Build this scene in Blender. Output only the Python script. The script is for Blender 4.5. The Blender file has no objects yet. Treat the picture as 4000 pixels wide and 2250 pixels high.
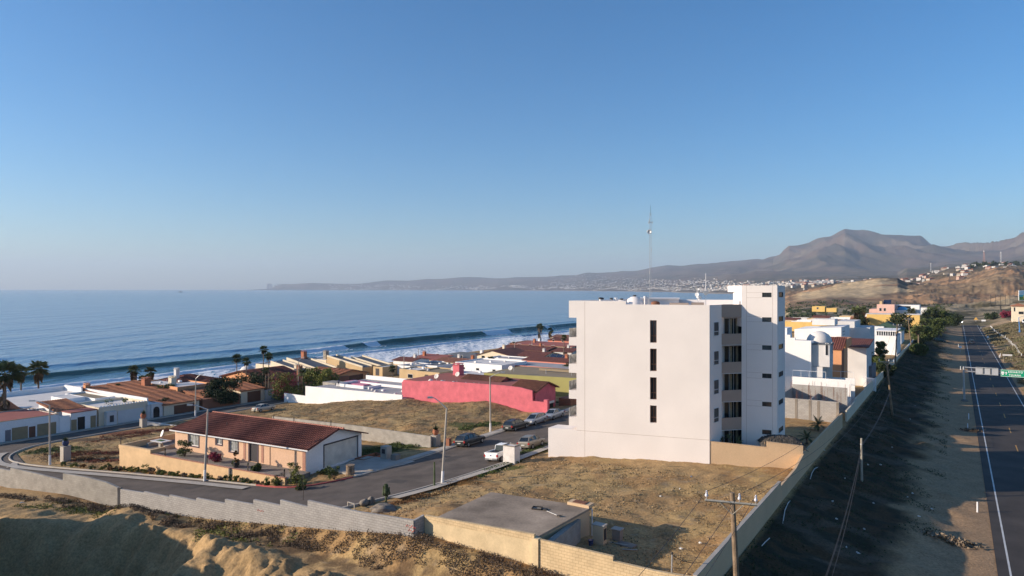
SKY_AIR, SKY_DUST, SKY_OZ, SKY_STR, EXPO = 1.0, 0.7, 4.5, 0.109, 0.65
HAZE_D, HAZE_C = 5.8e-5, (.66, .80, 1.0, 1)
import bpy, bmesh, math, random
import numpy as np
from mathutils import Vector, Matrix
random.seed(7)
S = bpy.context.scene
COL = S.collection
R = math.radians
F, CX, HY, CH = 2667.0, 2000.0, 1128.0, 18.1      # reading of the photograph: focal length, centre column, eye level, eye height
UX, UY = 0.545, 0.838                               # the highway's direction; the street grid follows it

def ab(a, b):                                       # street grid -> world
    return (UX * a + UY * b, UY * a - UX * b)
def toab(x, y):
    return (UX * x + UY * y, UY * x - UX * y)
def P(px, py, z):
    d = F * (CH - z) / (py - HY)
    return ((px - CX) / F * d, d)
def onA(px, a):                                     # the point of grid line a = const seen in a column
    t = (px - CX) / F
    b = (t * UY * a - UX * a) / (UY + t * UX)
    return ab(a, b) + (b,)
def onB(px, b):
    t = (px - CX) / F
    a = (-UY * b - t * UX * b) / (UX - t * UY)
    return ab(a, b) + (a,)
def zat(py, d):
    return CH - (py - HY) * d / F

# ---------- noise ----------
def _h(ix, iy, s):
    v = np.sin(ix * 127.1 + iy * 311.7 + s * 74.7) * 43758.5453
    return v - np.floor(v)
def vnoise(x, y, s=0):
    ix, iy = np.floor(x), np.floor(y); fx, fy = x - ix, y - iy
    fx = fx * fx * (3 - 2 * fx); fy = fy * fy * (3 - 2 * fy)
    a, b, c, d = _h(ix, iy, s), _h(ix + 1, iy, s), _h(ix, iy + 1, s), _h(ix + 1, iy + 1, s)
    return (a + (b - a) * fx) * (1 - fy) + (c + (d - c) * fx) * fy
def fbm(x, y, s=0, o=4):
    r, amp, t = 0, 1.0, 0
    for k in range(o):
        r = r + amp * vnoise(x * 2 ** k + 17.3 * k, y * 2 ** k - 9.1 * k, s + k); t += amp; amp *= .5
    return r / t
def ridged(x, y, s=0, o=4):
    r, amp, t = 0, 1.0, 0
    for k in range(o):
        r = r + amp * (1 - np.abs(2 * vnoise(x * 2 ** k + 7.7 * k, y * 2 ** k + 3.1 * k, s + k) - 1)); t += amp; amp *= .5
    return r / t
def sm(x, e0, e1):
    t = np.clip((x - e0) / (e1 - e0), 0, 1); return t * t * (3 - 2 * t)

# ---------- terrain near the site ----------
BB = [-420, -260, -200, -190, -184, -172, -166, -130, -120, -95, -80, -65, -55, -45, -35, -25, -14, -12.2, -6, 0, 4, 12, 17, 25, 40, 260]
ZZ = [-17, -15, -12.4, -11.3, -10.6, -9.8, -7.6, -7.0, -6.4, -4.9, -4.1, -3.2, -2.5, -1.5, -.5, -.1, -.1, -1.0, -2.9, -3.9, -4.1, -4.2, -3.2, -.4, 0.4, 6]
# kerb lines of the streets, in grid coordinates
C_FAR = [(46.6, -63), (46.0, -70), (44.1, -84), (42, -95.6), (41.1, -104), (41.4, -110), (43.5, -115.5), (47.5, -120), (52, -121.3)]
C_COR = [(46.6, -63), (46.7, -60), (47.6, -57.4), (50.1, -56), (53.3, -55.1), (58, -54.5)]
C_RGT = [(39.5, -47.5), (44, -45.5), (51, -43.2), (60, -42), (70, -41.5), (132, -41.5)]
def on_road(a, b):
    far = np.interp(b, [-121.3, -120, -115.5, -110, -104, -95.6, -84, -70, -63, -60, -57.4, -56, -55.1, -54.5], [52, 47.5, 43.5, 41.4, 41.1, 42, 44.1, 46, 46.6, 46.7, 47.6, 50.1, 53.3, 400])
    rgt = np.interp(a, [q[0] for q in C_RGT], [q[1] for q in C_RGT])
    s1 = (a > 30) & (a < far + 1.6) & (b < rgt + 1.6) & (b > -131) & (b<-40)
    s2 = (b > -56.4) & (b < rgt + 1.5) & (a > 38) & (a < 134)
    s3 = (b > -130.2) & (b < -119.8)
    return (s1 & (a > 38.8) | s2 | s3) * 1.0
EDGE = [(-64, 70), (-50, 66.3), (-40, 63.4), (-29.5, 60.5), (-24, 57.0), (-19, 53.5), (-14, 48), (-8, 40), (-4, 30)]
def edge_dist(X, Y):                                # + on the plateau side of the excavation's lip
    yl = np.interp(X, [e[0] for e in EDGE], [e[1] for e in EDGE])
    return Y - yl
def H0(X, Y):
    X = np.asarray(X, float); Y = np.asarray(Y, float)
    a, b = toab(X, Y)
    z = np.interp(b, BB, ZZ)
    z = z + 0.0 * X
    lot = sm(b, -50, -42) * (1 - sm(b, -13.4, -12.6))      # the empty lot sinks towards its front right corner
    z = z - 1.25 * lot * np.exp(-((a - 47) / 12) ** 2 - ((b + 17) / 12) ** 2)
    z = z + 1.1 * np.exp(-((X + 5.5) / 3.6) ** 2 - ((Y - 55.5) / 3.2) ** 2)
    # middle lot swells towards the pink wall
    z = z + 1.5 * sm(a, 74, 96) * (1 - sm(a, 98, 102)) * sm(b, -112, -96) * (1 - sm(b, -70, -60)) 
    # sand yard in front of the block wall
    fr = 1 - sm(a, 36.2, 38.6 )
    fr = fr * (1 - sm(b, -13.4, -12.6))
    z = z - fr * (.5 + .9 * sm(b, -50, -40)) + fr * (1 - sm(b, -75, -60) ) * 0
    z = z + fr * (.9 * sm(-X, 39, 49) - .3) * (Y > 40)
    return z
def H(X, Y):
    X = np.asarray(X, float); Y = np.asarray(Y, float)
    a, b = toab(X, Y)
    z = H0(X, Y)
    fr = (1 - sm(a, 34.0, 37.4)) * (1 - sm(b, -14.5, -13.0))
    e = edge_dist(X, Y) + 1.6 * (fbm(X / 3.1, Y / 3.1, 3) - .5)
    pit = (1 - sm(e, -6.5, 0.3))
    heap = 2.6 * np.exp(-((X + 29) / 5.5) ** 2 - ((Y - 64.5) / 1.7) ** 2) + 1.5 * np.exp(-((X + 22) / 4) ** 2 - ((Y - 61) / 1.5) ** 2) \
         + 1.5 * np.exp(-((X + 35.5) / 3.6) ** 2 - ((Y - 66.0) / 1.3) ** 2) + 1.3 * np.exp(-((X + 15.5) / 2.6) ** 2 - ((Y - 54.5) / 1.3) ** 2)
    rg = ridged((X * .8 - Y * .6) / 4.2, (X * .6 + Y * .8) / 9.0, 11, 4)
    rg2 = ridged((X * .95 - Y * .3) / 1.7, (X * .3 + Y * .95) / 3.6, 13, 4)
    rg3 = ridged((X * .9 + Y * .4) / .8, (Y * .9 - X * .4) / 1.5, 14, 3)
    rough = (rg - .5) * 3.2 + (rg2 - .55) * 1.7 + (rg3 - .6) * .45 * (.35 + .65 * (1 - sm(X, -14, -9)) * sm(X, -40, -30)) + (fbm(X / .5, Y / .8, 5, 3) - .5) * .35
    rough = rough * (.3 + .7 * sm(X, -43, -33)) * (1 - .85 * sm(a, 32.6, 35.4)); rt = sm(X, -31, -25)
    z = z + fr * (heap + rough * (.28 + .72 * np.clip(1 - np.abs(e + 2) / 9, 0, 1)) - 6.0 * pit * (1 - .72 * rt))
    # unseen bank, added outside the frame on the left so its shade fills the excavation
    bank = 13.5 * np.exp(-((X + .75 * Y + 11.5) / 5.2) ** 2) * (1 - sm(Y, 61.5, 67.5)) * sm(Y, 2, 14)
    z = z + bank
    # dry lots: small bumps, weeds' hummocks
    lots = sm(b, -118, -114) * (1 - sm(b, -14.6, -13.6)) * (a > 40) * (1 - sm(a, 128, 132)) * (1 - on_road(a, b))
    z = z + lots * ((fbm(X / 2.2, Y / 2.2, 21, 4) - .5) * .34 + (fbm(X / .55, Y / .55, 22, 2) - .5) * .20 - .05)
    z = z + .9 * lots * sm(a, 70, 78) * (1 - sm(a, 98, 102)) * (fbm(X / 7, Y / 7, 24, 2) - .42) * sm(b, -112, -104) * (1 - sm(b, -66, -60))
    z = z - .06 * on_road(a, b)
    emb = sm(b, -13.0, -10.5) * (1 - sm(b, -1.5, 2.2))
    z = z + emb * ((fbm(X / 2.6, Y / 2.6, 31, 4) - .5) * .9 + (fbm(X / .7, Y / .7, 32, 2) - .5) * .22)
    emr = sm(b, 13, 17)
    z = z + emr * (fbm(X / 5, Y / 5, 41, 4) - .5) * 1.4
    z = z + .6 * sm(a, 430, 520) * (fbm(X / 14, Y / 14, 45, 4) - .5) * 6 * sm(b,-200,-190)
    return z
def hz(x, y): return float(H(x, y))
def h0(x, y): return float(H0(x, y))
def G(px, py, f=h0):                                # where the photograph's ray meets the ground
    t = (px - CX) / F; d = 25.0; pd = d
    while d < 900:
        z = CH - (py - HY) * d / F
        if z < f(t * d, d): break
        pd = d; d *= 1.01
    lo, hi = pd, d
    for _ in range(18):
        m = (lo + hi) / 2
        if CH - (py - HY) * m / F < f(t * m, m): hi = m
        else: lo = m
    return (t * hi, hi, f(t * hi, hi))

# ---------- materials ----------
MATS = {}
def mat(name, col, rough=.85, var=.12, scale=1.2, bump=0.0, bscale=18, metal=0.0, fine=.06, spec=.3):
    if name in MATS: return MATS[name]
    m = bpy.data.materials.new(name); m.use_nodes = True; nt = m.node_tree; N = nt.nodes; L = nt.links
    p = N['Principled BSDF']; p.inputs['Roughness'].default_value = rough; p.inputs['Metallic'].default_value = metal
    p.inputs['Specular IOR Level'].default_value = spec
    g = N.new('ShaderNodeNewGeometry')
    n1 = N.new('ShaderNodeTexNoise'); n1.inputs['Scale'].default_value = scale; n1.inputs['Detail'].default_value = 6
    n2 = N.new('ShaderNodeTexNoise'); n2.inputs['Scale'].default_value = bscale; n2.inputs['Detail'].default_value = 3
    L.new(g.outputs['Position'], n1.inputs['Vector']); L.new(g.outputs['Position'], n2.inputs['Vector'])
    mr = N.new('ShaderNodeMapRange'); mr.inputs[1].default_value = .3; mr.inputs[2].default_value = .7
    mr.inputs[3].default_value = 1 - var; mr.inputs[4].default_value = 1 + var
    L.new(n1.outputs['Fac'], mr.inputs[0])
    m2 = N.new('ShaderNodeMapRange'); m2.inputs[1].default_value = .3; m2.inputs[2].default_value = .7
    m2.inputs[3].default_value = 1 - fine; m2.inputs[4].default_value = 1 + fine
    L.new(n2.outputs['Fac'], m2.inputs[0])
    mu = N.new('ShaderNodeMath'); mu.operation = 'MULTIPLY'; L.new(mr.outputs[0], mu.inputs[0]); L.new(m2.outputs[0], mu.inputs[1])
    vm = N.new('ShaderNodeVectorMath'); vm.operation = 'SCALE'; vm.inputs[0].default_value = col[:3]
    L.new(mu.outputs[0], vm.inputs['Scale']); L.new(vm.outputs[0], p.inputs['Base Color'])
    if bump:
        b = N.new('ShaderNodeBump'); b.inputs['Strength'].default_value = bump; b.inputs['Distance'].default_value = .05
        L.new(n2.outputs['Fac'], b.inputs['Height']); L.new(b.outputs[0], p.inputs['Normal'])
    MATS[name] = m; return m
def brick_mat(name, c1, c2, mortar, bw=.4, bh=.2, bump=.4, var=.15, offset=.5, msize=.012):
    """block or brick courses along a wall: u runs along the wall, v up (uses the mesh UV, in metres)"""
    if name in MATS: return MATS[name]
    m = bpy.data.materials.new(name); m.use_nodes = True; nt = m.node_tree; N = nt.nodes; L = nt.links
    p = N['Principled BSDF']; p.inputs['Roughness'].default_value = .92; p.inputs['Specular IOR Level'].default_value = .2
    uv = N.new('ShaderNodeUVMap')
    t = N.new('ShaderNodeTexBrick'); t.inputs['Scale'].default_value = 1; t.inputs['Brick Width'].default_value = bw
    t.inputs['Row Height'].default_value = bh; t.inputs['Mortar Size'].default_value = msize; t.offset = offset
    t.inputs['Color1'].default_value = (*c1, 1); t.inputs['Color2'].default_value = (*c2, 1); t.inputs['Mortar'].default_value = (*mortar, 1)
    L.new(uv.outputs[0], t.inputs['Vector'])
    g = N.new('ShaderNodeNewGeometry'); n = N.new('ShaderNodeTexNoise'); n.inputs['Scale'].default_value = .9; n.inputs['Detail'].default_value = 7
    L.new(g.outputs['Position'], n.inputs['Vector'])
    mr = N.new('ShaderNodeMapRange'); mr.inputs[1].default_value = .3; mr.inputs[2].default_value = .7; mr.inputs[3].default_value = 1 - var; mr.inputs[4].default_value = 1 + var
    L.new(n.outputs['Fac'], mr.inputs[0])
    vm = N.new('ShaderNodeVectorMath'); vm.operation = 'SCALE'; L.new(t.outputs['Color'], vm.inputs[0]); L.new(mr.outputs[0], vm.inputs['Scale'])
    L.new(vm.outputs[0], p.inputs['Base Color'])
    b = N.new('ShaderNodeBump'); b.inputs['Strength'].default_value = bump; b.inputs['Distance'].default_value = .02; b.invert = True
    L.new(t.outputs['Fac'], b.inputs['Height']); L.new(b.outputs[0], p.inputs['Normal'])
    MATS[name] = m; return m
def tile_mat(name, c1, c2, pitch=.3, bump=.9):
    """barrel tiles: u across the slope, v down it (mesh UV in metres)"""
    if name in MATS: return MATS[name]
    m = bpy.data.materials.new(name); m.use_nodes = True; nt = m.node_tree; N = nt.nodes; L = nt.links
    p = N['Principled BSDF']; p.inputs['Roughness'].default_value = .8; p.inputs['Specular IOR Level'].default_value = .3
    uv = N.new('ShaderNodeUVMap'); sp = N.new('ShaderNodeSeparateXYZ'); L.new(uv.outputs[0], sp.inputs[0])
    def math_(op, a, b=None, c=None):
        n = N.new('ShaderNodeMath'); n.operation = op
        for i, v in enumerate((a, b, c)):
            if v is None: continue
            if isinstance(v, (int, float)): n.inputs[i].default_value = v
            else: L.new(v, n.inputs[i])
        return n.outputs[0]
    s = math_('ABSOLUTE', math_('SINE', math_('MULTIPLY', sp.outputs[0], math.pi / pitch)))
    r = math_('FRACT', math_('MULTIPLY', sp.outputs[1], 1 / .38))
    hh = math_('ADD', math_('MULTIPLY', s, 1.0), math_('MULTIPLY', r, .35))
    t = N.new('ShaderNodeTexBrick'); t.inputs['Scale'].default_value = 1; t.inputs['Brick Width'].default_value = pitch; t.inputs['Row Height'].default_value = .38
    t.inputs['Mortar Size'].default_value = .0; t.offset = 0
    t.inputs['Color1'].default_value = (*c1, 1); t.inputs['Color2'].default_value = (*c2, 1); t.inputs['Mortar'].default_value = (*c1, 1)
    L.new(uv.outputs[0], t.inputs['Vector'])
    g = N.new('ShaderNodeNewGeometry'); n = N.new('ShaderNodeTexNoise'); n.inputs['Scale'].default_value = 1.3; n.inputs['Detail'].default_value = 6
    L.new(g.outputs['Position'], n.inputs['Vector'])
    k = math_('MULTIPLY', math_('ADD', .55, math_('MULTIPLY', s, .5)), math_('ADD', .62, math_('MULTIPLY', n.outputs['Fac'], .76)))
    vm = N.new('ShaderNodeVectorMath'); vm.operation = 'SCALE'; L.new(t.outputs['Color'], vm.inputs[0]); L.new(k, vm.inputs['Scale'])
    L.new(vm.outputs[0], p.inputs['Base Color'])
    b = N.new('ShaderNodeBump'); b.inputs['Strength'].default_value = bump; b.inputs['Distance'].default_value = .08
    L.new(hh, b.inputs['Height']); L.new(b.outputs[0], p.inputs['Normal'])
    MATS[name] = m; return m
def attr_mat(name, rough=.95, bump=.5, s1=.35, s2=6, v1=.22, v2=.25, bd=.12):
    m = bpy.data.materials.new(name); m.use_nodes = True; nt = m.node_tree; N = nt.nodes; L = nt.links
    p = N['Principled BSDF']; p.inputs['Roughness'].default_value = rough; p.inputs['Specular IOR Level'].default_value = .12
    at = N.new('ShaderNodeVertexColor'); at.layer_name = 'Col'
    g = N.new('ShaderNodeNewGeometry'); ks = []
    for sc, v in ((s1, v1), (s2, v2)):
        n = N.new('ShaderNodeTexNoise'); n.inputs['Scale'].default_value = sc; n.inputs['Detail'].default_value = 8; n.inputs['Roughness'].default_value = .62
        L.new(g.outputs['Position'], n.inputs['Vector'])
        mr = N.new('ShaderNodeMapRange'); mr.inputs[1].default_value = .32; mr.inputs[2].default_value = .68; mr.inputs[3].default_value = 1 - v; mr.inputs[4].default_value = 1 + v
        L.new(n.outputs['Fac'], mr.inputs[0]); ks.append((mr.outputs[0], n.outputs['Fac']))
    mu = N.new('ShaderNodeMath'); mu.operation = 'MULTIPLY'; L.new(ks[0][0], mu.inputs[0]); L.new(ks[1][0], mu.inputs[1])
    vm = N.new('ShaderNodeVectorMath'); vm.operation = 'SCALE'; L.new(at.outputs[0], vm.inputs[0]); L.new(mu.outputs[0], vm.inputs['Scale'])
    L.new(vm.outputs[0], p.inputs['Base Color'])
    b = N.new('ShaderNodeBump'); b.inputs['Strength'].default_value = bump; b.inputs['Distance'].default_value = bd
    L.new(ks[1][1], b.inputs['Height']); L.new(b.outputs[0], p.inputs['Normal'])
    return m

# ---------- mesh collecting ----------
class MB:
    def __init__(s): s.v = []; s.f = []; s.uv = []
    def add(s, vs, fs, uvs=None):
        o = len(s.v); s.v += [tuple(v) for v in vs]
        for i, f in enumerate(fs):
            s.f.append([o + k for k in f])
            if uvs: s.uv.append(uvs[i])
            else:
                q = [vs[k] for k in f]; s.uv.append(s._auto(q))
        return s
    def _auto(s, q):
        a = Vector(q[0]); n = Vector((0, 0, 0))
        for i in range(1, len(q) - 1): n += (Vector(q[i]) - a).cross(Vector(q[i + 1]) - a)
        if n.length < 1e-12: return [(0, 0)] * len(q)
        n.normalize()
        if abs(n.z) > .985: return [(v[0], v[1]) for v in q]
        t = Vector((-n.y, n.x, 0)).normalized(); w = n.cross(t)
        return [(Vector(v).dot(t), Vector(v).dot(w)) for v in q]
    def box(s, x0, x1, y0, y1, z0, z1):
        v = [(x0, y0, z0), (x1, y0, z0), (x1, y1, z0), (x0, y1, z0), (x0, y0, z1), (x1, y0, z1), (x1, y1, z1), (x0, y1, z1)]
        return s.add(v, [(0, 3, 2, 1), (4, 5, 6, 7), (0, 1, 5, 4), (1, 2, 6, 5), (2, 3, 7, 6), (3, 0, 4, 7)])
    def prism(s, poly, z0, z1):                     # poly counter-clockwise; z0/z1 number or list
        n = len(poly); zb = z0 if isinstance(z0, (list, tuple)) else [z0] * n; zt = z1 if isinstance(z1, (list, tuple)) else [z1] * n
        v = [(p[0], p[1], zb[i]) for i, p in enumerate(poly)] + [(p[0], p[1], zt[i]) for i, p in enumerate(poly)]
        return s.add(v, [tuple(reversed(range(n))), tuple(range(n, 2 * n))] + [(i, (i + 1) % n, n + (i + 1) % n, n + i) for i in range(n)])
    def wall(s, p, q, z0p, z1p, z0q=None, z1q=None, t=.2):   # upright slab from p to q, t thick
        z0q = z0p if z0q is None else z0q; z1q = z1p if z1q is None else z1q
        dx, dy = q[0] - p[0], q[1] - p[1]; l = math.hypot(dx, dy) or 1; nx, ny = -dy / l * t / 2, dx / l * t / 2
        return s.prism([(p[0] - nx, p[1] - ny), (q[0] - nx, q[1] - ny), (q[0] + nx, q[1] + ny), (p[0] + nx, p[1] + ny)], [z0p, z0q, z0q, z0p], [z1p, z1q, z1q, z1p])
    def cyl(s, p, q, r0, r1=None, n=8, caps=True):
        r1 = r0 if r1 is None else r1; p = Vector(p); q = Vector(q); d = (q - p)
        if d.length < 1e-9: return s
        d.normalize(); a = Vector((0, 0, 1)) if abs(d.z) < .9 else Vector((1, 0, 0)); u = d.cross(a).normalized(); w = d.cross(u)
        v = []
        for c, r in ((p, r0), (q, r1)):
            for k in range(n):
                an = 2 * math.pi * k / n; v.append(tuple(c + u * math.cos(an) * r + w * math.sin(an) * r))
        f = [(k, (k + 1) % n, n + (k + 1) % n, n + k) for k in range(n)]
        if caps: f += [tuple(reversed(range(n))), tuple(range(n, 2 * n))]
        return s.add(v, f)
    def tube(s, pts, r, n=6):
        for i in range(len(pts) - 1):
            ra = r[i] if isinstance(r, (list, tuple)) else r; rb = r[i + 1] if isinstance(r, (list, tuple)) else r
            s.cyl(pts[i], pts[i + 1], ra, rb, n)
        return s
    def lathe(s, c, prof, n=12, ax=None):           # prof: (radius, height) bottom to top
        v = []; m = len(prof)
        for r, h in prof:
            for k in range(n):
                an = 2 * math.pi * k / n; v.append((c[0] + r * math.cos(an), c[1] + r * math.sin(an), c[2] + h))
        f = [(j * n + k, j * n + (k + 1) % n, (j + 1) * n + (k + 1) % n, (j + 1) * n + k) for j in range(m - 1) for k in range(n)]
        f += [tuple(reversed(range(n))), tuple(range((m - 1) * n, m * n))]
        return s.add(v, f)
    def quad(s, a, b, c, d): return s.add([a, b, c, d], [(0, 1, 2, 3)])
    def build(s, name, m, parent=None, smooth=False, loc=None, rz=0):
        me = bpy.data.meshes.new(name); me.from_pydata(s.v, [], s.f)
        uv = me.uv_layers.new(name='UVMap')
        flat = [c for f in s.uv for q in f for c in q]
        if len(flat) == 2 * len(me.loops): uv.data.foreach_set('uv', flat)
        me.materials.append(m); me.update()
        if smooth: me.shade_smooth()
        o = bpy.data.objects.new(name, me); COL.objects.link(o)
        if parent: o.parent = parent
        if loc: o.location = loc; o.rotation_euler.z = rz
        return o
def tag(o, label=None, cat=None, group=None, kind=None):
    if label: o['label'] = label
    if cat: o['category'] = cat
    if group: o['group'] = group
    if kind: o['kind'] = kind
    return o
def thing(name, label, cat, loc=(0, 0, 0), rz=0, group=None):
    o = bpy.data.objects.new(name, None); COL.objects.link(o); o.empty_display_size = .3
    o.location = loc; o.rotation_euler.z = rz
    return tag(o, label, cat, group)
def dup(root, loc=None, rz=None, label=None, group=None, scale=None):
    r = root.copy(); COL.objects.link(r)
    if loc is not None: r.location = loc
    if rz is not None: r.rotation_euler.z = rz
    if scale is not None: r.scale = (scale,) * 3 if isinstance(scale, (int, float)) else scale
    if label: r['label'] = label
    if group: r['group'] = group
    for ch in list(root.children):
        c = ch.copy(); COL.objects.link(c); c.parent = r
        for g in list(ch.children):
            d = g.copy(); COL.objects.link(d); d.parent = c
    return r
GRZ = math.atan2(-UX, UY)                           # local x = seaward-to-inland, local y = along the highway
# ---------- camera, sun, sky ----------
cam = bpy.data.cameras.new('camera'); cam.lens = 36 * F / 4000; cam.sensor_width = 36; cam.clip_end = 60000; cam.clip_start = .5
cam.shift_y = (HY - 1125) / 4000
co = bpy.data.objects.new('camera', cam); COL.objects.link(co); co.location = (0, 0, CH); co.rotation_euler = (R(90), 0, 0); S.camera = co
SEL, SDX, SDY = R(16.5), 1.0, 0.10                   # the sun's height; shadows run towards +X
az = math.atan2(SDY, SDX)
sun = bpy.data.lights.new('sun', 'SUN'); sun.energy = 5.0; sun.angle = R(.53); sun.color = (1.0, .85, .68)
so = bpy.data.objects.new('sun', sun); COL.objects.link(so)
sd = Vector((math.cos(az) * math.cos(SEL), math.sin(az) * math.cos(SEL), -math.sin(SEL)))
so.rotation_euler = sd.to_track_quat('-Z', 'Y').to_euler()
W = bpy.data.worlds.new('World'); S.world = W; W.use_nodes = True; nt = W.node_tree
sky = nt.nodes.new('ShaderNodeTexSky'); sky.sky_type = 'NISHITA'; sky.sun_disc = False; sky.sun_elevation = SEL
ts = -sd; sky.sun_rotation = math.atan2(ts.x, ts.y); sky.altitude = 60; sky.air_density = SKY_AIR; sky.dust_density = SKY_DUST; sky.ozone_density = SKY_OZ
bg = nt.nodes['Background']; bg.inputs[1].default_value = SKY_STR
hs_ = nt.nodes.new('ShaderNodeHueSaturation'); hs_.inputs['Saturation'].default_value = 1.2; nt.links.new(sky.outputs[0], hs_.inputs['Color']); nt.links.new(hs_.outputs[0], bg.inputs[0])
S.view_settings.view_transform = 'Standard'; S.view_settings.look = 'None'; S.view_settings.exposure = EXPO; S.view_settings.gamma = 1
S.render.engine = 'CYCLES'; S.cycles.volume_bounces = 0; S.cycles.max_bounces = 6; S.cycles.use_denoising = True
S.cycles.transparent_max_bounces = 8

# ---------- near ground ----------
def grid_mesh(name, xs, ys, fz, fcol, m, toxy):
    A, B = np.meshgrid(xs, ys, indexing='ij'); X, Y = toxy(A, B); Z = fz(X, Y)
    n1, n2 = A.shape; co_ = np.stack([X, Y, Z], -1).reshape(-1, 3)
    idx = np.arange(n1 * n2).reshape(n1, n2)
    q = np.stack([idx[:-1, :-1], idx[1:, :-1], idx[1:, 1:], idx[:-1, 1:]], -1).reshape(-1, 4)
    me = bpy.data.meshes.new(name); me.vertices.add(len(co_)); me.vertices.foreach_set('co', co_.ravel())
    me.loops.add(q.size); me.loops.foreach_set('vertex_index', q.ravel().astype(np.int32))
    me.polygons.add(len(q)); me.polygons.foreach_set('loop_start', np.arange(0, q.size, 4, dtype=np.int32)); me.polygons.foreach_set('loop_total', np.full(len(q), 4, np.int32))
    me.update(calc_edges=True)
    if fcol is not None:
        c = fcol(X, Y, Z).reshape(-1, 3); ca = me.color_attributes.new('Col', 'FLOAT_COLOR', 'POINT')
        ca.data.foreach_set('color', np.concatenate([c, np.ones((len(c), 1))], 1).astype(np.float32).ravel())
    me.shade_smooth(); me.materials.append(m)
    o = bpy.data.objects.new(name, me); COL.objects.link(o); return o
def mix(c, col, k):
    return c + (np.array(col) - c) * np.clip(k, 0, 1)[..., None]
def blob(X, Y, x, y, r, s=50, ry=None, rot=0):
    dx, dy = X - x, Y - y; c_, s_ = math.cos(rot), math.sin(rot); ux, uy = dx * c_ + dy * s_, -dx * s_ + dy * c_
    q = np.sqrt((ux / r) ** 2 + (uy / (ry or r)) ** 2)
    return 1 - sm(q + (fbm(X / 1.3, Y / 1.3, s) - .5) * .9, .72, 1.05)
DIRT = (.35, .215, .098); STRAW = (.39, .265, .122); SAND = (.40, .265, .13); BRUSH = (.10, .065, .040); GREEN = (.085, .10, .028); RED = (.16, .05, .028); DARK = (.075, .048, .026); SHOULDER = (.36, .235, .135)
def near_col(X, Y, Z):
    a, b = toab(X, Y); c = np.ones(X.shape + (3,)) * np.array(DIRT)
    n = fbm(X / 3, Y / 3, 51); n2 = fbm(X / 1.1, Y / 1.1, 52, 3); n3 = fbm(X / .45, Y / .45, 58, 2)
    c = mix(c, STRAW, sm(n, .42, .6)); c = mix(c, (.15, .105, .06), sm(n3 * .6 + n2 * .4, .58, .72) * .6); c = mix(c, (.40, .30, .19), sm(n3, .68, .8) * .5)
    c = mix(c, SAND, sm(fbm(X / 5, Y / 5, 53), .56, .7) * (b > -50) * .8)
    md = (a > 66) & (b < -56) & (a < 101)
    c = mix(c, (.16, .12, .07), md * sm(ridged(X / 3.5, Y / 1.6, 54), .6, .75) * .6)
    fr = (1 - sm(a, 33.5, 36.5)) * (1 - sm(b, -14, -13)); c = mix(c, SAND, fr)
    yard = (1 - sm(a, 37.0, 37.6)) * (1 - sm(b, -14, -13)) * sm(a, 31.6, 34.5)
    c = mix(c, BRUSH, yard * sm(a, 34.0, 35.5) * sm(n2 + .12 * (n - .5), .38, .55) * .7)
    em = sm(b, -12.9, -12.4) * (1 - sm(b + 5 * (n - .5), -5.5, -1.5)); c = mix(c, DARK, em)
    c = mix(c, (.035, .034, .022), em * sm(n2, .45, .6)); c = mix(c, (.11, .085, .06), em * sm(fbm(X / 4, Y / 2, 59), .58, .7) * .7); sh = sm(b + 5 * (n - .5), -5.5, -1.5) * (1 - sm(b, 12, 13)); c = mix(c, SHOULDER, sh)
    mr = sm(b, 12, 14); c = mix(c, (.20, .15, .09), mr); c = mix(c, (.11, .115, .045), mr * sm(fbm(X / 7, Y / 7, 55), .45, .6)); c = mix(c, (.17, .10, .06), mr * sm(fbm(X / 4, Y / 4, 56), .6, .7))
    bl = 1 - sm(b, -170, -166); c = mix(c, (.28, .20, .13), bl); c = mix(c, (.17, .13, .09), 1 - sm(b, -202, -194))
    far = sm(a, 420, 470); c = mix(c, (.30, .22, .14), far); c = mix(c, (.13, .11, .065), far * sm(fbm(X / 20, Y / 20, 57), .42, .56))
    for (px, py, r, ry, cc) in PATCH:
        x, y, _ = G(px, py); c = mix(c, cc, blob(X, Y, x, y, r, 60 + int(px) % 7, ry) * .9)
    return c
PATCH = [(230, 1760, 5, 3, GREEN), (330, 1775, 7, 3, (.13, .075, .035)), (470, 1795, 6, 1.8, RED), (560, 1685, 9, 2.6, RED), (380, 1715, 6, 1.8, BRUSH),
         (1280, 1720, 6, 2.2, GREEN), (1500, 1700, 5, 2, (.15, .12, .04)), (1480, 1755, 9, 3, (.07, .085, .03)), (2060, 1765, 2.6, 2.4, GREEN), (1950, 1830, 3.2, 1.2, GREEN),
         (1790, 1890, 2.5, 1, (.20, .10, .03)), (1560, 1960, 1.6, .7, (.20, .08, .03)), (1870, 1660, 6, 2, (.09, .10, .035)), (2180, 1570, 4, 1, GREEN), (900, 1700, 4, 2, (.15, .12, .08))]
ground_mat = attr_mat('ground_soil', bump=.55, s1=.5, s2=5, v1=.16, v2=.30)
av = np.concatenate([np.arange(-30, 24, 1.0), np.arange(24, 40, .16), np.arange(40, 56, .3), np.arange(56, 130, .45), np.arange(130, 250, 1.3), np.arange(250, 520, 3.0), np.arange(520, 1700, 14)])
bv = np.concatenate([np.arange(-420, -214, 8), np.arange(-214, -130, 1.6), np.arange(-130, -100, .6), np.arange(-100, -30, .28), np.arange(-30, -8, .4), np.arange(-8, 30, .7), np.arange(30, 330, 5)])
g = grid_mesh('ground', av, bv, H, near_col, ground_mat, lambda A, B: ab(A, B)); tag(g, kind='structure')
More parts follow.
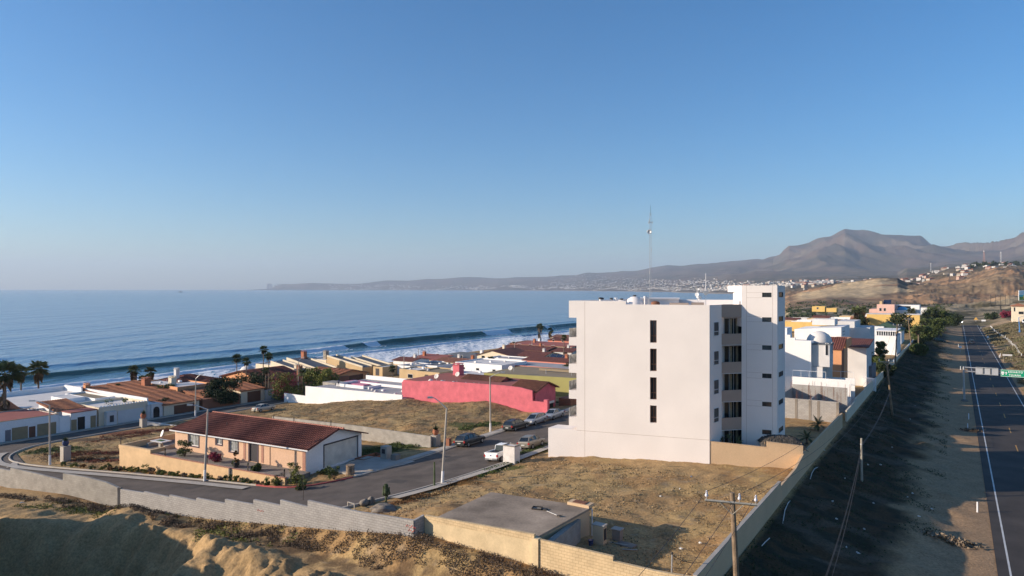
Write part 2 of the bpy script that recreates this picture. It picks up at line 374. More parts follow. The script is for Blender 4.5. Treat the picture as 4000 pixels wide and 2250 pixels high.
# ---------- far land: dunes, town hills, mountains ----------
# per column: (distance, height seen as an image row) knots
COLS = {
 1030: [(16500, 1134), (17500, 1134), (18500, 1134)],
 1110: [(16300, 1133), (16800, 1109), (17500, 1112), (19000, 1134)],
 1210: [(16000, 1133), (16600, 1106), (17500, 1110), (19000, 1134)],
 1381: [(15500, 1133), (16000, 1122), (16800, 1109), (19000, 1134)],
 1521: [(15000, 1133), (15600, 1120), (17000, 1095), (19000, 1130)],
 1676: [(14500, 1133.5), (15200, 1118), (16500, 1090), (19000, 1125)],
 1832: [(13500, 1133.5), (14300, 1119), (16500, 1082), (19000, 1120)],
 2065: [(12000, 1134), (12600, 1121), (13500, 1108), (15500, 1082), (19000, 1115)],
 2200: [(11000, 1134.6), (11500, 1124), (12800, 1108), (15000, 1077), (19000, 1110)],
 2298: [(9800, 1136), (10300, 1126), (12000, 1106), (14500, 1066), (19000, 1105)],
 2453: [(8000, 1137.5), (8300, 1132), (10000, 1112), (11500, 1090), (14000, 1059), (19000, 1100)],
 2608: [(6200, 1140), (6400, 1136), (8500, 1108), (10500, 1075), (13500, 1035), (19000, 1090)],
 2724: [(5000, 1143), (5200, 1139), (7500, 1102), (9500, 1070), (12500, 1034), (18000, 1090)],
 2877: [(3880, 1148), (4000, 1144), (6500, 1094), (8500, 1064), (12000, 1017), (18000, 1090)],
 2952: [(3500, 1150), (3600, 1146), (6000, 1090), (8000, 1060), (12000, 1013), (18000, 1090)],
 3018: [(900, 1212), (1200, 1185), (2500, 1150), (3500, 1128), (5500, 1092), (7500, 1062), (11000, 1002), (17000, 1080)],
 3084: [(430, 1262), (620, 1222), (800, 1187), (1150, 1162), (1500, 1150), (3000, 1116), (5500, 1090), (7000, 1066), (8500, 1010), (10000, 953), (16000, 1060)],
 3154: [(430, 1262), (620, 1218), (800, 1180), (1150, 1145), (1500, 1142), (3000, 1113), (5500, 1085), (7000, 1060), (8500, 1000), (10000, 950), (16000, 1060)],
 3230: [(430, 1262), (620, 1216), (800, 1172), (1150, 1126), (1400, 1128), (3000, 1112), (5500, 1084), (7000, 1048), (8500, 980), (10000, 924), (16000, 1060)],
 3300: [(430, 1262), (620, 1216), (800, 1174), (1150, 1114), (1400, 1117), (3000, 1108), (5500, 1082), (7000, 1040), (8500, 960), (9800, 893), (16000, 1060)],
 3356: [(430, 1262), (620, 1216), (800, 1178), (1150, 1108), (1400, 1113), (3000, 1106), (5500, 1080), (7000, 1042), (8500, 975), (9800, 903), (16000, 1060)],
 3447: [(430, 1262), (620, 1216), (800, 1176), (1120, 1098), (1400, 1108), (3000, 1102), (5500, 1078), (7000, 1046), (8500, 985), (9800, 912), (16000, 1060)],
 3505: [(430, 1262), (620, 1215), (800, 1177), (1120, 1096), (1400, 1108), (3000, 1100), (5500, 1078), (7000, 1046), (8500, 985), (9800, 912), (16000, 1060)],
 3545: [(430, 1262), (620, 1214), (800, 1178), (1100, 1124), (1350, 1116), (2200, 1096), (3500, 1085), (7000, 1045), (8500, 985), (9800, 913), (16000, 1060)],
 3593: [(430, 1262), (620, 1212), (800, 1178), (1100, 1124), (1350, 1124), (2200, 1082), (3500, 1082), (7000, 1044), (8500, 985), (9800, 915), (16000, 1060)],
 3649: [(430, 1262), (620, 1212), (800, 1176), (1050, 1118), (1300, 1118), (1900, 1068), (2400, 1064), (3500, 1070), (7000, 1044), (9200, 950), (16000, 1060)],
 3709: [(430, 1264), (620, 1212), (800, 1176), (1050, 1112), (1300, 1106), (1800, 1058), (2200, 1052), (3500, 1062), (7000, 1034), (9200, 959), (16000, 1060)],
 3810: [(430, 1262), (620, 1212), (800, 1172), (1000, 1104), (1250, 1090), (1800, 1044), (2100, 1041), (3500, 1056), (7000, 1030), (9500, 961), (16000, 1060)],
 3900: [(430, 1258), (620, 1206), (800, 1160), (950, 1090), (1150, 1062), (1300, 1062), (1700, 1042), (2000, 1036), (3500, 1060), (7000, 1025), (9500, 954), (16000, 1060)],
 3960: [(430, 1252), (620, 1200), (800, 1150), (950, 1085), (1150, 1064), (1300, 1062), (1700, 1044), (2000, 1038), (3500, 1060), (7000, 1010), (9500, 935), (16000, 1060)],
 4010: [(430, 1246), (620, 1195), (800, 1148), (950, 1094), (1150, 1078), (1300, 1066), (1700, 1046), (2000, 1041), (3500, 1060), (7000, 1000), (9500, 902), (16000, 1060)],
 4300: [(430, 1240), (620, 1190), (800, 1140), (950, 1090), (1150, 1070), (1700, 1040), (2000, 1034), (3500, 1050), (7000, 990), (9500, 880), (16000, 1060)],
 5600: [(430, 1230), (620, 1180), (800, 1130), (950, 1080), (1150, 1060), (1700, 1030), (2000, 1024), (3500, 1040), (7000, 990), (9500, 900), (16000, 1060)],
}
fd = np.exp(np.linspace(math.log(425), math.log(19000), 560))
ck = sorted(COLS); ctab = []
for k in ck:
    kn = COLS[k]; d0 = [q[0] for q in kn]; zz = [CH - (q[1] - HY) * q[0] / F for q in kn]
    z = np.interp(np.log(fd), np.log(d0), zz)
    z = np.where(fd < d0[0], np.where(k >= 3084, zz[0], -16.0), z)
    ctab.append(z)
ctab = np.array(ctab)
fpx = np.concatenate([np.arange(1000, 2860, 6), np.arange(2860, 4060, 3.0), np.arange(4060, 5600, 14)])
def far_height(px, d):
    """px and d broadcastable arrays"""
    px, d = np.broadcast_arrays(np.asarray(px, float), np.asarray(d, float))
    ld = (np.log(d) - math.log(425)) / (math.log(19000) - math.log(425)) * 559
    li = np.clip(np.floor(ld).astype(int), 0, 558); lf = np.clip(ld - li, 0, 1)
    ci = np.clip(np.searchsorted(ck, px, 'right') - 1, 0, len(ck) - 2); k0 = np.array(ck)[ci]; k1 = np.array(ck)[ci + 1]
    cf = np.clip((px - k0) / (k1 - k0), 0, 1); cf = cf * cf * (3 - 2 * cf) * .5 + cf * .5
    z = (ctab[ci, li] * (1 - lf) + ctab[ci, li + 1] * lf) * (1 - cf) + (ctab[ci + 1, li] * (1 - lf) + ctab[ci + 1, li + 1] * lf) * cf
    X = (px - CX) / F * d; Y = d
    up = sm(d, 5200, 8500) * sm(px, 2450, 3100)
    wx, wy = X + 260 * (fbm(X / 900, Y / 900, 71) - .5), Y + 260 * (fbm(X / 900, Y / 900, 72) - .5)
    er = ridged(wx / 950, wy / 2300, 73, 5)
    amp = np.clip((z - 30) / 600, 0, 1)
    z = z + up * (er - .62) * (70 + 470 * amp * (1 - sm(d, 8900, 9700)))
    z = z + up * sm(d, 8900, 9700) * (er - .62) * 30
    mid = sm(d, 1600, 3000) * (z > -10); z = z + mid * (ridged(wx / 420, wy / 700, 74, 5) - .6) * 34 * np.clip((z + 8) / 40, 0, 1)
    nr = (1 - sm(d, 1500, 2600)) * sm(d, 425, 700) * (px > 3050)
    dune = nr * (1 - sm(d, 1000, 1250)) * (1-sm(px, 3480, 3560))
    z = z + (nr - dune * .8) * ((ridged(X / 85, Y / 70, 75, 5) - .6) * 19 + (ridged(X / 24, Y / 22, 76, 4) - .5) * 5.5)
    return np.where(z < -10.5, -15.5, z)
def far_col(X, Y, Z):
    px = X / Y * F + CX; c = np.ones(X.shape + (3,)) * np.array((.115, .080, .058))
    n = fbm(X / 300, Y / 400, 81, 5); c = mix(c, (.15, .115, .08), sm(n, .45, .65)); c = mix(c, (.06, .055, .038), sm(ridged(X / 500, Y / 900, 82), .62, .78) * .7)
    lowl = (1 - sm(Y, 5200, 7000)) * (px > 2000)
    c = mix(c, (.15, .12, .085), lowl * .7); c = mix(c, (.055, .055, .035), lowl * sm(fbm(X / 60, Y / 90, 83), .48, .6) * .85)
    near = (1 - sm(Y, 1350, 1600)) * (px > 3000)
    c = mix(c, (.25, .175, .105), near); c = mix(c, (.34, .205, .115), near * sm(fbm(X / 45, Y / 40, 84), .45, .58)); c = mix(c, (.20, .125, .075), near * sm(fbm(X / 18, Y / 25, 88), .5, .62)); c = mix(c, (.16, .115, .075), near * sm(ridged(X / 45, Y / 60, 85), .66, .8) * .8)
    scr = (1 - sm(Y, 640, 740)) * (px > 3000); c = mix(c, (.30, .24, .155), scr); c = mix(c, (.085, .075, .045), scr * sm(fbm(X / 22, Y / 12, 86), .46, .58))
    sand = sm(px, 3085, 3140) * (1 - sm(px, 3560, 3640)) * sm(Y, 820, 880) * (1 - sm(Y, 1150, 1190)); k = sand * (1 - sm((px - 3360) / 200 * .5 + (fbm(X / 60, Y / 40, 87) - .5) * 1.2, .25, .42))
    c = mix(c, (.46, .34, .20), k)
    hill_shade = 1 - sm(np.sqrt(((px - 3530) / 105) ** 2 + ((Y - 1180) / 150) ** 2) + (fbm(X / 40, Y / 40, 89, 4) - .5) * 1.4, .7, 1.0); c = mix(c, (.075, .065, .052), hill_shade * .85)  # shade on the dark hill, painted into the ground colour
    sh = (Z < -6) & (Y > 2000); c = mix(c, (.33, .27, .2), sh * 1.0)
    return c
far_mat = attr_mat('far_soil', bump=.35, s1=.012, s2=.11, v1=.18, v2=.34, bd=3)
A_, B_ = fpx, fd
def _toxy(Pm, D): return ((Pm - CX) / F * D, D)
fz_ = lambda X, Y: far_height(X / Y * F + CX, Y)
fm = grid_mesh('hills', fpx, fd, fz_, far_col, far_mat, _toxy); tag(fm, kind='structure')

# ---------- sea ----------
SEA = -11.0
def water_mat():
    m = bpy.data.materials.new('sea_water'); m.use_nodes = True; nt = m.node_tree; N = nt.nodes; L = nt.links
    p = N['Principled BSDF']; p.inputs['Roughness'].default_value = .16; p.inputs['IOR'].default_value = 1.33
    g = N.new('ShaderNodeNewGeometry'); at = N.new('ShaderNodeVertexColor'); at.layer_name = 'Col'
    mp = N.new('ShaderNodeMapping'); mp.inputs['Rotation'].default_value = (0, 0, -GRZ); mp.inputs['Scale'].default_value = (1, .28, 1)
    L.new(g.outputs['Position'], mp.inputs['Vector'])
    hs = []
    for sc, dist in ((.03, 4.5), (.11, 1.6), (.5, .4)):
        n = N.new('ShaderNodeTexNoise'); n.inputs['Scale'].default_value = sc; n.inputs['Detail'].default_value = 4; L.new(mp.outputs[0], n.inputs['Vector'])
        mu = N.new('ShaderNodeMath'); mu.operation = 'MULTIPLY'; mu.inputs[1].default_value = dist; L.new(n.outputs['Fac'], mu.inputs[0]); hs.append(mu.outputs[0])
    ad = N.new('ShaderNodeMath'); L.new(hs[0], ad.inputs[0]); L.new(hs[1], ad.inputs[1])
    a2 = N.new('ShaderNodeMath'); L.new(ad.outputs[0], a2.inputs[0]); L.new(hs[2], a2.inputs[1])
    b = N.new('ShaderNodeBump'); b.inputs['Strength'].default_value = .8; b.inputs['Distance'].default_value = 1.0
    L.new(a2.outputs[0], b.inputs['Height']); L.new(b.outputs[0], p.inputs['Normal'])
    # foam: Col.r = how much, broken up by noise
    sp = N.new('ShaderNodeSeparateColor'); L.new(at.outputs[0], sp.inputs[0])
    mf = N.new('ShaderNodeMapping'); mf.inputs['Rotation'].default_value = (0, 0, -GRZ); mf.inputs['Scale'].default_value = (1, .4, 1); L.new(g.outputs['Position'], mf.inputs['Vector'])
    nf = N.new('ShaderNodeTexNoise'); nf.inputs['Scale'].default_value = .55; nf.inputs['Detail'].default_value = 7; nf.inputs['Roughness'].default_value = .66; nf.inputs['Distortion'].default_value = .8
    L.new(mf.outputs[0], nf.inputs['Vector'])
    s1 = N.new('ShaderNodeMath'); s1.operation = 'SUBTRACT'; s1.inputs[0].default_value = 1.02; L.new(sp.outputs[0], s1.inputs[1])      # threshold falls as foam rises
    s2 = N.new('ShaderNodeMath'); s2.operation = 'SUBTRACT'; L.new(nf.outputs['Fac'], s2.inputs[0]); L.new(s1.outputs[0], s2.inputs[1])
    s3 = N.new('ShaderNodeMath'); s3.operation = 'MULTIPLY_ADD'; s3.use_clamp = True; s3.inputs[1].default_value = 9; s3.inputs[2].default_value = .3; L.new(s2.outputs[0], s3.inputs[0])
    fw = N.new('ShaderNodeMath'); fw.operation = 'MULTIPLY'; L.new(s3.outputs[0], fw.inputs[0])
    gt = N.new('ShaderNodeMath'); gt.operation = 'GREATER_THAN'; gt.inputs[1].default_value = .02; L.new(sp.outputs[0], gt.inputs[0]); L.new(gt.outputs[0], fw.inputs[1])
    deep = N.new('ShaderNodeMix'); deep.data_type = 'RGBA'; deep.inputs['A'].default_value = (.035, .135, .265, 1); deep.inputs['B'].default_value = (.035, .10, .075, 1)
    L.new(sp.outputs[1], deep.inputs['Factor'])
    wc = N.new('ShaderNodeMix'); wc.data_type = 'RGBA'; wc.inputs['B'].default_value = (.72, .74, .76, 1); L.new(fw.outputs[0], wc.inputs['Factor']); L.new(deep.outputs['Result'], wc.inputs['A'])
    L.new(wc.outputs['Result'], p.inputs['Base Color'])
    rr = N.new('ShaderNodeMath'); rr.operation = 'MULTIPLY_ADD'; rr.inputs[1].default_value = .6; rr.inputs[2].default_value = .16; L.new(fw.outputs[0], rr.inputs[0]); L.new(rr.outputs[0], p.inputs['Roughness'])
    return m
wm = water_mat()
W1, W2, W3 = -249.0, -283.0, -224.0
def crest(a, s): return 7 * (fbm(a / 90, a * 0 + s, 90 + s, 3) - .5) + 2.5 * (fbm(a / 22, a * 0 + s, 95 + s, 2) - .5)
def wprof(t, w, h):                                 # steep on the shore side
    return h * np.where(t < 0, np.exp(-(t / w) ** 2), np.exp(-(t / (w * .38)) ** 2))
def sea_z(X, Y):
    a, b = toab(X, Y); bb = bend(a, b)
    z = SEA + 0 * a
    z = z + wprof(bb - (W1 + crest(a, 1)), 7, 2.5 * (.6 + .45 * sm(fbm(a / 120, a * 0, 99, 2), .35, .6)))
    z = z + wprof(bb - (W2 + crest(a, 2)), 9, .7) + wprof(bb - (W3 + crest(a, 3)), 3.5, .8) + wprof(bb - (-330 + crest(a, 4)), 12, .3) + wprof(bb - (-385 + crest(a, 5)), 14, .25)
    z = z + (fbm(a / 9, b / 4, 97, 3) - .5) * .25
    k = (1 - sm(b, -440, -400)) + sm(b, 100, 200); z = z * (1 - np.clip(k, 0, 1)) + SEA * np.clip(k, 0, 1)
    return np.where((bb > -203), SEA + .25 * sm(bb, -203, -188), z)
def bend(a, b): return b - 1.5 * sm(a, 100, 700) * 0 
def sea_col(X, Y, Z):
    a, b = toab(X, Y); bb = bend(a, b); c = np.zeros(X.shape + (3,))
    t1 = bb - (W1 + crest(a, 1)); t3 = bb - (W3 + crest(a, 3))
    br = np.maximum(sm(a, 203, 209) * (1 - sm(a, 232, 236)), np.maximum(sm(a, 246, 249) * (1 - sm(a, 256, 258)), sm(a, 345, 350) * (1 - sm(a, 372, 380)))); br = np.maximum(br, sm(fbm(a / 26 + 3, a * 0 + 1.5, 101, 2), .62, .68) * (a > 420))                  # where the big wave has broken
    f = sm(bb, -236, -212) * .42 + .20 * sm(bb, -246, -238)
    f = np.maximum(f, (t3 > -1.6) * (t3 < 3.0) * .95 * sm(fbm(a / 30, a * 0, 102, 2), .25, .45)); f = np.maximum(f, (t3 > 3.0) * (1 - sm(t3, 3, 14)) * .62)
    f = np.maximum(f, (t1 > -1.0) * (t1 < 4.5) * br * .98); f = np.maximum(f, (t1 >= 4.5) * (1 - sm(t1, 5, 20)) * (.30 + .25 * br))
    f = np.maximum(f, (1 - sm(np.abs(bb + 195), 4, 12)) * .50)
    gr = (1 - sm(np.abs(t1 - 2), 2, 5)) * .9 + .35 * sm(bb, -300, -250)
    c[..., 0] = f; c[..., 1] = np.clip(gr, 0, 1)
    return c
sa = np.concatenate([np.arange(-140, 60, 4), np.arange(60, 420, 1.6), np.arange(420, 1400, 6)]); sb = np.concatenate([np.arange(-445, -300, 3), np.arange(-300, -183, .8)])
sw = grid_mesh('surf', sa, sb, sea_z, sea_col, wm, lambda A, B: ab(A, B)); tag(sw, kind='structure'); sw.name = 'water_surf'
def flat_sea(X, Y): return SEA - .35 + 0 * X
def open_col(X, Y, Z): return np.zeros(X.shape + (3,))
so_ = grid_mesh('sea', np.array([-26000, -2000, 0, 3000, 8000.]), np.array([-3000., 60, 1000, 4000, 26000]), lambda X, Y: SEA - .35 + 0 * X, open_col, wm, lambda A, B: (A, B)); tag(so_, kind='structure')
# ---------- haze ----------
hb = MB().box(-30000, 16000, -4000, 28000, -40, 1080)
hm = bpy.data.materials.new('haze'); hm.use_nodes = True; nt = hm.node_tree; nt.nodes.clear()
out = nt.nodes.new('ShaderNodeOutputMaterial'); pv = nt.nodes.new('ShaderNodeVolumePrincipled'); pv.inputs['Density'].default_value = HAZE_D; pv.inputs['Color'].default_value = HAZE_C; pv.inputs['Anisotropy'].default_value = .1
nt.links.new(pv.outputs[0], out.inputs['Volume'])
hz_o = hb.build('haze', hm); tag(hz_o, kind='stuff')
hz_o['label'] = 'pale bluish haze lying over the bay, town and mountains'; hz_o['category'] = 'haze'
# ---------- materials used all over ----------
M_ = {
 'asph': mat('asphalt_street', (.108, .087, .072), .9, .28, .45, .25, 22, fine=.22),
 'asph2': mat('asphalt_highway', (.064, .054, .047), .88, .24, .3, .25, 22, fine=.22),
 'conc': mat('concrete', (.40, .36, .31), .92, .12, .8, .2, 14),
 'conc_d': mat('concrete_dark', (.23, .20, .17), .92, .25, .5, .3, 9),
 'kerb': mat('kerb_concrete', (.46, .41, .35), .9, .1, .9),
 'kerb_r': mat('kerb_red', (.42, .09, .08), .8, .15, .9),
 'line_w': mat('paint_white', (.62, .61, .58), .7, .12, .8), 'line_y': mat('paint_yellow', (.50, .27, .07), .7, .12, .8),
 'apt': mat('stucco_white', (.80, .737, .69), .9, .04, .28, .08, 9, fine=.02),
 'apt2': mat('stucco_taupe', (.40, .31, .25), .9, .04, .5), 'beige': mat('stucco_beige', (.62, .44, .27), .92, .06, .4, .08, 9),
 'yell': brick_mat('wall_yellow_block', (.62, .47, .28), (.59, .44, .26), (.42, .30, .17), .42, .2, .4, .16, msize=.014),
 'yell_p': mat('wall_yellow_plaster', (.62, .48, .29), .92, .17, .7, .12, 7),
 'cinder': brick_mat('cinder_block', (.41, .385, .36), (.35, .33, .31), (.24, .225, .21), .40, .195, .55, .08, msize=.014),
 'cinder_o': brick_mat('cinder_block_old', (.36, .33, .29), (.31, .285, .25), (.27, .25, .22), .40, .195, .4, .16, msize=.010),
 'white': mat('plaster_white', (.80, .78, .76), .9, .05, .5, .06, 8), 'white_w': mat('plaster_weathered', (.66, .61, .57), .9, .16, 1.4, .1, 8),
 'pink': mat('plaster_pink', (.56, .135, .165), .9, .15, .8, .1, 6), 'salmon': mat('plaster_salmon', (.66, .25, .18), .9, .08, .5),
 'olive': mat('plaster_olive', (.33, .30, .11), .9, .05, .5), 'tan': mat('plaster_tan', (.56, .40, .22), .9, .07, .5), 'ochre': mat('plaster_ochre', (.62, .36, .10), .9, .07, .5),
 'orange': mat('plaster_orange', (.66, .32, .16), .9, .07, .5), 'cream': mat('plaster_cream', (.70, .60, .45), .9, .07, .5), 'peach': mat('plaster_peach', (.68, .44, .29), .92, .06, .6, .1, 6),
 'yellow': mat('plaster_yellow', (.66, .44, .15), .9, .07, .4), 'palepink': mat('plaster_pale_pink', (.66, .42, .35), .9, .06, .4), 'greyw': mat('plaster_grey_white', (.62, .60, .58), .9, .07, .4),
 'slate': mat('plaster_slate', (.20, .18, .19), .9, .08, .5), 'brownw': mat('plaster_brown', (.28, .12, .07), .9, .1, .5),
 'roof_w': mat('roof_coating_white', (.66, .62, .58), .9, .10, .4), 'roof_g': mat('roof_grey', (.36, .34, .34), .9, .10, .4), 'roof_r': mat('roof_red_coating', (.33, .11, .085), .85, .10, .5), 'roof_p': mat('roof_pink_coating', (.55, .20, .28), .85, .1, .5),
 'roof_b': mat('roof_brown', (.27, .21, .14), .95, .08, .5), 'roof_gn': mat('roof_green_shingle', (.045, .085, .055), .9, .12, .8), 'roof_s': mat('roof_slate', (.13, .14, .15), .85, .12, .8),
 'tile': tile_mat('roof_tile_red', (.21, .072, .05), (.15, .05, .036), .36), 'tile_o': tile_mat('roof_tile_orange', (.48, .21, .11), (.38, .15, .08), .36), 'tile_b': tile_mat('roof_tile_brown', (.31, .135, .08), (.22, .09, .055), .4),
 'glass': mat('window_glass', (.022, .026, .030), .08, .2, .6, spec=.6), 'glass_w': mat('window_curtained', (.30, .31, .30), .25, .5, 2.5, spec=.5), 'frame_w': mat('frame_white', (.70, .70, .70), .5, .03), 'frame_d': mat('frame_dark', (.05, .045, .05), .5, .05),
 'curtain': mat('curtain_cloth', (.42, .35, .24), .9, .2, 3), 'door_t': mat('garage_door_tan', (.30, .225, .13), .8, .1, 1.4), 'door_b': mat('door_brown', (.14, .06, .035), .7, .12, 1.5), 'door_w': mat('garage_door_pale', (.62, .57, .49), .85, .12, 1.2), 'door_k': mat('door_black', (.016, .016, .018), .5, .1),
 'brickred': brick_mat('brick_red', (.42, .14, .08), (.33, .10, .06), (.5, .42, .34), .22, .08, .3, .1, msize=.01),
 'wood': mat('pole_wood', (.22, .155, .10), .9, .25, 2.0, .5, 14, fine=.2), 'wood_g': mat('pole_wood_pale', (.36, .33, .27), .9, .15, 2), 'metal': mat('metal_galvanised', (.48, .48, .48), .45, .08, 2, metal=.5), 'metal_d': mat('metal_dark', (.06, .055, .05), .6, .1, metal=.3), 'pole_c': mat('lamp_post_concrete', (.40, .36, .31), .85, .08, 1.5), 'pole_w': mat('paint_white_base', (.78, .76, .74), .8, .08, 1.5),
 'wire': mat('cable_black', (.05, .045, .045), .6, .05), 'cable_g': mat('cable_grey', (.17, .16, .15), .6, .05), 'porc': mat('porcelain', (.72, .70, .75), .25, .03, spec=.6),
 'terra': mat('terracotta', (.40, .15, .08), .85, .12, 3), 'blue': mat('glaze_blue', (.03, .05, .14), .4, .1, 3), 'rust': mat('rusty_steel', (.20, .085, .05), .8, .25, 3),
 'sign_g': mat('sign_green', (.0, .27, .14), .5, .05), 'sign_w': mat('sign_white', (.80, .80, .80), .5, .02), 'blue_p': mat('blue_paint', (.07, .22, .50), .5, .05), 'dome_b': mat('dome_blue', (.05, .30, .55), .6, .05),
 'solar': mat('solar_panel', (.02, .03, .06), .15, .1, spec=.7), 'thatch': mat('thatch', (.085, .075, .065), .95, .35, 3, .9, 12, fine=.4), 'stone': mat('stone', (.30, .265, .22), .92, .3, 2.2, .5, 9), 'rock': mat('rock', (.20, .17, .14), .9, .2, 2, .4, 8),
}
g_ = lambda px, py: G(px, py)

# ---------- ribbons: roads, kerbs, pavements ----------
def resamp(pts, step):
    out = []; 
    for i in range(len(pts) - 1):
        l = math.dist(pts[i][:2], pts[i + 1][:2]); n = max(1, int(l / step))
        for k in range(n): t = k / n; out.append(tuple(pts[i][j] * (1 - t) + pts[i + 1][j] * t for j in range(len(pts[i]))))
    return out + [tuple(pts[-1])]
def smooth_line(p, it=2):
    for _ in range(it):
        q = [p[0]]
        for i in range(len(p) - 1):
            q.append(tuple(.75 * p[i][j] + .25 * p[i + 1][j] for j in (0, 1))); q.append(tuple(.25 * p[i][j] + .75 * p[i + 1][j] for j in (0, 1)))
        q.append(p[-1]); p = q
    return p
def arc_param(p):
    s = [0]
    for i in range(len(p) - 1): s.append(s[-1] + math.dist(p[i], p[i + 1]))
    return s
def sample(p, n):
    s = arc_param(p); t = np.linspace(0, s[-1], n)
    return list(zip(np.interp(t, s, [q[0] for q in p]), np.interp(t, s, [q[1] for q in p])))
def ribbon(mb, e1, e2, n, k, off):                 # e1, e2 in grid coordinates; off above the ground
    A = sample(e1, n); B = sample(e2, n); V = []
    for i in range(n):
        for j in range(k + 1):
            t = j / k; a = A[i][0] * (1 - t) + B[i][0] * t; b = A[i][1] * (1 - t) + B[i][1] * t; x, y = ab(a, b)
            V.append((x, y, h0(x, y) + off))
    Fc = [(i * (k + 1) + j, i * (k + 1) + j + 1, (i + 1) * (k + 1) + j + 1, (i + 1) * (k + 1) + j) for i in range(n - 1) for j in range(k)]
    nz = (Vector(V[Fc[0][1]]) - Vector(V[Fc[0][0]])).cross(Vector(V[Fc[0][2]]) - Vector(V[Fc[0][1]])).z
    if nz < 0: Fc = [tuple(reversed(f)) for f in Fc]
    return mb.add(V, Fc, [[(V[q][0], V[q][1]) for q in f] for f in Fc])
def offset(p, d):                                   # shift a grid polyline sideways
    out = []
    for i in range(len(p)):
        q0 = p[max(0, i - 1)]; q1 = p[min(len(p) - 1, i + 1)]; dx, dy = q1[0] - q0[0], q1[1] - q0[1]; l = math.hypot(dx, dy) or 1
        out.append((p[i][0] - dy / l * d, p[i][1] + dx / l * d))
    return out
def kerb(name, line, m, h=.13, w=.17, side=1, road=.03, n=None):
    n = n or max(6, int(arc_param(line)[-1] / 1.2)); A = sample(line, n); B = sample(offset(line, w * side), n); mb = MB(); V = []
    for i in range(n):
        for (q, dz) in ((A[i], road - .1), (A[i], road + h), (B[i], road + h), (B[i], road - .1)):
            x, y = ab(*q); xa, ya = ab(*A[i]); V.append((x, y, h0(xa, ya) + dz))
    Fc = [(4 * i + j, 4 * i + j + 1, 4 * i + 5 + j, 4 * i + 4 + j) for i in range(n - 1) for j in range(3)]
    if side < 0: Fc = [tuple(reversed(f)) for f in Fc]
    mb.add(V, Fc); return tag(mb.build(name, m), kind='structure')
c_far = smooth_line(C_FAR); c_cor = smooth_line(C_COR); c_rgt = smooth_line(C_RGT, 1)
mb = MB()
ribbon(mb, c_far[:-1] + [C_FAR[-1]], [(37.9, -63), (37.4, -80), (35, -95), (33, -110), (33, -118), (40, -128), (52, -128)], 70, 8, .030)
ribbon(mb, C_COR[:1] + c_cor[1:], [(37.9, -63), (38.2, -58), (38.6, -52), (41, -50), (48, -49), (58, -49)], 36, 6, .0302)
ribbon(mb, [(38.4, -56), (42, -52), (58, -49), (132, -49)], [(38.6, -47.6)] + c_rgt[1:], 80, 6, .034)
ribbon(mb, [(58, -54.5), (132, -54.5)], [(58, -48.9), (132, -48.9)], 60, 4, .0302)
ribbon(mb, [(-30, -121.3), (262, -121.3)], [(-30, -128.6), (262, -128.6)], 160, 4, .026)
ribbon(mb, [(46, -121.4), (30, -121.4), (14, -121.4)], [(41, -104), (33, -108), (14, -119)], 20, 6, .022)
ribbon(mb, [(130, -41), (130, -130)], [(138, -41), (138, -130)], 60, 4, .020)
tag(mb.build('street', M_['asph']), kind='structure')
kerb('kerb', [q for q in c_far if q[1] < -60], M_['kerb'], side=-1)
kerb('kerb', c_cor[:3 * len(c_cor) // 4], M_['kerb_r'], side=1)
kerb('kerb', c_cor[3 * len(c_cor) // 4 - 1:] + [(64, -54.5), (128, -54.5)], M_['kerb'], side=1)
kerb('kerb', c_rgt[:-1] + [(128, -41.5)], M_['kerb'], side=-1)
kerb('kerb', [(52, -121.3), (128, -121.3)], M_['kerb'], side=-1)
kerb('kerb', [(-20, -128.6), (260, -128.6)], M_['kerb'], side=1)
mb = MB(); ribbon(mb, offset([q for q in c_far if q[1] < -62 and q[1] > -118], -1.0), offset([q for q in c_far if q[1] < -62 and q[1] > -118], -2.0), 60, 2, .13)
ribbon(mb, [(56, -54.7), (128, -54.7)], [(56, -56.0), (128, -56.0)], 50, 2, .15)
ribbon(mb, [(47, -44.1), (51, -43.0), (60, -41.8), (128, -41.3)], [(47, -43.0), (51, -41.9), (60, -40.7), (128, -40.2)], 60, 2, .15)
ribbon(mb, [(-20, -128.8), (260, -128.8)], [(-20, -130.2), (260, -130.2)], 130, 2, .15)
ribbon(mb, [(38.9, -104.5 + 63 * 0), (41, -108)], [(40, -104), (41.6, -108)], 6, 2, .10)
tag(mb.build('pavement', M_['conc']), kind='structure')
# highway
mb = MB(); ribbon(mb, [(8, 2.7), (500, 2.7)], [(8, 11.6), (500, 11.6)], 260, 5, .05); tag(mb.build('highway', M_['asph2']), kind='structure')
mb = MB()
for b in (3.55, 10.75): ribbon(mb, [(8, b - .07), (498, b - .07)], [(8, b + .07), (498, b + .07)], 260, 1, .062)
tag(mb.build('highway_edge_line', M_['line_w']), kind='structure')
mb = MB()
a = 14
while a < 490: ribbon(mb, [(a, 7.02), (a + 4.6, 7.02)], [(a, 7.16), (a + 4.6, 7.16)], 3, 1, .064); a += 14.5
tag(mb.build('highway_centre_line', M_['line_y']), kind='structure')
# road on the far side of the verge
mb = MB(); ribbon(mb, [(255, 30), (300, 28.5), (360, 27), (420, 27), (480, 31)], [(250, 37), (300, 35), (360, 34), (420, 34), (480, 38)], 60, 3, .55); tag(mb.build('upper_road', M_['asph2']), kind='structure')

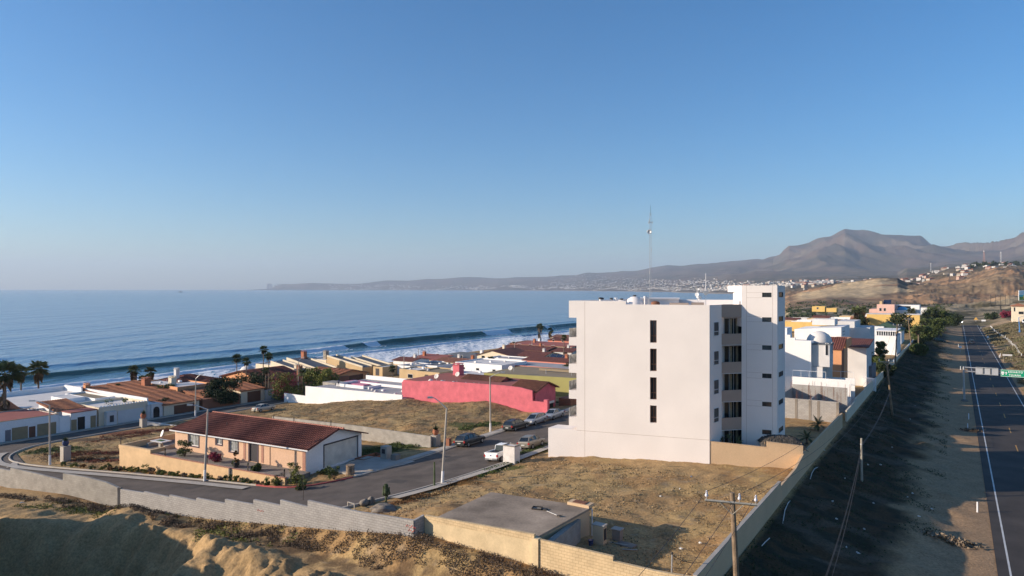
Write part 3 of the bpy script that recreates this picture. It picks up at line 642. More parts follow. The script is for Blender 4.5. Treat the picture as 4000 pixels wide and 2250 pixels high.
# ---------- wall with openings ----------
def nrm(p, q):
    dx, dy = q[0] - p[0], q[1] - p[1]; l = math.hypot(dx, dy); return (dx / l, dy / l), (dy / l, -dx / l), l
def wall_holes(mb, p, q, z0, z1, holes=(), t=.25):   # outside is to the right of p->q
    (ux, uy), (nx, ny), l = nrm(p, q)
    S_ = sorted({0, l} | {h[0] for h in holes} | {h[1] for h in holes}); Z_ = sorted({z0, z1} | {h[2] for h in holes} | {h[3] for h in holes})
    pt = lambda s, z, o=0: (p[0] + ux * s - nx * o, p[1] + uy * s - ny * o, z)
    for i in range(len(S_) - 1):
        for j in range(len(Z_) - 1):
            cs, cz = (S_[i] + S_[i + 1]) / 2, (Z_[j] + Z_[j + 1]) / 2
            if any(h[0] < cs < h[1] and h[2] < cz < h[3] for h in holes): continue
            mb.add([pt(S_[i], Z_[j]), pt(S_[i + 1], Z_[j]), pt(S_[i + 1], Z_[j + 1]), pt(S_[i], Z_[j + 1])], [(0, 1, 2, 3)], [[(S_[i], Z_[j]), (S_[i + 1], Z_[j]), (S_[i + 1], Z_[j + 1]), (S_[i], Z_[j + 1])]])
    for h in holes:
        a_, b_, c_, d_ = h
        for e in (((a_, c_), (b_, c_)), ((b_, c_), (b_, d_)), ((b_, d_), (a_, d_)), ((a_, d_), (a_, c_))):
            (s0, w0), (s1, w1) = e; mb.add([pt(s0, w0), pt(s0, w0, t), pt(s1, w1, t), pt(s1, w1)], [(0, 1, 2, 3)])
    return mb
def slab(mb, p, q, s0, s1, z0, z1, o0, o1):          # box on a wall; o = distance out from the wall plane
    (ux, uy), (nx, ny), l = nrm(p, q)
    c = [(p[0] + ux * s + nx * o, p[1] + uy * s + ny * o) for s, o in ((s0, o1), (s1, o1), (s1, o0), (s0, o0))]
    return mb.prism(c, z0, z1)
def window(parent, p, q, s0, s1, z0, z1, glass='glass', frame='frame_w', fw=.06, out=.03, mull=(), bars=(), name='window', ins=None):
    """frame with a pane; ins: depth of the opening it sits in (None: mounted proud of a closed wall)"""
    o = -ins if ins is not None else 0
    mb = MB()
    slab(mb, p, q, s0, s1, z0, z0 + fw, o + .002, o + out + .02); slab(mb, p, q, s0, s1, z1 - fw, z1, o + .002, o + out + .02)
    slab(mb, p, q, s0, s0 + fw, z0 + fw, z1 - fw, o + .002, o + out + .02); slab(mb, p, q, s1 - fw, s1, z0 + fw, z1 - fw, o + .002, o + out + .02)
    for m in mull: s = s0 + (s1 - s0) * m; slab(mb, p, q, s - fw / 2, s + fw / 2, z0 + fw, z1 - fw, o + .002, o + out + .015)
    for m in bars: z = z0 + (z1 - z0) * m; slab(mb, p, q, s0 + fw, s1 - fw, z - fw / 2, z + fw / 2, o + .002, o + out + .012)
    f = mb.build(name, M_[frame], parent)
    mb = MB(); slab(mb, p, q, s0 + fw * .5, s1 - fw * .5, z0 + fw * .5, z1 - fw * .5, o + .001, o + out * .6); mb.build('pane', M_[glass], f)
    return f
def roofslab(mb, poly, z, t=.25): return mb.prism(poly, z - t, z)
def rel(root, pts): return pts

# ---------- the white apartment block ----------
A = thing('apartment_building', 'tall white apartment block with four narrow slot windows up its front and a stair tower', 'building', (0, 0, 0))
Lp, Cp, E1, T0, T1 = (7.2, 76.2), (20.6, 71.2), (22.5, 73.3), (24.85, 73.9), (28.15, 72.45)
(fx, fy), _n, FL = nrm(Lp, Cp)
def sfront(px):                                     # distance along the front for an image column
    t = (px - CX) / F; return (t * Lp[1] - Lp[0]) / (fx - t * fy)
ZB = -1.5
mb = MB(); sl = sfront(2445); s0, s1 = sfront(2539), sfront(2565)
holes = []
for yt, yb in ((1251, 1339), (1362, 1450), (1474, 1561), (1584, 1652)):
    d = Lp[1] + fy * (s0 + s1) / 2; holes.append((s0, s1, zat(yb, d), zat(yt, d)))
wall_holes(mb, Lp, Cp, ZB, 16.40, holes, .30)
Lb = (Lp[0] + 14 * UX, Lp[1] + 14 * UY); Cb = (T0[0] + 10 * UX, T0[1] + 10 * UY)
E1i = (E1[0] + 1.7 * .42, E1[1] + 1.7 * .9); T0i = (T0[0] + 1.7 * .42, T0[1] + 1.7 * .9)
wall_holes(mb, Cp, E1, ZB, 16.40, [], .2); wall_holes(mb, E1, E1i, ZB, 16.40)
mb.wall(E1i, T0i, 15.0, 16.4, t=.1)
wall_holes(mb, T0i, Cb, ZB, 16.40); wall_holes(mb, Cb, Lb, ZB, 16.40); wall_holes(mb, Lb, Lp, ZB, 16.40)
ins_ = lambda q: (q[0] + (19 - q[0]) * .012, q[1] + (79 - q[1]) * .02); mb.prism([ins_(q) for q in (Lp, Cp, E1, E1i, T0i, Cb, Lb)], 15.7, 15.95)
wall = mb.build('wall', M_['apt'], A)
mb = MB()                                           # parapets (inner faces and the raised left part)
slab(mb, Lp, Cp, 0, sl, 16.402, 16.77, -.2, 0); slab(mb, Lp, Cp, 0.2, FL - .2, 15.96, 16.39, -.22, -.02)
mb.wall(Lb, (Lp[0] + .3 * UX, Lp[1] + .3 * UY), 15.96, 16.77, t=.2); mb.wall((Lb[0], Lb[1] - .2), (Cb[0], Cb[1] - .2), 15.96, 16.75, t=.2)
# box where the front wraps the upper left corner
for z0, z1 in ((14.87, 16.77),):
    q = [(Lp[0] - .88 * fx, Lp[1] - .88 * fy), (Lp[0] - .003, Lp[1]), (Lp[0] - .003 + 5 * UX, Lp[1] + 5 * UY), (Lp[0] - .88 * fx + 5 * UX, Lp[1] - .88 * fy + 5 * UY)]
    mb.prism(q, z0, z1)
mb.build('parapet', M_['apt'], A)
for h in holes:
    window(A, Lp, Cp, h[0] + .01, h[1] - .01, h[2] + .01, h[3] - .01, frame='door_b', fw=.07, ins=.26, bars=(.3,), mull=(.52,))
q0 = (Lp[0] - .88 * fx, Lp[1] - .88 * fy)
for z0, z1 in ((11.76, 12.67), (8.7, 9.7), (5.8, 6.75), (2.75, 3.76)):
    b = MB().prism([q0, (Lp[0] - .003, Lp[1]), (Lp[0] - .003 + 4 * UX, Lp[1] + 4 * UY), (q0[0] + 4 * UX, q0[1] + 4 * UY)], z0, z1).build('balcony', M_['apt'], A)
    mb = MB(); mb.wall((q0[0] + .05, q0[1] + .1), (q0[0] + .05 + 3.6 * UX, q0[1] + .1 + 3.6 * UY), z1 + .002, z1 + 1.0, t=.05); mb.build('glass_rail', M_['glass_w'], b)
# low garden wall in front on the left
d0 = (Lp[0] - 3.3 * fx, Lp[1] - 3.3 * fy)
mb = MB().prism([d0, (Lp[0] - .004, Lp[1]), (Lp[0] - .004 + 2.2 * UX, Lp[1] + 2.2 * UY), (d0[0] + 2.2 * UX, d0[1] + 2.2 * UY)], ZB, 2.36); mb.build('planter_wall', M_['apt'], A)
# base course, a hand proud of the front
# grooves in the plaster
mb = MB(); 
for s in (.95,): slab(mb, Lp, Cp, s - .015, s + .015, ZB, 16.7, .0005, .004)
slab(mb, Lp, Cp, 0, FL, 2.3, 2.33, .0005, .004)
mb.build('plaster_joint', M_['apt2'], A)
# east side windows
(ex, ey), _m, EL = nrm(Cp, E1)
for yt, yb in ((1257, 1312), (1370, 1425), (1482, 1539), (1592, 1649)):
    d = 72.4; z0, z1 = zat(yb, d), zat(yt, d)
    window(A, Cp, E1, EL * .32, EL * .74, z0, z1, frame='frame_w', fw=.05, out=.04, bars=(.32,), mull=())
# recessed balconies
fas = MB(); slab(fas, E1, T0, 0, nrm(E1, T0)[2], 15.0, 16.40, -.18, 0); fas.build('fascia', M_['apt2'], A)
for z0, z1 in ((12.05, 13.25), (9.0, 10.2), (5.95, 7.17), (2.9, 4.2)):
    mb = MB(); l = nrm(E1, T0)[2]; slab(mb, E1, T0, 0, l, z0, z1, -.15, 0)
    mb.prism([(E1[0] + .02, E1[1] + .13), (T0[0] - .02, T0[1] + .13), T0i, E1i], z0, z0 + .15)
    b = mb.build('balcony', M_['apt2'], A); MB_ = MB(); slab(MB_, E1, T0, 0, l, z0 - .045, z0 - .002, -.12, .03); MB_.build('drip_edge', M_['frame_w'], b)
l = nrm(E1i, T0i)[2]
for z in (12.3, 9.25, 6.2, 3.15, .1):
    top = z + 2.6
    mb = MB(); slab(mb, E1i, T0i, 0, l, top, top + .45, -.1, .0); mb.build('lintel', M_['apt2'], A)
    f = window(A, E1i, T0i, .02, l - .02, z, top, frame='frame_w', fw=.05, ins=.05, mull=(.27, .5, .72), name='balcony_door')
    for s in (.3, .62):
        mb = MB(); slab(mb, E1i, T0i, l * s, l * (s + .11), z + .7, top - .1, -.03, .0); mb.build('curtain', M_['curtain'], f)
# stair tower
TS = (T1[0] + 3.9 * UX, T1[1] + 3.9 * UY); TB = (T0[0] + 4.2 * UX - .2, T0[1] + 4.2 * UY + .6); TL = (24.75, 76.4)
tw = MB(); ZT = 18.45
(tx, ty), _k, TLn = nrm(T0, T1)
def st(px): t = (px - CX) / F; return (t * T0[1] - T0[0]) / (tx - t * ty)
hs = []
for y in (1152, 1248, 1357, 1467, 1577, 1686):
    d = 73.2; hs.append((st(2977), st(3014), zat(y + 9, d), zat(y - 9, d)))
wall_holes(tw, T0, T1, ZB, ZT, hs, .12)
(sx_, sy_), _k2, SL = nrm(T1, TS)
hs2 = [(SL * .18, SL * .78, zat(y + 10, 74.2), zat(y - 10, 74.2)) for y in (1151, 1245, 1353, 1460, 1568, 1676)]
wall_holes(tw, T1, TS, ZB, ZT, hs2, .12)
wall_holes(tw, TS, TB, ZB, ZT); wall_holes(tw, TB, TL, 14, ZT); wall_holes(tw, TL, T0, 14, ZT)
tw.add([(x, y, ZT) for x, y in (T0, T1, TS, TB, TL)], [(0, 1, 2, 3, 4)])
two = tw.build('stair_tower', M_['apt'], A)
for h in hs: window(two, T0, T1, h[0], h[1], h[2], h[3], frame='frame_d', fw=.04, ins=.1, mull=(.5,))
for h in hs2: window(two, T1, TS, h[0], h[1], h[2], h[3], frame='frame_d', fw=.04, ins=.1, glass='glass')
mb = MB(); slab(mb, T0, T1, st(2916) - .012, st(2916) + .012, ZB, ZT - .02, .0005, .004); slab(mb, T0, T1, st(3018) - .012, st(3018) + .012, ZB, ZT - .02, .0005, .004)
for y in (1163, 1143, 1236, 1257, 1345, 1367, 1455, 1477, 1564, 1586): slab(mb, T0, T1, st(2917), st(2975), zat(y, 73.3) - .01, zat(y, 73.3) + .01, .0005, .003)
mb.build('plaster_joint', M_['apt2'], two)
mb = MB(); mb.prism([(24.2, 76.6), (24.9, 75.2), (25.4, 77), (24.8, 78)], 17.75, ZT - .01); mb.build('cornice', M_['apt'], two)
# roof furniture that belongs to the building
def rp(px, d): return ((px - CX) / F * d, d)
for px, rr, hh in ((2428, .95, .85), (2479, 1.15, 1.25)):
    x, y = rp(px, 80); b = MB().lathe((x, y, 15.95), [(rr, 0), (rr, .18), (rr * .93, hh * .45), (rr * .72, hh * .75), (rr * .38, hh * .95), (.12, hh)], 20).build('roof_dome', M_['apt'], A, smooth=True)
    MB().lathe((x, y, 15.95 + hh), [(.17, -.05), (.17, .12), (.24, .13), (.24, .17)], 10).build('vent_cap', M_['metal_d'], b)
for px, h, w in ((2346, 1.15, .5), (2353, 1.12, .35), (2388, 1.1, .35), (2406, 1.12, .4), (2519, 1.3, .3), (2528, 1.25, .22), (2533, 1.2, .2)):
    x, y = rp(px, 79); b = MB().cyl((x, y, 15.95), (x, y, 15.95 + h - .22), w / 3, n=10).build('roof_vent', M_['apt'], A); MB().cyl((x, y, 15.95 + h - .2), (x, y, 15.95 + h), w / 2, n=10).build('vent_cap', M_['frame_w' if px > 2400 else 'metal_d'], b)
mb = MB(); c = [rp(2505, 81), rp(2652, 81), rp(2652, 85), rp(2505, 86)]; mb.prism(c, 15.95, 16.85); mb.prism([rp(2500, 80.7), rp(2655, 80.7), rp(2655, 86), rp(2500, 87)], 16.852, 16.99); mb.build('roof_house', M_['apt'], A)
mb = MB(); mb.prism([rp(2700, 74), rp(2750, 73.8), rp(2750, 74.4), rp(2700, 74.6)], 15.96, 16.62); mb.prism([rp(2615, 77), rp(2690, 76.5), rp(2690, 78), rp(2615, 78.5)], 15.96, 16.5); mb.build('roof_curb', M_['apt2'], A)
mb = MB(); x, y = rp(2560, 78); mb.lathe((x, y, 15.95), [(.5, 0), (.5, .55), (.42, .68), (.12, .75)], 16); mb.build('water_tank', M_['rust'], A, smooth=True)
# things standing on the roof
m1 = thing('antenna_mast', 'thin lattice antenna mast with a round dish, rising from the apartment roof', 'antenna', (rp(2541, 78.5)[0], 78.5, 15.95))
mb = MB(); hgt = zat(803, 78.5) - 15.95
def lx(z): return -.0012 * z * z * .3
legs = [(.16, 0), (-.08, .14), (-.08, -.14)]
for i, (dx, dy) in enumerate(legs): mb.cyl((dx, dy, 0), (dx * (.8), dy * .8, hgt * .93), .012, .010, 5)
nseg = 26
for k in range(nseg):
    z0 = hgt * .93 * k / nseg; z1 = hgt * .93 * (k + 1) / nseg
    for i in range(3):
        p_, q_ = legs[i], legs[(i + 1) % 3]; mb.cyl((p_[0] * .9, p_[1] * .9, z0), (q_[0] * .9, q_[1] * .9, z1), .006, n=4)
mb.build('lattice', M_['metal'], m1); MB().cyl((0, 0, hgt * .9), (0, 0, hgt), .015, n=5).build('tip_rod', M_['metal_d'], m1)
zd = zat(906, 78.5) - 15.95
d_ = MB(); prof = [(0, .0), (.12, .01), (.22, .05), (.27, .12)]
def dish(mb, c, dirv, r, depth, n=16):
    dirv = Vector(dirv).normalized(); a = Vector((0, 0, 1)) if abs(dirv.z) < .9 else Vector((1, 0, 0)); u = dirv.cross(a).normalized(); w = dirv.cross(u); V = []; K = 4
    for j in range(K + 1):
        rr = r * j / K; dd = depth * (j / K) ** 2
        for k in range(n): an = 2 * math.pi * k / n; V.append(Vector(c) + dirv * dd + u * math.cos(an) * rr + w * math.sin(an) * rr)
    for j in range(K + 1):
        rr = r * j / K; dd = depth * (j / K) ** 2 - .02
        for k in range(n): an = 2 * math.pi * k / n; V.append(Vector(c) + dirv * dd + u * math.cos(an) * rr + w * math.sin(an) * rr)
    o = (K + 1) * n; Fc = []
    for j in range(K):
        for k in range(n): k2 = (k + 1) % n; Fc.append((j * n + k, j * n + k2, (j + 1) * n + k2, (j + 1) * n + k)); Fc.append((o + j * n + k, o + (j + 1) * n + k, o + (j + 1) * n + k2, o + j * n + k2))
    for k in range(n): k2 = (k + 1) % n; Fc.append((K * n + k, K * n + k2, o + K * n + k2, o + K * n + k))
    return mb.add(V, Fc)
dish(d_, (-.15, -.1, zd), (-.3, -1, .05), .26, .09); d_.build('dish', M_['metal'], m1, smooth=True)
mb = MB()
for zz, dx in ((.82, -.2), (.82, .2), (.84, -.12), (.55, .12), (.33, -.1), (.25, -.1)): mb.cyl((dx, 0, hgt * zz), (dx, 0, hgt * zz + .35), .035, n=6)
mb.box(-.25, .25, -.02, .02, hgt * .83, hgt * .835); mb.build('panel_antennas', M_['metal'], m1)
m2 = thing('dish_cluster', 'cluster of small white satellite dishes on one mast on the apartment roof', 'satellite dish', (rp(2727, 74)[0], 74, 15.95))
hp = zat(1130, 74) - 15.95; MB().cyl((0, 0, 0), (0, 0, hp), .03, n=6).build('pole', M_['metal'], m2)
for z, dx, r, dv in ((zat(1151, 74), -.12, .22, (-.5, -1, .2)), (zat(1163, 74), .18, .2, (.6, -1, .1)), (zat(1159, 74), -.05, .16, (-.8, -.6, .2)), (zat(1171, 74), -.02, .15, (-.2, -1, .5)), (zat(1130, 74), .02, .12, (-.4, -1, .3))):
    mb = MB(); dish(mb, (dx, -.05, z - 15.95), dv, r, r * .3); mb.build('dish', M_['pole_w'], m2, smooth=True)
m3 = thing('radio_antenna', 'white whip antenna over a drum shaped dish beside the dish cluster on the apartment roof', 'antenna', (rp(2757, 74)[0], 74, 15.95))
hp = zat(1068, 74) - 15.95; MB().cyl((0, 0, 0), (0, 0, hp * .45), .025, n=6).build('pole', M_['metal'], m3); MB().cyl((0, 0, hp * .45), (0, 0, hp), .03, .02, n=6).build('whip', M_['pole_w'], m3)
z = zat(1144, 74) - 15.95; MB().cyl((-.03, -.18, z), (.03, .12, z), .25, n=20).build('dish_drum', M_['metal'], m3)
# ---------- boundary walls ----------
def wall_run(name, label, cat, pts, m, t=.2, cop=None, copm=None, zb=None, group=None):
    """pts: (x, y, ztop); the foot follows the ground"""
    mb = MB()
    for p, q in zip(pts[:-1], pts[1:]):
        if math.dist(p[:2], q[:2]) < .01: continue
        n = max(1, int(math.dist(p[:2], q[:2]) / 4))
        for k in range(n):
            f0, f1 = k / n, (k + 1) / n; a_ = [p[j] * (1 - f0) + q[j] * f0 for j in range(3)]; b_ = [p[j] * (1 - f1) + q[j] * f1 for j in range(3)]
            zl = [min(h0(x + dx, y + dy) for dx in (-.6, .6) for dy in (-.6, .6)) - .9 for x, y in (a_[:2], b_[:2])]
            mb.wall(a_, b_, zl[0], a_[2], zl[1], b_[2], t)
    o = mb.build(name, m)
    tag(o, label, cat, group)
    if cop:
        mc = MB()
        for p, q in zip(pts[:-1], pts[1:]):
            if math.dist(p[:2], q[:2]) < .01: continue
            mc.wall(p, q, p[2] + .002, p[2] + cop, q[2] + .002, q[2] + cop, t + .05)
        mc.build('coping', copm or m, o)
    return o
def topA(px, py, a): x, y, b = onA(px, a); return (x, y, zat(py, y))
def topB(px, py, b): x, y, a = onB(px, b); return (x, y, zat(py, y))
# front wall of yellow block
AY = 39.7
seg = [topA(1662, 2012, AY), topA(2090, 2087, AY)]
yw = wall_run('perimeter_wall', 'yellow plastered wall with a course of bare blocks on top, in front of the flat concrete roof', 'wall', seg, M_['yell_p'], .2)
mc = MB(); p, q = [(v[0], v[1]) for v in seg]; (ux, uy), (nx, ny), l = nrm(p, q); mc.wall((p[0] + nx * .01, p[1] + ny * .01), (q[0] + nx * .01, q[1] + ny * .01), seg[0][2] - .42, seg[0][2] + .02, seg[1][2] - .42, seg[1][2] + .02, .23); mc.build('block_course', M_['yell'], yw)
s2 = [topA(2103, 2104, AY), topA(2397, 2172, AY)]
wall_run('perimeter_wall', 'yellow block wall between the concrete roof and the lower wall at the bottom corner', 'wall', s2, M_['yell'], .22)
mb = MB(); x, y, z = topA(2096, 2104, AY); mb.box(-.25, .25, -.22, .22, -4, 0); tag(mb.build('wall_pillar', M_['yell_p'], loc=(x, y, z + .05), rz=GRZ), 'square yellow pillar where the two yellow block walls meet', 'pillar')
s3 = [topA(2397.5, 2190, AY), topA(2560, 2228, AY), topA(2700, 2252, AY)]
wall_run('perimeter_wall', 'lowest stretch of yellow wall running to the bottom right corner of the empty lot', 'wall', s3, M_['yell'], .22)
# right boundary wall along the highway
def runB(px_py, b=-13.0): return [topB(px, py, b) for px, py in px_py]
r1 = [(ab(39.9, -13.0) + (1.05,)), (ab(63.2, -13.0) + (1.12,))]
wall_run('boundary_wall', 'long beige wall with a grey top between the empty lot and the dark slope', 'wall', r1, M_['beige'], .22, .06, M_['conc'])
r2 = [(ab(63.3, -13.0) + (.75,)), (ab(70.0, -13.0) + (.80,)), (ab(74.7, -13) + (1.5,)), (ab(102, -13.0) + (1.25,))]
wall_run('boundary_wall', 'beige wall along the slope beside the thatched palapa', 'wall', r2, M_['beige'], .2)
r3 = runB([(3305, 1604), (3340, 1566), (3341, 1556), (3378, 1521), (3378, 1515), (3400, 1494), (3453, 1446), (3453, 1438), (3500, 1395), (3545, 1350)])
wall_run('boundary_wall', 'stepped pale wall along the slope beside the unfinished block building', 'wall', r3, M_['cream'], .22)
r4 = [r3[-1], topB(3577, 1316, -13), topB(3610, 1290, -13), topB(3640, 1268, -13)]
wall_run('boundary_wall', 'far white wall above the slope beside the big white house', 'wall', r4, M_['white'], .25)
# beige front wall right of the apartments
x0, y0 = Cp; cr = ab(74.0, -13.0)
bw = [(x0 + .05, y0 + .15, zat(1725, 71.3)), ((x0 * .38 + cr[0] * .62), (y0 * .38 + cr[1] * .62), zat(1744, 70.4))]
wall_run('garden_wall', 'lower left part of the beige garden wall right of the apartment block', 'wall', bw, M_['beige'], .2, .05)
xm, ym = bw[1][:2]; bw2 = [(xm, ym, zat(1726, ym)), (cr[0], cr[1], zat(1743, cr[1]))]
wall_run('garden_wall', 'higher part of the beige garden wall in front of the thatched palapa', 'wall', bw2, M_['beige'], .2, .05)
# cinder block wall along the cross street
wl0, wl1 = (36.8, -71.8), (38.7, -35.5)
def cw(px, py):
    t = (px - CX) / F; p0 = ab(*wl0); p1 = ab(*wl1); dx, dy = p1[0] - p0[0], p1[1] - p0[1]; s = (t * p0[1] - p0[0]) / (dx - t * dy)
    x, y = p0[0] + s * dx, p0[1] + s * dy; return (x, y, zat(py, y))
pts = []
for (a0, t0, a1, t1) in ((470, 1909, 565, 1924), (565, 1919, 665, 1941), (665, 1932, 770, 1955), (770, 1944, 882, 1965), (882, 1949, 993, 1969), (993, 1950, 1098, 1973), (1098, 1951, 1205, 1979), (1205, 1953, 1412, 2000), (1412, 1999, 1618, 2031)):
    pts += [cw(a0, t0), cw(a1, t1)]
cin = wall_run('block_wall', 'long grey cinder block wall with a stepped top between street and sand', 'wall', pts, M_['cinder'], .2)
pe = cw(1618, 2031); pf = topA(1660, 2011, AY)
wall_run('block_wall', 'short shaded return of grey blocks joining the cinder wall to the yellow wall', 'wall', [(pe[0], pe[1], pe[2] - .0), (pf[0] - .1, pf[1] + .05, pf[2])], M_['cinder'], .2)
mg = MB(); red = mat('spray_paint_red', (.70, .10, .06), .8, .2, 6)
(ux, uy), (nx, ny), l = nrm(cw(1205, 1953)[:2], cw(1618, 2031)[:2])
for (px, py, n) in ((1590, 2050, 6), (1598, 2068, 4), (1010, 1990, 5)):
    x, y, z = cw(px, py)
    for k in range(n):
        w_ = .12; ox = k * .16; mg.cyl((x + ux * ox + nx * .115, y + uy * ox + ny * .115, z - .1 + .05 * (k % 2)), (x + ux * (ox + w_) + nx * .115, y + uy * (ox + w_) + ny * .115, z + .1 - .08 * (k % 3)), .018, n=4)
mg.build('spray_mark', red, cin)
# older plastered stretch, turning towards the camera on the left
Lw = [(-68.0, 83.0), (-54.0, 76.3), (-40.9, 70.3)]
def lwp(px, py):
    t = (px - CX) / F; i = 0 if px < (Lw[1][0] / Lw[1][1] * F + CX) else 1; p0, p1 = Lw[i], Lw[i + 1]; dx, dy = p1[0] - p0[0], p1[1] - p0[1]; s = (t * p0[1] - p0[0]) / (dx - t * dy)
    return (p0[0] + s * dx, p0[1] + s * dy, zat(py, p0[1] + s * dy))
ow = []
for a0, t0, a1, t1 in ((-160, 1800, 45, 1838), (45, 1826, 150, 1850), (150, 1850, 250, 1876), (250, 1848, 345, 1864), (345, 1864, 420, 1884), (420, 1884, 466, 1904)): ow += [lwp(a0, t0), lwp(a1, t1)]
wall_run('block_wall', 'older weathered block wall with a raised step at the left edge', 'wall', ow, M_['cinder_o'], .25)
x, y, z = lwp(468, 1904); tag(MB().box(-.16, .16, -.16, .16, -4, .02).build('wall_post', M_['conc_d'], loc=(x, y, z)), 'dark concrete post where the weathered wall meets the stepped cinder wall', 'post')
# low block wall between the two dry lots
mw = [topA(1066, 1626, 71.5), topA(1383, 1661, 70.5), topA(1540, 1683, 69.8), topA(1684, 1704, 69.2)]
wall_run('low_wall', 'low grey block wall between the two dry lots behind the red roofed house', 'wall', mw, M_['cinder_o'], .2)
mw = [topB(546, 1642, -120.2), topB(600, 1648, -118.5), (ab(72, -108) + (zat(1655, ab(72, -108)[1]),)), topA(1000, 1640, 71.6)]
wall_run('low_wall', 'low whitish wall curving away behind the left end of the red roofed house', 'wall', [topA(552, 1643, 67), topA(610, 1650, 68), topA(690, 1662, 69)], M_['greyw'], .2)

# ---------- flat roofed concrete store in the lot ----------
zr = 1.0; FLp, FRp = P(1712, 2017, zr), P(2098, 2097, zr); BRp, BLp = P(2312, 1981, zr), P(1918, 1922, zr)
B = thing('concrete_store', 'flat roofed concrete store with a stained grey roof behind the yellow wall', 'building', (0, 0, 0))
mb = MB(); mb.prism([(FLp[0] + .25, FLp[1] + .3), (FRp[0] - .1, FRp[1] + .3), (BRp[0] - .2, BRp[1] - .2), (BLp[0] + .1, BLp[1] - .2)], -2.6, zr - .16); mb.build('wall', M_['beige'], B)
roofm = mat('roof_stained_concrete', (.30, .235, .175), .95, .45, .33, .3, 5, fine=.12)
MB().prism([FLp, FRp, BRp, BLp], zr - .155, zr).build('roof', roofm, B)
mb = MB(); mb.prism([P(2115, 2118, 1.0), P(2238, 2036, .85), (P(2238, 2036, .85)[0] + .35, P(2238, 2036, .85)[1] + .25), (P(2115, 2118, 1.0)[0] + .5, P(2115, 2118, 1.0)[1] + .25)], -2.4, [.55, .55, .55, .55])
pw = MB(); p0 = P(2125, 2108, .75); p1 = P(2252, 2030, .55); pw.wall((p0[0] + .35, p0[1]), (p1[0] + .1, p1[1]), -2.6, .62, t=.45); tag(pw.build('block_wall', M_['cinder_o']), 'thick grey block wall stub with a pale top beside the concrete store', 'wall')
x, y = P(2270, 1966, 1.15); hq = thing('roof_hatch', 'rusty brown hatch on the back right corner of the store roof', 'hatch', (x, y, zr), GRZ)
MB().box(-1.0, .9, -.45, .45, .002, .22).build('curb', M_['beige'], hq); MB().box(-.6, .5, -.32, .32, .222, .27).build('lid', M_['rust'], hq)
x, y = P(2310, 1995, .8); mb = MB(); mb.cyl((x + .05, y - .05, -1.6), (x + .05, y - .05, .95), .05, n=8); tag(mb.build('drain_pipe', M_['pole_w']), 'white drain pipe down the back corner of the concrete store', 'pipe')
x, y = P(2098, 1985, 1.05); tq = thing('wooden_tray', 'black rimmed tray lying on the store roof', 'tray', (x, y, zr), GRZ + .3)
MB().box(-.35, .35, -.25, .25, .002, .02).build('base', M_['conc'], tq); mb = MB(); mb.box(-.38, .38, -.3, -.251, .002, .12); mb.box(-.38, .38, .251, .3, .002, .12); mb.box(-.38, -.351, -.25, .25, .002, .12); mb.box(.351, .38, -.25, .25, .002, .12); mb.build('rim', M_['metal_d'], tq)
x, y = P(2128, 1989, 1.05); tag(MB().box(-.2, .2, -.18, .18, 0.002, .08).build('battery_box', M_['metal_d'], loc=(x, y, zr), rz=GRZ), 'small black box beside the tray on the store roof', 'box')
x, y = P(2165, 2010, 1.0); bq = thing('broom', 'old broom lying on the store roof with its bristles to the right', 'broom', (x, y, zr + .04), GRZ - .35)
MB().cyl((-.9, 0, 0), (.3, 0, 0), .018, n=6).build('handle', M_['metal'], bq); mb = MB()
for k in range(26): mb.cyl((.3, 0, .01), (.62 + random.random() * .12, (random.random() - .5) * .5, .01 + random.random() * .08), .008, n=4)
mb.build('bristles', M_['metal_d'], bq)
# meter box and bits in the store's shadow
x, y, z = G(2342, 2120); mq = thing('meter_box', 'beige meter cabinet with a dark slotted door beside the concrete store', 'cabinet', (x, y, z), GRZ)
MB().box(-.45, .45, -.3, .3, -.3, 1.35).build('body', M_['beige'], mq); MB().box(-.5, .5, -.35, .35, 1.352, 1.43).build('lid', M_['conc'], mq); MB().box(.452, .48, -.2, .2, .3, 1.15).build('door', M_['metal_d'], mq)
x, y, z = G(2308, 2125); MB_ = MB(); MB_.lathe((0, 0, 0), [(.16, 0), (.2, .4), (.22, .41)], 12); tag(MB_.build('bucket', M_['blue'], loc=(x, y, hz(x, y)), smooth=False), 'blue grey bucket at the foot of the meter cabinet', 'bucket')
x, y, z = G(2412, 2102); z = hz(x, y); wq = thing('concrete_block_stand', 'small slab topped concrete stand in the shadow of the store', 'stand', (x, y, z), GRZ)
mb = MB(); mb.box(-.32, .32, -.3, .3, -.2, .85); mb.build('column', M_['conc_d'], wq); MB().box(-.4, .4, -.36, .36, .852, .92).build('top_slab', M_['conc'], wq)
x, y, z = G(2445, 2122); tag(MB().box(-.75, .75, -.4, .4, -.1, .12).build('concrete_slab', M_['conc_d'], loc=(x, y, hz(x, y)), rz=GRZ - .1), 'low concrete slab lying right of the concrete stand', 'slab')
for (px, py, L_, an, lab) in ((2405, 2118, 1.9, -.45, 'pale board lying beside the concrete stand in the store shadow'), (2460, 2148, 1.1, -.1, 'shorter grey board lying farther right in the store shadow')):
    x, y, z = G(px, py); tag(MB().box(-L_ / 2, L_ / 2, -.05, .05, 0, .05).build('board', M_['conc'], loc=(x, y, hz(x, y) + .04), rz=an), lab, 'board')

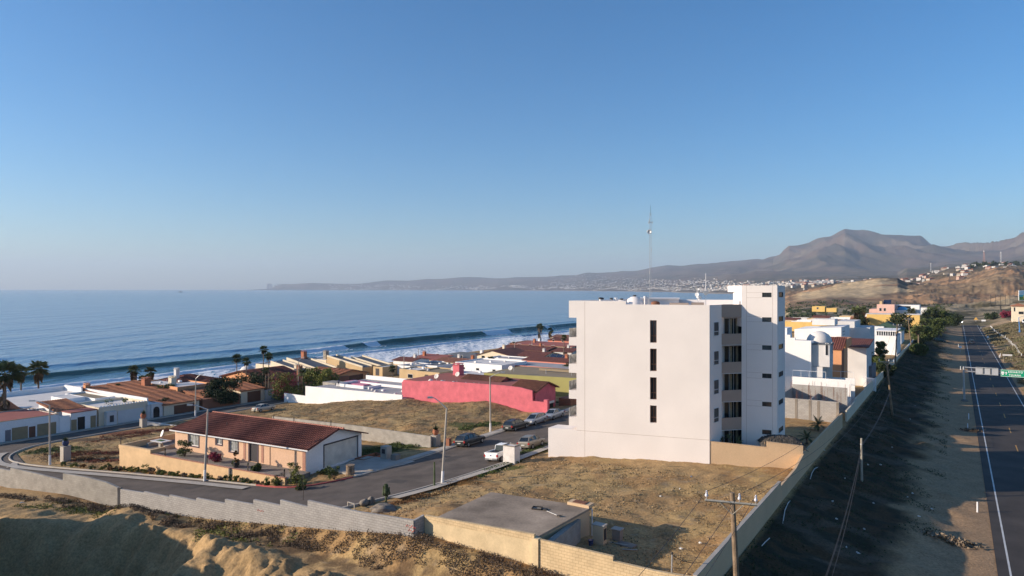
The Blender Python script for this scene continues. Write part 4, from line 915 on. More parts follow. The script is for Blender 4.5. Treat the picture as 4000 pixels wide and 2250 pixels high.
# ---------- gate posts, planters, pots ----------
def pot_pillar(px, py, w, h, lab, potm, potlab, plant='agave', pr=.33, m='conc'):
    x, y, z = G(px, py); z = hz(x, y)
    tag(MB().box(-w / 2, w / 2, -w / 2, w / 2, -.4, h).box(-w / 2 - .04, w / 2 + .04, -w / 2 - .04, w / 2 + .04, h + .002, h + .07).build('pillar', M_[m], loc=(x, y, z), rz=GRZ), lab, 'pillar')
    if potm:
        t = thing('potted_plant', potlab, 'potted plant', (x, y, z + h + .072))
        MB().lathe((0, 0, 0), [(pr * .55, 0), (pr * .95, pr * .7), (pr, pr * 1.2), (pr * .8, pr * 1.6), (pr * .86, pr * 1.7)], 16).build('pot', M_[potm], t, smooth=True)
        leaves = MB()
        for k in range(150):
            an = random.random() * 6.28; r = pr * (.3 + random.random() * 1.2); hh = pr * (1.9 + random.random() * 1.7 - .5 * (r / pr))
            p0 = Vector((math.cos(an) * pr * .3, math.sin(an) * pr * .3, pr * 1.6)); p1 = Vector((math.cos(an) * r, math.sin(an) * r, hh)); sd_ = Vector((-math.sin(an), math.cos(an), 0)) * .05
            leaves.add([p0 - sd_, p0 + sd_, p1], [(0, 1, 2)])
        leaves.build('leaves', LEAF_D, t)
    return x, y, z
LEAF_D = mat('leaf_dark', (.045, .06, .022), .8, .3, 3)
pot_pillar(256, 1800, .95, 2.0, 'square grey stone pillar beside the street at the left dry lot', 'blue', 'dark blue glazed pot with a brown plant on the left stone pillar', pr=.42)
pot_pillar(560, 1668, .9, 1.5, 'grey pillar at the street end of the low whitish wall', 'terra', 'bushy potted plant on the pillar by the low whitish wall', pr=.5)
pot_pillar(1702, 1742, .9, 1.35, 'stone pillar at the street end of the low block wall', 'terra', 'terracotta pot with a dark agave on a stone pillar beside the street', pr=.42)
pot_pillar(1753, 1745, .5, 1.1, 'narrow brown pillar just right of the agave pillar', None, None, m='brownw')
x, y, z = G(1998, 1808); z = hz(x, y); t = thing('gate_pillar', 'tall weathered white box pillar beside the white pickup truck', 'pillar', (x, y, z), GRZ)
MB().box(-.75, .75, -.55, .55, -.4, 1.98).build('body', M_['white_w'], t); mb = MB(); mb.box(-.8, .8, -.6, -.45, 1.982, 2.07); mb.box(-.8, .8, .45, .6, 1.982, 2.07); mb.box(-.8, -.65, -.449, .449, 1.982, 2.07); mb.box(.65, .8, -.449, .449, 1.982, 2.07); mb.build('rim', M_['conc_d'], t)
x, y, z = G(1508, 1795); z = hz(x, y); t = thing('letterbox_pillar', 'tall beige pillar with a letterbox opening beside the driveway', 'pillar', (x, y, z), GRZ)
MB().box(-.5, .5, -.45, .45, -.4, 1.75).build('body', M_['conc'], t); MB().box(-.25, .25, -.5, -.452, .9, 1.45).build('opening', M_['frame_d'], t)
x, y, z = G(1545, 1800); tag(MB().box(-.42, .42, -.4, .4, -.4, .8).build('stone_block', M_['conc_d'], loc=(x, y, hz(x, y)), rz=GRZ), 'short square stone block right of the letterbox pillar', 'block')
x, y, z = G(1445, 1790); z = hz(x, y); mb = MB(); mb.box(-1.8, 1.8, -.8, -.65, -.3, .35); mb.box(-1.8, 1.8, .65, .8, -.3, .35); mb.box(-1.8, -1.65, -.649, .649, -.3, .35); mb.box(1.65, 1.8, -.649, .649, -.3, .35)
tag(mb.build('planter', M_['brownw'], loc=(x, y, z), rz=GRZ + 1.57), 'low empty rectangular planter left of the letterbox pillar', 'planter')
x, y, z = G(1368, 1852); z = hz(x, y); tag(MB().lathe((0, 0, -.2), [(.55, 0), (.5, .3), (.46, 1.0), (.5, 1.25)], 14).build('stump', mat('wood_stump', (.23, .17, .12), .95, .45, 2.2, .6, 6, fine=.3), loc=(x, y, z)), 'thick cut tree stump at the driveway corner of the red roofed house', 'tree stump')
for i, (px, py, r, lab) in enumerate(((1423, 1972, .42, 'larger round boulder at the near end of the street kerb'), (1449, 1965, .36, 'smaller standing boulder right behind the larger one at the street kerb'), (1718, 1897, .14, 'small white stone at the foot of the near street lamp'))):
    x, y, z = G(px, py); bm = bmesh.new(); bmesh.ops.create_icosphere(bm, subdivisions=3, radius=r)
    for v in bm.verts: v.co *= 1 + .12 * math.sin(v.co.x * 9 + i) * math.cos(v.co.y * 7 + i); v.co.z *= .8 if i != 1 else 1.25
    me = bpy.data.meshes.new('boulder'); bm.to_mesh(me); bm.free(); me.shade_smooth(); me.materials.append(M_['rock'] if i < 2 else M_['white']); o = bpy.data.objects.new('boulder', me); COL.objects.link(o); o.location = (x, y, hz(x, y) + r * .6); tag(o, lab, 'boulder')
x, y, z = G(1372, 1985); mb = MB(); mb.box(-.5, -.42, -.04, .04, 0, .5); mb.box(.42, .5, -.04, .04, 0, .5); mb.box(-.5, .5, -.05, .05, .502, .56); tag(mb.build('barrier', M_['conc'], loc=(x, y, hz(x, y)), rz=GRZ - .1), 'low grey rail on two legs at the street end near the boulders', 'rail')

# ---------- street lamps ----------
def street_lamp(base, top, arm, lab, poleM='pole_c', white=True):
    """arm: (dx, dz) of the lamp head from the top, seen across the picture"""
    x, y, z0 = G(*base); z0 = hz(x, y); x1 = (top[0] - CX) / F * y; z1 = zat(top[1], y)
    t = thing('street_lamp', lab, 'street lamp', (x, y, z0), group='street lamps along the two streets'); h = z1 - z0; dx = x1 - x
    wb = min(1.35, h * .2)
    f_ = wb / h
    MB().cyl((dx * f_, 0, wb), (dx, 0, h), .135 - .03 * f_, .085, 10).build('post', M_[poleM], t)
    MB().cyl((0, 0, -.3), (dx * f_, 0, wb - .003), .15, .14, 10).build('painted_base', M_['pole_w' if white else poleM], t)
    ax = (arm[0] - top[0]) * y / F; azz = (top[1] - arm[1]) * y / F
    q = [(dx, 0, h - .05), (dx + ax * .45, 0, h + azz * .62), (dx + ax * .72, 0, h + azz * .95), (dx + ax * .85, 0, h + azz)]
    MB().tube(q, [.055, .05, .045, .045], 6).build('arm', M_['metal'], t)
    hd = MB(); e = q[-1]; hx = ax * .3; hd.prism([(e[0], -.08), (e[0] + hx, -.11), (e[0] + hx, .11), (e[0], .08)] if hx > 0 else [(e[0] + hx, -.11), (e[0], -.08), (e[0], .08), (e[0] + hx, .11)], e[2] - .08, e[2] + .10); hd.build('lamp_head', M_['metal'], t)
    return t
street_lamp((1727, 1890), (1745, 1595), (1680, 1553), 'street lamp at the near kerb with its arm reaching left over the street')
street_lamp((1916, 1688), (1914, 1472), (1965, 1454), 'street lamp behind the parked black wagon in front of the pink wall')
street_lamp((195, 1815), (194, 1582), (125, 1566), 'street lamp on the pavement of the left dry lot')
street_lamp((799, 1880), (812, 1598), (742, 1582), 'street lamp at the kerb in front of the beige retaining wall')
street_lamp((763, 1628), (765, 1478), (790, 1462), 'street lamp at the far side of the left dry lot', white=True)
street_lamp((1165, 1545), (1167, 1408), (1186, 1396), 'street lamp rising between the flowering bush and the palms', white=True)
def plain_pole(px, yb, yt, d, lab, r=.12, grp='plain concrete poles among the beach houses'):
    x = (px - CX) / F * d; z0 = hz(x, d); z1 = zat(yt, d); o = MB().cyl((0, 0, -.3), (0, 0, z1 - z0), r, r * .7, 8).build('utility_pole', M_['pole_c'], loc=(x, d, z0)); tag(o, lab, 'pole', grp); return o
plain_pole(1578, 0, 1386, 190, 'bare pole left of the pair standing before the white roofs, by the yellow house')
plain_pole(1634, 0, 1362, 215, 'bare pole right of the yellow house front, behind the white roofs')
plain_pole(2010, 0, 1340, 265, 'left one of two bare poles standing among the dark red roofs')
plain_pole(2078, 0, 1324, 278, 'right one of two bare poles standing among the dark red roofs')
plain_pole(3478, 0, 1400, 155, 'thin dark pole behind the boundary wall in front of the slate cube house', .08)

# ---------- utility poles and cables along the slope ----------
def crossarm_pole(base, top, d, lab, arm_w=2.5, arm_drop=.45, mdl='wood', n=3, base_px=None):
    x = (top[0] - CX) / F * d; z1 = zat(top[1], d); z0 = hz(x, d); xb = (base_px - CX) / F * d if base_px else x
    t = thing('utility_pole', lab, 'utility pole', (xb, d, z0), group='wooden utility poles along the highway slope'); h = z1 - z0
    MB().cyl((0, 0, -.5), (x - xb, 0, h), .17, .12, 10).build('post', M_[mdl], t)
    dirx, diry = .985, -.17; zc = h - arm_drop; ox = x - xb - .03
    a0 = Vector((ox - dirx * arm_w * .53, -diry * arm_w * .53 * -1 * -1 + .0, zc + .06)); a1 = Vector((ox + dirx * arm_w * .47, diry * arm_w * .47, zc - .06))
    a0 = Vector((ox - dirx * arm_w * .53, -diry * arm_w * .53, zc + .06)); off = Vector((0, -.16, 0))
    mb = MB(); mb.cyl(a0 + off, a1 + off, .065, n=4); ar = mb.build('crossarm', M_['wood_g'], t)
    mb = MB(); c = Vector((ox, -.14, zc - .6)); mb.cyl(c, a0 * .5 + Vector((ox, 0, zc)) * .5 + off, .02, n=4); mb.cyl(c, a1 * .5 + Vector((ox, 0, zc)) * .5 + off, .02, n=4); mb.build('brace', M_['wood_g'], t)
    ends = []
    for f_ in (0.03, .66, .97):
        p_ = a0.lerp(a1, f_) + off + Vector((0, 0, .065))
        MB().lathe(p_, [(.02, 0), (.02, .1), (.075, .12), (.085, .2), (.05, .24), (.065, .28), (.06, .34), (.03, .37), (.035, .42)], 10).build('insulator', M_['porc'], ar, smooth=True)
        ends.append(Vector((xb, d, z0)) + p_ + Vector((0, 0, .38)))
    return ends
e0 = crossarm_pole(None, (2860, 1924), 34.0, 'nearest weathered wooden utility pole with a crossarm and three white insulators', base_px=2900)
e1 = crossarm_pole(None, (3463, 1403), 109, 'leaning utility pole with a pale crossarm by the slate cube house', base_px=3487, arm_w=2.3)
e2 = crossarm_pole(None, (3505, 1266), 166, 'tall utility pole with a crossarm before the big white house', base_px=3496, arm_w=1.9)
e3 = crossarm_pole(None, (3547, 1242), 214, 'far utility pole with a crossarm in front of the palm grove', base_px=3562, arm_w=1.9)
x, y, z = G(3367, 1887); z = hz(x, y); zt = zat(1712, y)
t = thing('utility_pole', 'short bare wooden pole standing alone on the dark slope', 'utility pole', (x, y, z), group='wooden utility poles along the highway slope')
MB().cyl((0, 0, -.4), (-.05, 0, zt - z), .12, .1, 10).build('post', M_['wood_g'], t); MB().cyl((-.05, 0, zt - z - .7), (-.05, 0, zt - z - .55), .125, n=10).build('clamp', M_['metal'], t)
sp_top = (x - .05, y - .1, zt - .62)
def cable(p, q, sag, r=.014, n=26, m='wire', lab=None):
    p, q = Vector(p), Vector(q); pts = [p.lerp(q, k / n) - Vector((0, 0, sag * 4 * (k / n) * (1 - k / n))) for k in range(n + 1)]
    o = MB().tube(pts, r, 5).build('cable', M_[m]); return tag(o, lab, 'cable', 'cables strung along the highway poles')
nm = ('left', 'middle', 'right')
for i in range(3):
    far_ = (e1[i])
    cable(e0[i], far_, 2.6, .012, lab='thin power cable from the %s insulator of the nearest pole to the leaning one' % nm[i])
    b0 = Vector(e0[i]) - Vector((UX, UY, 0)) * 40 - Vector((0, 0, .4)); cable(b0, e0[i], 1.6, .012, lab='thin power cable from the %s insulator of the nearest pole to the bottom edge' % nm[i])
    cable(e1[i], e2[i], 1.2, .016, lab='far power cable from the %s end of the leaning pole to the tall pole' % nm[i]); cable(e2[i], e3[i], 1.0, .02, lab='farthest power cable from the %s end of the tall pole' % nm[i])
zc = 3.1
for i, (dx, dz, r) in enumerate(((0, 0, .015), (.10, .25, .012), (.22, -.2, .014), (.35, .5, .011))):
    p0 = (14.6 + dx * 1.6, 33.0, 2.7 + dz); cable(p0, (sp_top[0] + dx * .2, sp_top[1], sp_top[2] + dz * .3), 1.0, r, m='wire', lab=('thick pale telephone cable', 'thin upper telephone cable', 'thin lower telephone cable', 'topmost thin telephone cable')[i] + ' from the bottom edge to the short bare pole')
    q0 = (e1[1][0] + .1, e1[1][1], zat(1535, 109) + dz * .5); cable((sp_top[0] + dx * .2, sp_top[1], sp_top[2] + dz * .3), q0, .7, r * .9, m='wire', lab=('thick pale telephone cable', 'thin upper telephone cable', 'thin lower telephone cable', 'topmost thin telephone cable')[i] + ' from the short bare pole to the leaning pole')
x, y, z = onA(2622, 40.3); y = P(2622, 2250, 0)[1]; zt = zat(2165, 42); x = (2622 - CX) / F * 42
t = thing('service_mast', 'thin grey service mast with a black cap at the bottom corner of the lot', 'pole', (x, 42, -1.0)); MB().cyl((0, 0, -.3), (0.05, 0, zt + 1.0), .045, n=8).build('pipe', M_['metal'], t); MB().lathe((0.05, 0, zt + 1.0), [(.07, 0), (.09, .06), (.04, .14)], 8).build('cap', M_['metal_d'], t)
cable((x, 42, zt), (x + 2.2, 43, .9), .25, .02, 8, lab='short black cable from the service mast down to the beige wall')
# ---------- thatched palapa ----------
px0, px1 = 2975, 3170
c0, c1 = P(2985, 1735, 1.9), P(3158, 1748, 1.9); t = thing('palapa', 'thatched palapa roof of dark palm leaves behind the beige garden wall', 'palapa', ((c0[0] + c1[0]) / 2, (c0[1] + c1[1]) / 2 + 1.5, 0), -.16)
W2_, D2_ = (c1[0] - c0[0]) / 2 + .25, 1.6
mb = MB(); n1, n2 = 40, 16; V = []
for j in range(n2 + 1):
    for i in range(n1 + 1):
        u, v = i / n1 * 2 - 1, j / n2 * 2 - 1; r = max(abs(u), abs(v)); e = (abs(u) ** 5 + abs(v) ** 5) ** .2
        z = 2.62 - .75 * e ** 3 + random.uniform(-.06, .06); V.append((u * W2_ * (1 - .06 * (1 - abs(v))) + random.uniform(-.04, .04), v * D2_ + random.uniform(-.04, .04), z))
mb.add(V, [(j * (n1 + 1) + i, j * (n1 + 1) + i + 1, (j + 1) * (n1 + 1) + i + 1, (j + 1) * (n1 + 1) + i) for j in range(n2) for i in range(n1)])
for k in range(900):
    an = random.random() * 6.283; u, v = math.cos(an), math.sin(an); q = max(abs(u), abs(v)); s_ = random.uniform(.2, 1.0) ** .6; u, v = u / q * s_, v / q * s_
    e = (abs(u) ** 5 + abs(v) ** 5) ** .2; x, y, z = u * W2_, v * D2_, 2.64 - .75 * e ** 3; l = random.uniform(.25, .5); dx, dy = u * l * .6 + random.uniform(-.1, .1), v * l * .6 + random.uniform(-.1, .1)
    mb.add([(x - .03, y, z), (x + .03, y + .03, z + .03), (x + dx, y + dy, z - l * .35 * s_)], [(0, 1, 2)])
mb.build('thatch_roof', M_['thatch'], t)
for sx in (-1, 1):
    for sy in (-1, 1): MB().cyl((sx * W2_ * .8, sy * D2_ * .8, -1), (sx * W2_ * .8, sy * D2_ * .8, 2.2), .08, n=8).build('post', M_['wood'], t)
# ---------- building kit: local x = inland (b), local y = away along the highway (a) ----------
def ring(mb, x0, x1, y0, y1, z0, z1, t=.2):
    mb.box(x0, x1, y0, y0 + t, z0, z1); mb.box(x0, x1, y1 - t, y1, z0, z1); mb.box(x0, x0 + t, y0 + t + .001, y1 - t - .001, z0, z1); mb.box(x1 - t, x1, y0 + t + .001, y1 - t - .001, z0, z1)
def flat(t, x0, x1, y0, y1, h, wm, rm, par=.35, zb=-1.5, cap=None):
    w = MB(); w.box(x0, x1, y0, y1, zb, h - par - .02); 
    if par > .05: ring(w, x0, x1, y0, y1, h - par - .018, h)
    o = w.build('wall', M_[wm], t); MB().box(x0 + .21, x1 - .21, y0 + .21, y1 - .21, h - par - .018, h - par + .04 if par > .05 else h).build('roof', M_[rm], t)
    if cap: c = MB(); ring(c, x0 - .04, x1 + .04, y0 - .04, y1 + .04, h + .002, h + .07, .28); c.build('coping', M_[cap], t)
    return o
CORR = [0]
def slope(t, pts, m, th=.12, name='roof'):           # pts: eave left, eave right, ridge right, ridge left (outside view); uv across and down
    if CORR[0] and isinstance(m, str) and m[:4] == 'tile' and len(pts) == 4: return corrug(t, pts, m, CORR[0], CORR[0] * .22)
    mb = MB(); p = [Vector(q) for q in pts]; n = (p[1] - p[0]).cross(p[-1] - p[0]).normalized()
    u = (p[1] - p[0]).normalized(); v = n.cross(u)
    top = p; bot = [q - Vector((0, 0, th)) for q in p]; k = len(p); uvt = [((q - p[0]).dot(u), (q - p[0]).dot(v)) for q in p]
    mb.add(top, [tuple(range(k))], [uvt]); mb.add(bot, [tuple(reversed(range(k)))])
    for i in range(k): j = (i + 1) % k; mb.add([bot[i], bot[j], top[j], top[i]], [(0, 1, 2, 3)])
    return mb.build(name, M_[m] if isinstance(m, str) else m, t)
def corrug(t, pts, m, pitch=.34, amp=.075, th=.14):
    """tile roof with real barrel rows; pts eave left, eave right, ridge right, ridge left"""
    p = [Vector(q) for q in pts]; n = (p[1] - p[0]).cross(p[-1] - p[0]).normalized(); u = (p[1] - p[0]); L_ = u.length; u = u / L_; v = n.cross(u); Hh = (p[-1] - p[0]).dot(v)
    xl = lambda f: (p[-1] - p[0]).dot(u) * f; xr = lambda f: L_ + ((p[2 if len(p) > 3 else 2] - p[1]).dot(u)) * f
    rows = max(2, int(Hh / .42)); V = []; U = []; ns = int(L_ / pitch) * 4
    for j in range(rows):
        for e in (0, 1):
            f = (j + e) / rows
            for i in range(ns + 1):
                s_ = i / ns * L_; s_ = min(max(s_, xl(f)), xr(f)); k = i % 4; hgt = (0, .75, 1, .75)[k] * amp + (.05 if e == 0 else 0)
                V.append(p[0] + u * s_ + v * (Hh * f) + n * hgt); U.append((s_, Hh * f))
    mb = MB(); w = ns + 1; Fc = []; 
    for j in range(rows * 2 - 1):
        for i in range(ns): Fc.append((j * w + i, j * w + i + 1, (j + 1) * w + i + 1, (j + 1) * w + i))
    Fc = [f for f in Fc if (Vector(V[f[0]]) - Vector(V[f[1]])).length > 1e-4 or (Vector(V[f[2]]) - Vector(V[f[3]])).length > 1e-4]
    mb.add(V, Fc, [[U[q] for q in f] for f in Fc])
    bot = [q - n * th for q in p]; k = len(p); mb.add([q - n * .01 for q in p] + bot, [tuple(reversed(range(k, 2 * k)))] + [(k + i, k + (i + 1) % k, (i + 1) % k, i) for i in range(k)])
    return mb.build('roof', M_[m], t)
def gable(t, x0, x1, y0, y1, he, hr, wm, tm, ax='x', ov=.4, zb=-1.5, f=.5):
    """ax: direction of the ridge; f: where the ridge sits"""
    w = MB(); w.box(x0, x1, y0, y1, zb, he)
    if ax == 'x':
        ym = y0 + (y1 - y0) * f
        for x in (x0, x1): w.prism([(x - .001, y0), (x + .001, y0), (x + .001, y1), (x - .001, y1)], he, he + .001)
        w.add([(x0, y0, he), (x0, y1, he), (x0, ym, hr - .02)], [(0, 2, 1)]); w.add([(x1, y0, he), (x1, y1, he), (x1, ym, hr - .02)], [(0, 1, 2)])
        s0 = (hr - he) / (ym - y0) * ov; s1 = (hr - he) / (y1 - ym) * ov
        slope(t, [(x0 - ov, y0 - ov, he - s0 + .1), (x1 + ov, y0 - ov, he - s0 + .1), (x1 + ov, ym, hr + .1), (x0 - ov, ym, hr + .1)], tm)
        slope(t, [(x1 + ov, y1 + ov, he - s1 + .1), (x0 - ov, y1 + ov, he - s1 + .1), (x0 - ov, ym, hr + .1), (x1 + ov, ym, hr + .1)], tm)
    else:
        xm = x0 + (x1 - x0) * f
        w.add([(x0, y0, he), (x1, y0, he), (xm, y0, hr - .02)], [(0, 1, 2)]); w.add([(x0, y1, he), (x1, y1, he), (xm, y1, hr - .02)], [(0, 2, 1)])
        s0 = (hr - he) / (xm - x0) * ov; s1 = (hr - he) / (x1 - xm) * ov
        slope(t, [(x0 - ov, y1 + ov, he - s0 + .1), (x0 - ov, y0 - ov, he - s0 + .1), (xm, y0 - ov, hr + .1), (xm, y1 + ov, hr + .1)], tm)
        slope(t, [(x1 + ov, y0 - ov, he - s1 + .1), (x1 + ov, y1 + ov, he - s1 + .1), (xm, y1 + ov, hr + .1), (xm, y0 - ov, hr + .1)], tm)
    w.build('wall', M_[wm], t)
def hip(t, x0, x1, y0, y1, he, hr, wm, tm, ov=.4, zb=-1.5):
    MB().box(x0, x1, y0, y1, zb, he).build('wall', M_[wm], t)
    X0, X1, Y0, Y1 = x0 - ov, x1 + ov, y0 - ov, y1 + ov; xm, ym = (x0 + x1) / 2, (y0 + y1) / 2; k = min(X1 - X0, Y1 - Y0) / 2 * .98
    if X1 - X0 >= Y1 - Y0: A1, A2 = (X0 + k, ym, hr), (X1 - k, ym, hr)
    else: A1, A2 = (xm, Y0 + k, hr), (xm, Y1 - k, hr)
    e = he + .05; c = [(X0, Y0, e), (X1, Y0, e), (X1, Y1, e), (X0, Y1, e)]
    if X1 - X0 >= Y1 - Y0:
        slope(t, [c[0], c[1], A2, A1], tm); slope(t, [c[1], c[2], A2], tm); slope(t, [c[2], c[3], A1, A2], tm); slope(t, [c[3], c[0], A1], tm)
    else:
        slope(t, [c[0], c[1], A1], tm); slope(t, [c[1], c[2], A2, A1], tm); slope(t, [c[2], c[3], A2], tm); slope(t, [c[3], c[0], A1, A2], tm)
def shed(t, x0, x1, y0, y1, zf, zk, wm, tm, ax='x', ov=.3, zb=-1.5):
    """ax x: falls along local x from zf (at x0) to zk (at x1); ax y likewise"""
    w = MB(); w.prism([(x0, y0), (x1, y0), (x1, y1), (x0, y1)], zb, ([zf, zk, zk, zf] if ax == 'x' else [zf, zf, zk, zk])); w.build('wall', M_[wm], t)
    if ax == 'x': g = (zk - zf) / (x1 - x0) * ov; slope(t, [(x1 + ov, y0 - ov, zk + g + .14), (x1 + ov, y1 + ov, zk + g + .14), (x0 - ov, y1 + ov, zf - g + .14), (x0 - ov, y0 - ov, zf - g + .14)], tm)
    else: g = (zk - zf) / (y1 - y0) * ov; slope(t, [(x0 - ov, y0 - ov, zf - g + .14), (x1 + ov, y0 - ov, zf - g + .14), (x1 + ov, y1 + ov, zk + g + .14), (x0 - ov, y1 + ov, zk + g + .14)], tm)
def chimney(t, x, y, z0, z1, m='terra', w=.45):
    c = MB().box(x - w, x + w, y - w, y + w, z0, z1).build('chimney', M_[m], t); k = MB().box(x - w - .08, x + w + .08, y - w - .08, y + w + .08, z1 + .002, z1 + .1)
    for dx in (-1, 1):
        for dy in (-1, 1): k.box(x + dx * w * .7 - .07, x + dx * w * .7 + .07, y + dy * w * .7 - .07, y + dy * w * .7 + .07, z1 + .1, z1 + .36)
    k.box(x - w - .02, x + w + .02, y - w - .02, y + w + .02, z1 + .362, z1 + .45); k.build('chimney_cap', M_[m], c)
def win(t, face, s, z, w, h, y0=0, x1=0, glass='glass', frame='frame_w', name='window', **k):
    """face 'n': near face at local y0; 'e': inland face at local x1"""
    if face == 'n': return window(t, (-100, y0), (100, y0), s - w / 2 + 100, s + w / 2 + 100, z, z + h, glass, frame, name=name, **k)
    return window(t, (x1, -100), (x1, 100), s - w / 2 + 100, s + w / 2 + 100, z, z + h, glass, frame, name=name, **k)
def door(t, face, s, z, w, h, m, y0=0, x1=0, name='garage_door'):
    mb = MB()
    if face == 'n': mb.box(s - w / 2, s + w / 2, y0 - .05, y0 - .004, z, z + h)
    else: mb.box(x1 + .004, x1 + .05, s - w / 2, s + w / 2, z, z + h)
    return mb.build(name, M_[m], t)
def site(name, label, a, b, cat='house', group=None, z=None, extra=0):
    x, y = ab(a, b); z = h0(x, y) if z is None else z; t = thing(name, label, cat, (x, y, z), GRZ + extra, group); t['z0'] = z; t['yy'] = y; return t, z
def bpx(px, a): return onA(px, a)[2]
def roofbits(t, x0, x1, y0, y1, z, n, seed):
    r = random.Random(seed)
    for k in range(n):
        x, y = r.uniform(x0 + .6, x1 - .6), r.uniform(y0 + .6, y1 - .6); q = r.random()
        if q < .4: MB().cyl((x, y, z), (x, y, z + r.uniform(.4, .8)), .05, n=6).build('vent_pipe', M_['metal'], t)
        elif q < .7: MB().box(x - .3, x + .3, y - .3, y + .3, z, z + r.uniform(.3, .7)).build('roof_box', M_['white'], t)
        else: MB().lathe((x, y, z), [(.4, 0), (.38, .15), (.25, .35), (.05, .42)], 12).build('skylight_dome', M_['roof_w'], t, smooth=True)
def sat(x, y, z, lab, r=.45, s=1):
    t = thing('satellite_dish', lab, 'satellite dish', (x, y, z)); MB().cyl((0, 0, 0), (0, 0, .8), .03, n=6).build('pole', M_['metal'], t); mb = MB(); dish(mb, (0, -.05, .85), (-.5 * s, -.8, .5), r, r * .25); mb.build('dish', M_['roof_w'], t, smooth=True)

# ---------- the peach house with the red tiled roof ----------
HR = R(-28.3); hx, hy = -23.25, 77.0
T = thing('peach_house', 'long peach coloured bungalow with a dark red tiled roof and a white garage end', 'house', (hx, hy, -2.45), HR)
Lh, Dh, EZ, RZ = 22.8, 9.4, 2.58, 3.95
ha, hb_ = (0.88, -.47), (.47, .88)
def hloc(px, off=0):                                # local x on the front line for a column
    c, s = math.cos(HR), math.sin(HR); t = (px - CX) / F; ox, oy = hx - s * off, hy + c * off
    return (t * oy - ox) / (c - t * s)
def hzl(py, lx, off=0): c, s = math.cos(HR), math.sin(HR); return zat(py, hy + c * off + s * lx) + 2.45
wins = []
for (p0, p1, y0, y1) in ((737, 776, 1691, 1742), (844, 867, 1704, 1736), (896, 929, 1713, 1765)):
    xa, xb = hloc(p0), hloc(p1); xm = (xa + xb) / 2; wins.append((xa, xb, hzl(y1, xm), hzl(y0, xm)))
dr = (hloc(974), hloc(1006), 0.02, 2.2)
fp, fq = (-Lh, 0), (0, 0)
mb = MB(); wall_holes(mb, fp, fq, -1.5, EZ, [(w[0] + Lh, w[1] + Lh, w[2], w[3]) for w in wins] + [(dr[0] + Lh, dr[1] + Lh, dr[2], dr[3])], .22)
wall_holes(mb, (-.001, Dh), (-Lh, Dh), -1.5, EZ); wall_holes(mb, (-Lh, Dh), (-Lh, 0), -1.5, EZ); mb.add([(-Lh, 0, EZ), (-Lh, Dh, EZ), (-Lh, Dh / 2, RZ)], [(0, 2, 1)])
mb.build('wall', M_['peach'], T)
mb = MB(); wall_holes(mb, (0, 0), (0, Dh), -1.5, EZ, [(2.9, 8.6, -.3, 2.25)], .15); mb.add([(0, 0, EZ), (0, Dh, EZ), (0, Dh / 2, RZ)], [(0, 1, 2)]); mb.build('garage_wall', M_['white'], T)
gd = MB().box(-.15, -.1, 2.9, 8.6, -.3, 2.25).build('garage_door', M_['door_w'], T)
mb = MB(); mb.box(.002, .04, 2.75, 2.9, -.3, 2.25); mb.box(.002, .04, 8.6, 8.75, -.3, 2.25); mb.box(.002, .04, 2.75, 8.75, 2.252, 2.42); mb.build('garage_door_frame', M_['frame_d'], T)
for w in wins:
    f = window(T, fp, fq, w[0] + Lh, w[1] + Lh, w[2], w[3], glass='glass_w', frame='frame_w', fw=.07, ins=.14, mull=(.5,))
    mb = MB(); slab(mb, fp, fq, w[0] + Lh - .14, w[0] + Lh - .002, w[2] - .14, w[3] + .14, .002, .04); slab(mb, fp, fq, w[1] + Lh + .002, w[1] + Lh + .14, w[2] - .14, w[3] + .14, .002, .04); slab(mb, fp, fq, w[0] + Lh, w[1] + Lh, w[3] + .002, w[3] + .14, .002, .04); slab(mb, fp, fq, w[0] + Lh, w[1] + Lh, w[2] - .14, w[2] - .002, .002, .06)
    mb.build('surround', mat('surround_blue_brown', (.09, .065, .085), .8, .2, 5), f)
d_ = MB().box(dr[0], dr[1], .10, .15, dr[2], dr[3]).build('front_door', M_['frame_d'], T)
mb = MB(); slab(mb, fp, fq, dr[0] + Lh - .16, dr[0] + Lh - .002, 0, dr[3] + .16, .002, .04); slab(mb, fp, fq, dr[1] + Lh + .002, dr[1] + Lh + .16, 0, dr[3] + .16, .002, .04); slab(mb, fp, fq, dr[0] + Lh, dr[1] + Lh, dr[3] + .002, dr[3] + .16, .002, .04); mb.build('surround', MATS['surround_blue_brown'], d_)
for p0, p1 in ((951, 960), (1021, 1030), (1182, 1193)):
    xa, xb = hloc(p0), hloc(p1); mb = MB(); slab(mb, fp, fq, xa + Lh, xb + Lh, .1 if p0 < 1100 else 0, 2.25 if p0 < 1100 else 2.4, .002, .03); mb.build('brick_strip', M_['brickred'], T)
mb = MB(); slab(mb, fp, fq, hloc(1051) + Lh, hloc(1055) + Lh, 0, 2.5, .002, .06); mb.build('downpipe', M_['peach'], T)
ov = .45; sg = (RZ - EZ) / (Dh / 2)
tr = .1
corrug(T, [(-Lh - ov, -ov, EZ - sg * ov + tr), (.75, -ov, EZ - sg * ov + tr), (.75, Dh / 2, RZ + tr), (-Lh + 1.2, Dh / 2, RZ + tr)], 'tile')
slope(T, [(.75, Dh + ov, EZ - sg * ov + tr), (-Lh - ov, Dh + ov, EZ - sg * ov + tr), (-Lh + 1.2, Dh / 2, RZ + tr), (.75, Dh / 2, RZ + tr)], 'tile', .14)
slope(T, [(-Lh - ov, Dh + ov, EZ - sg * ov + tr), (-Lh - ov, -ov, EZ - sg * ov + tr), (-Lh + 1.2, Dh / 2, RZ + tr)], 'tile_o', .14)  # hip towards the sun; its lit orange is put into the tile colour
mb = MB()
for k in range(62): x = -Lh + 1.2 + k * .37; mb.cyl((x, Dh / 2, RZ + tr + .02), (x + .4, Dh / 2, RZ + tr + .05), .10, .12, 7)
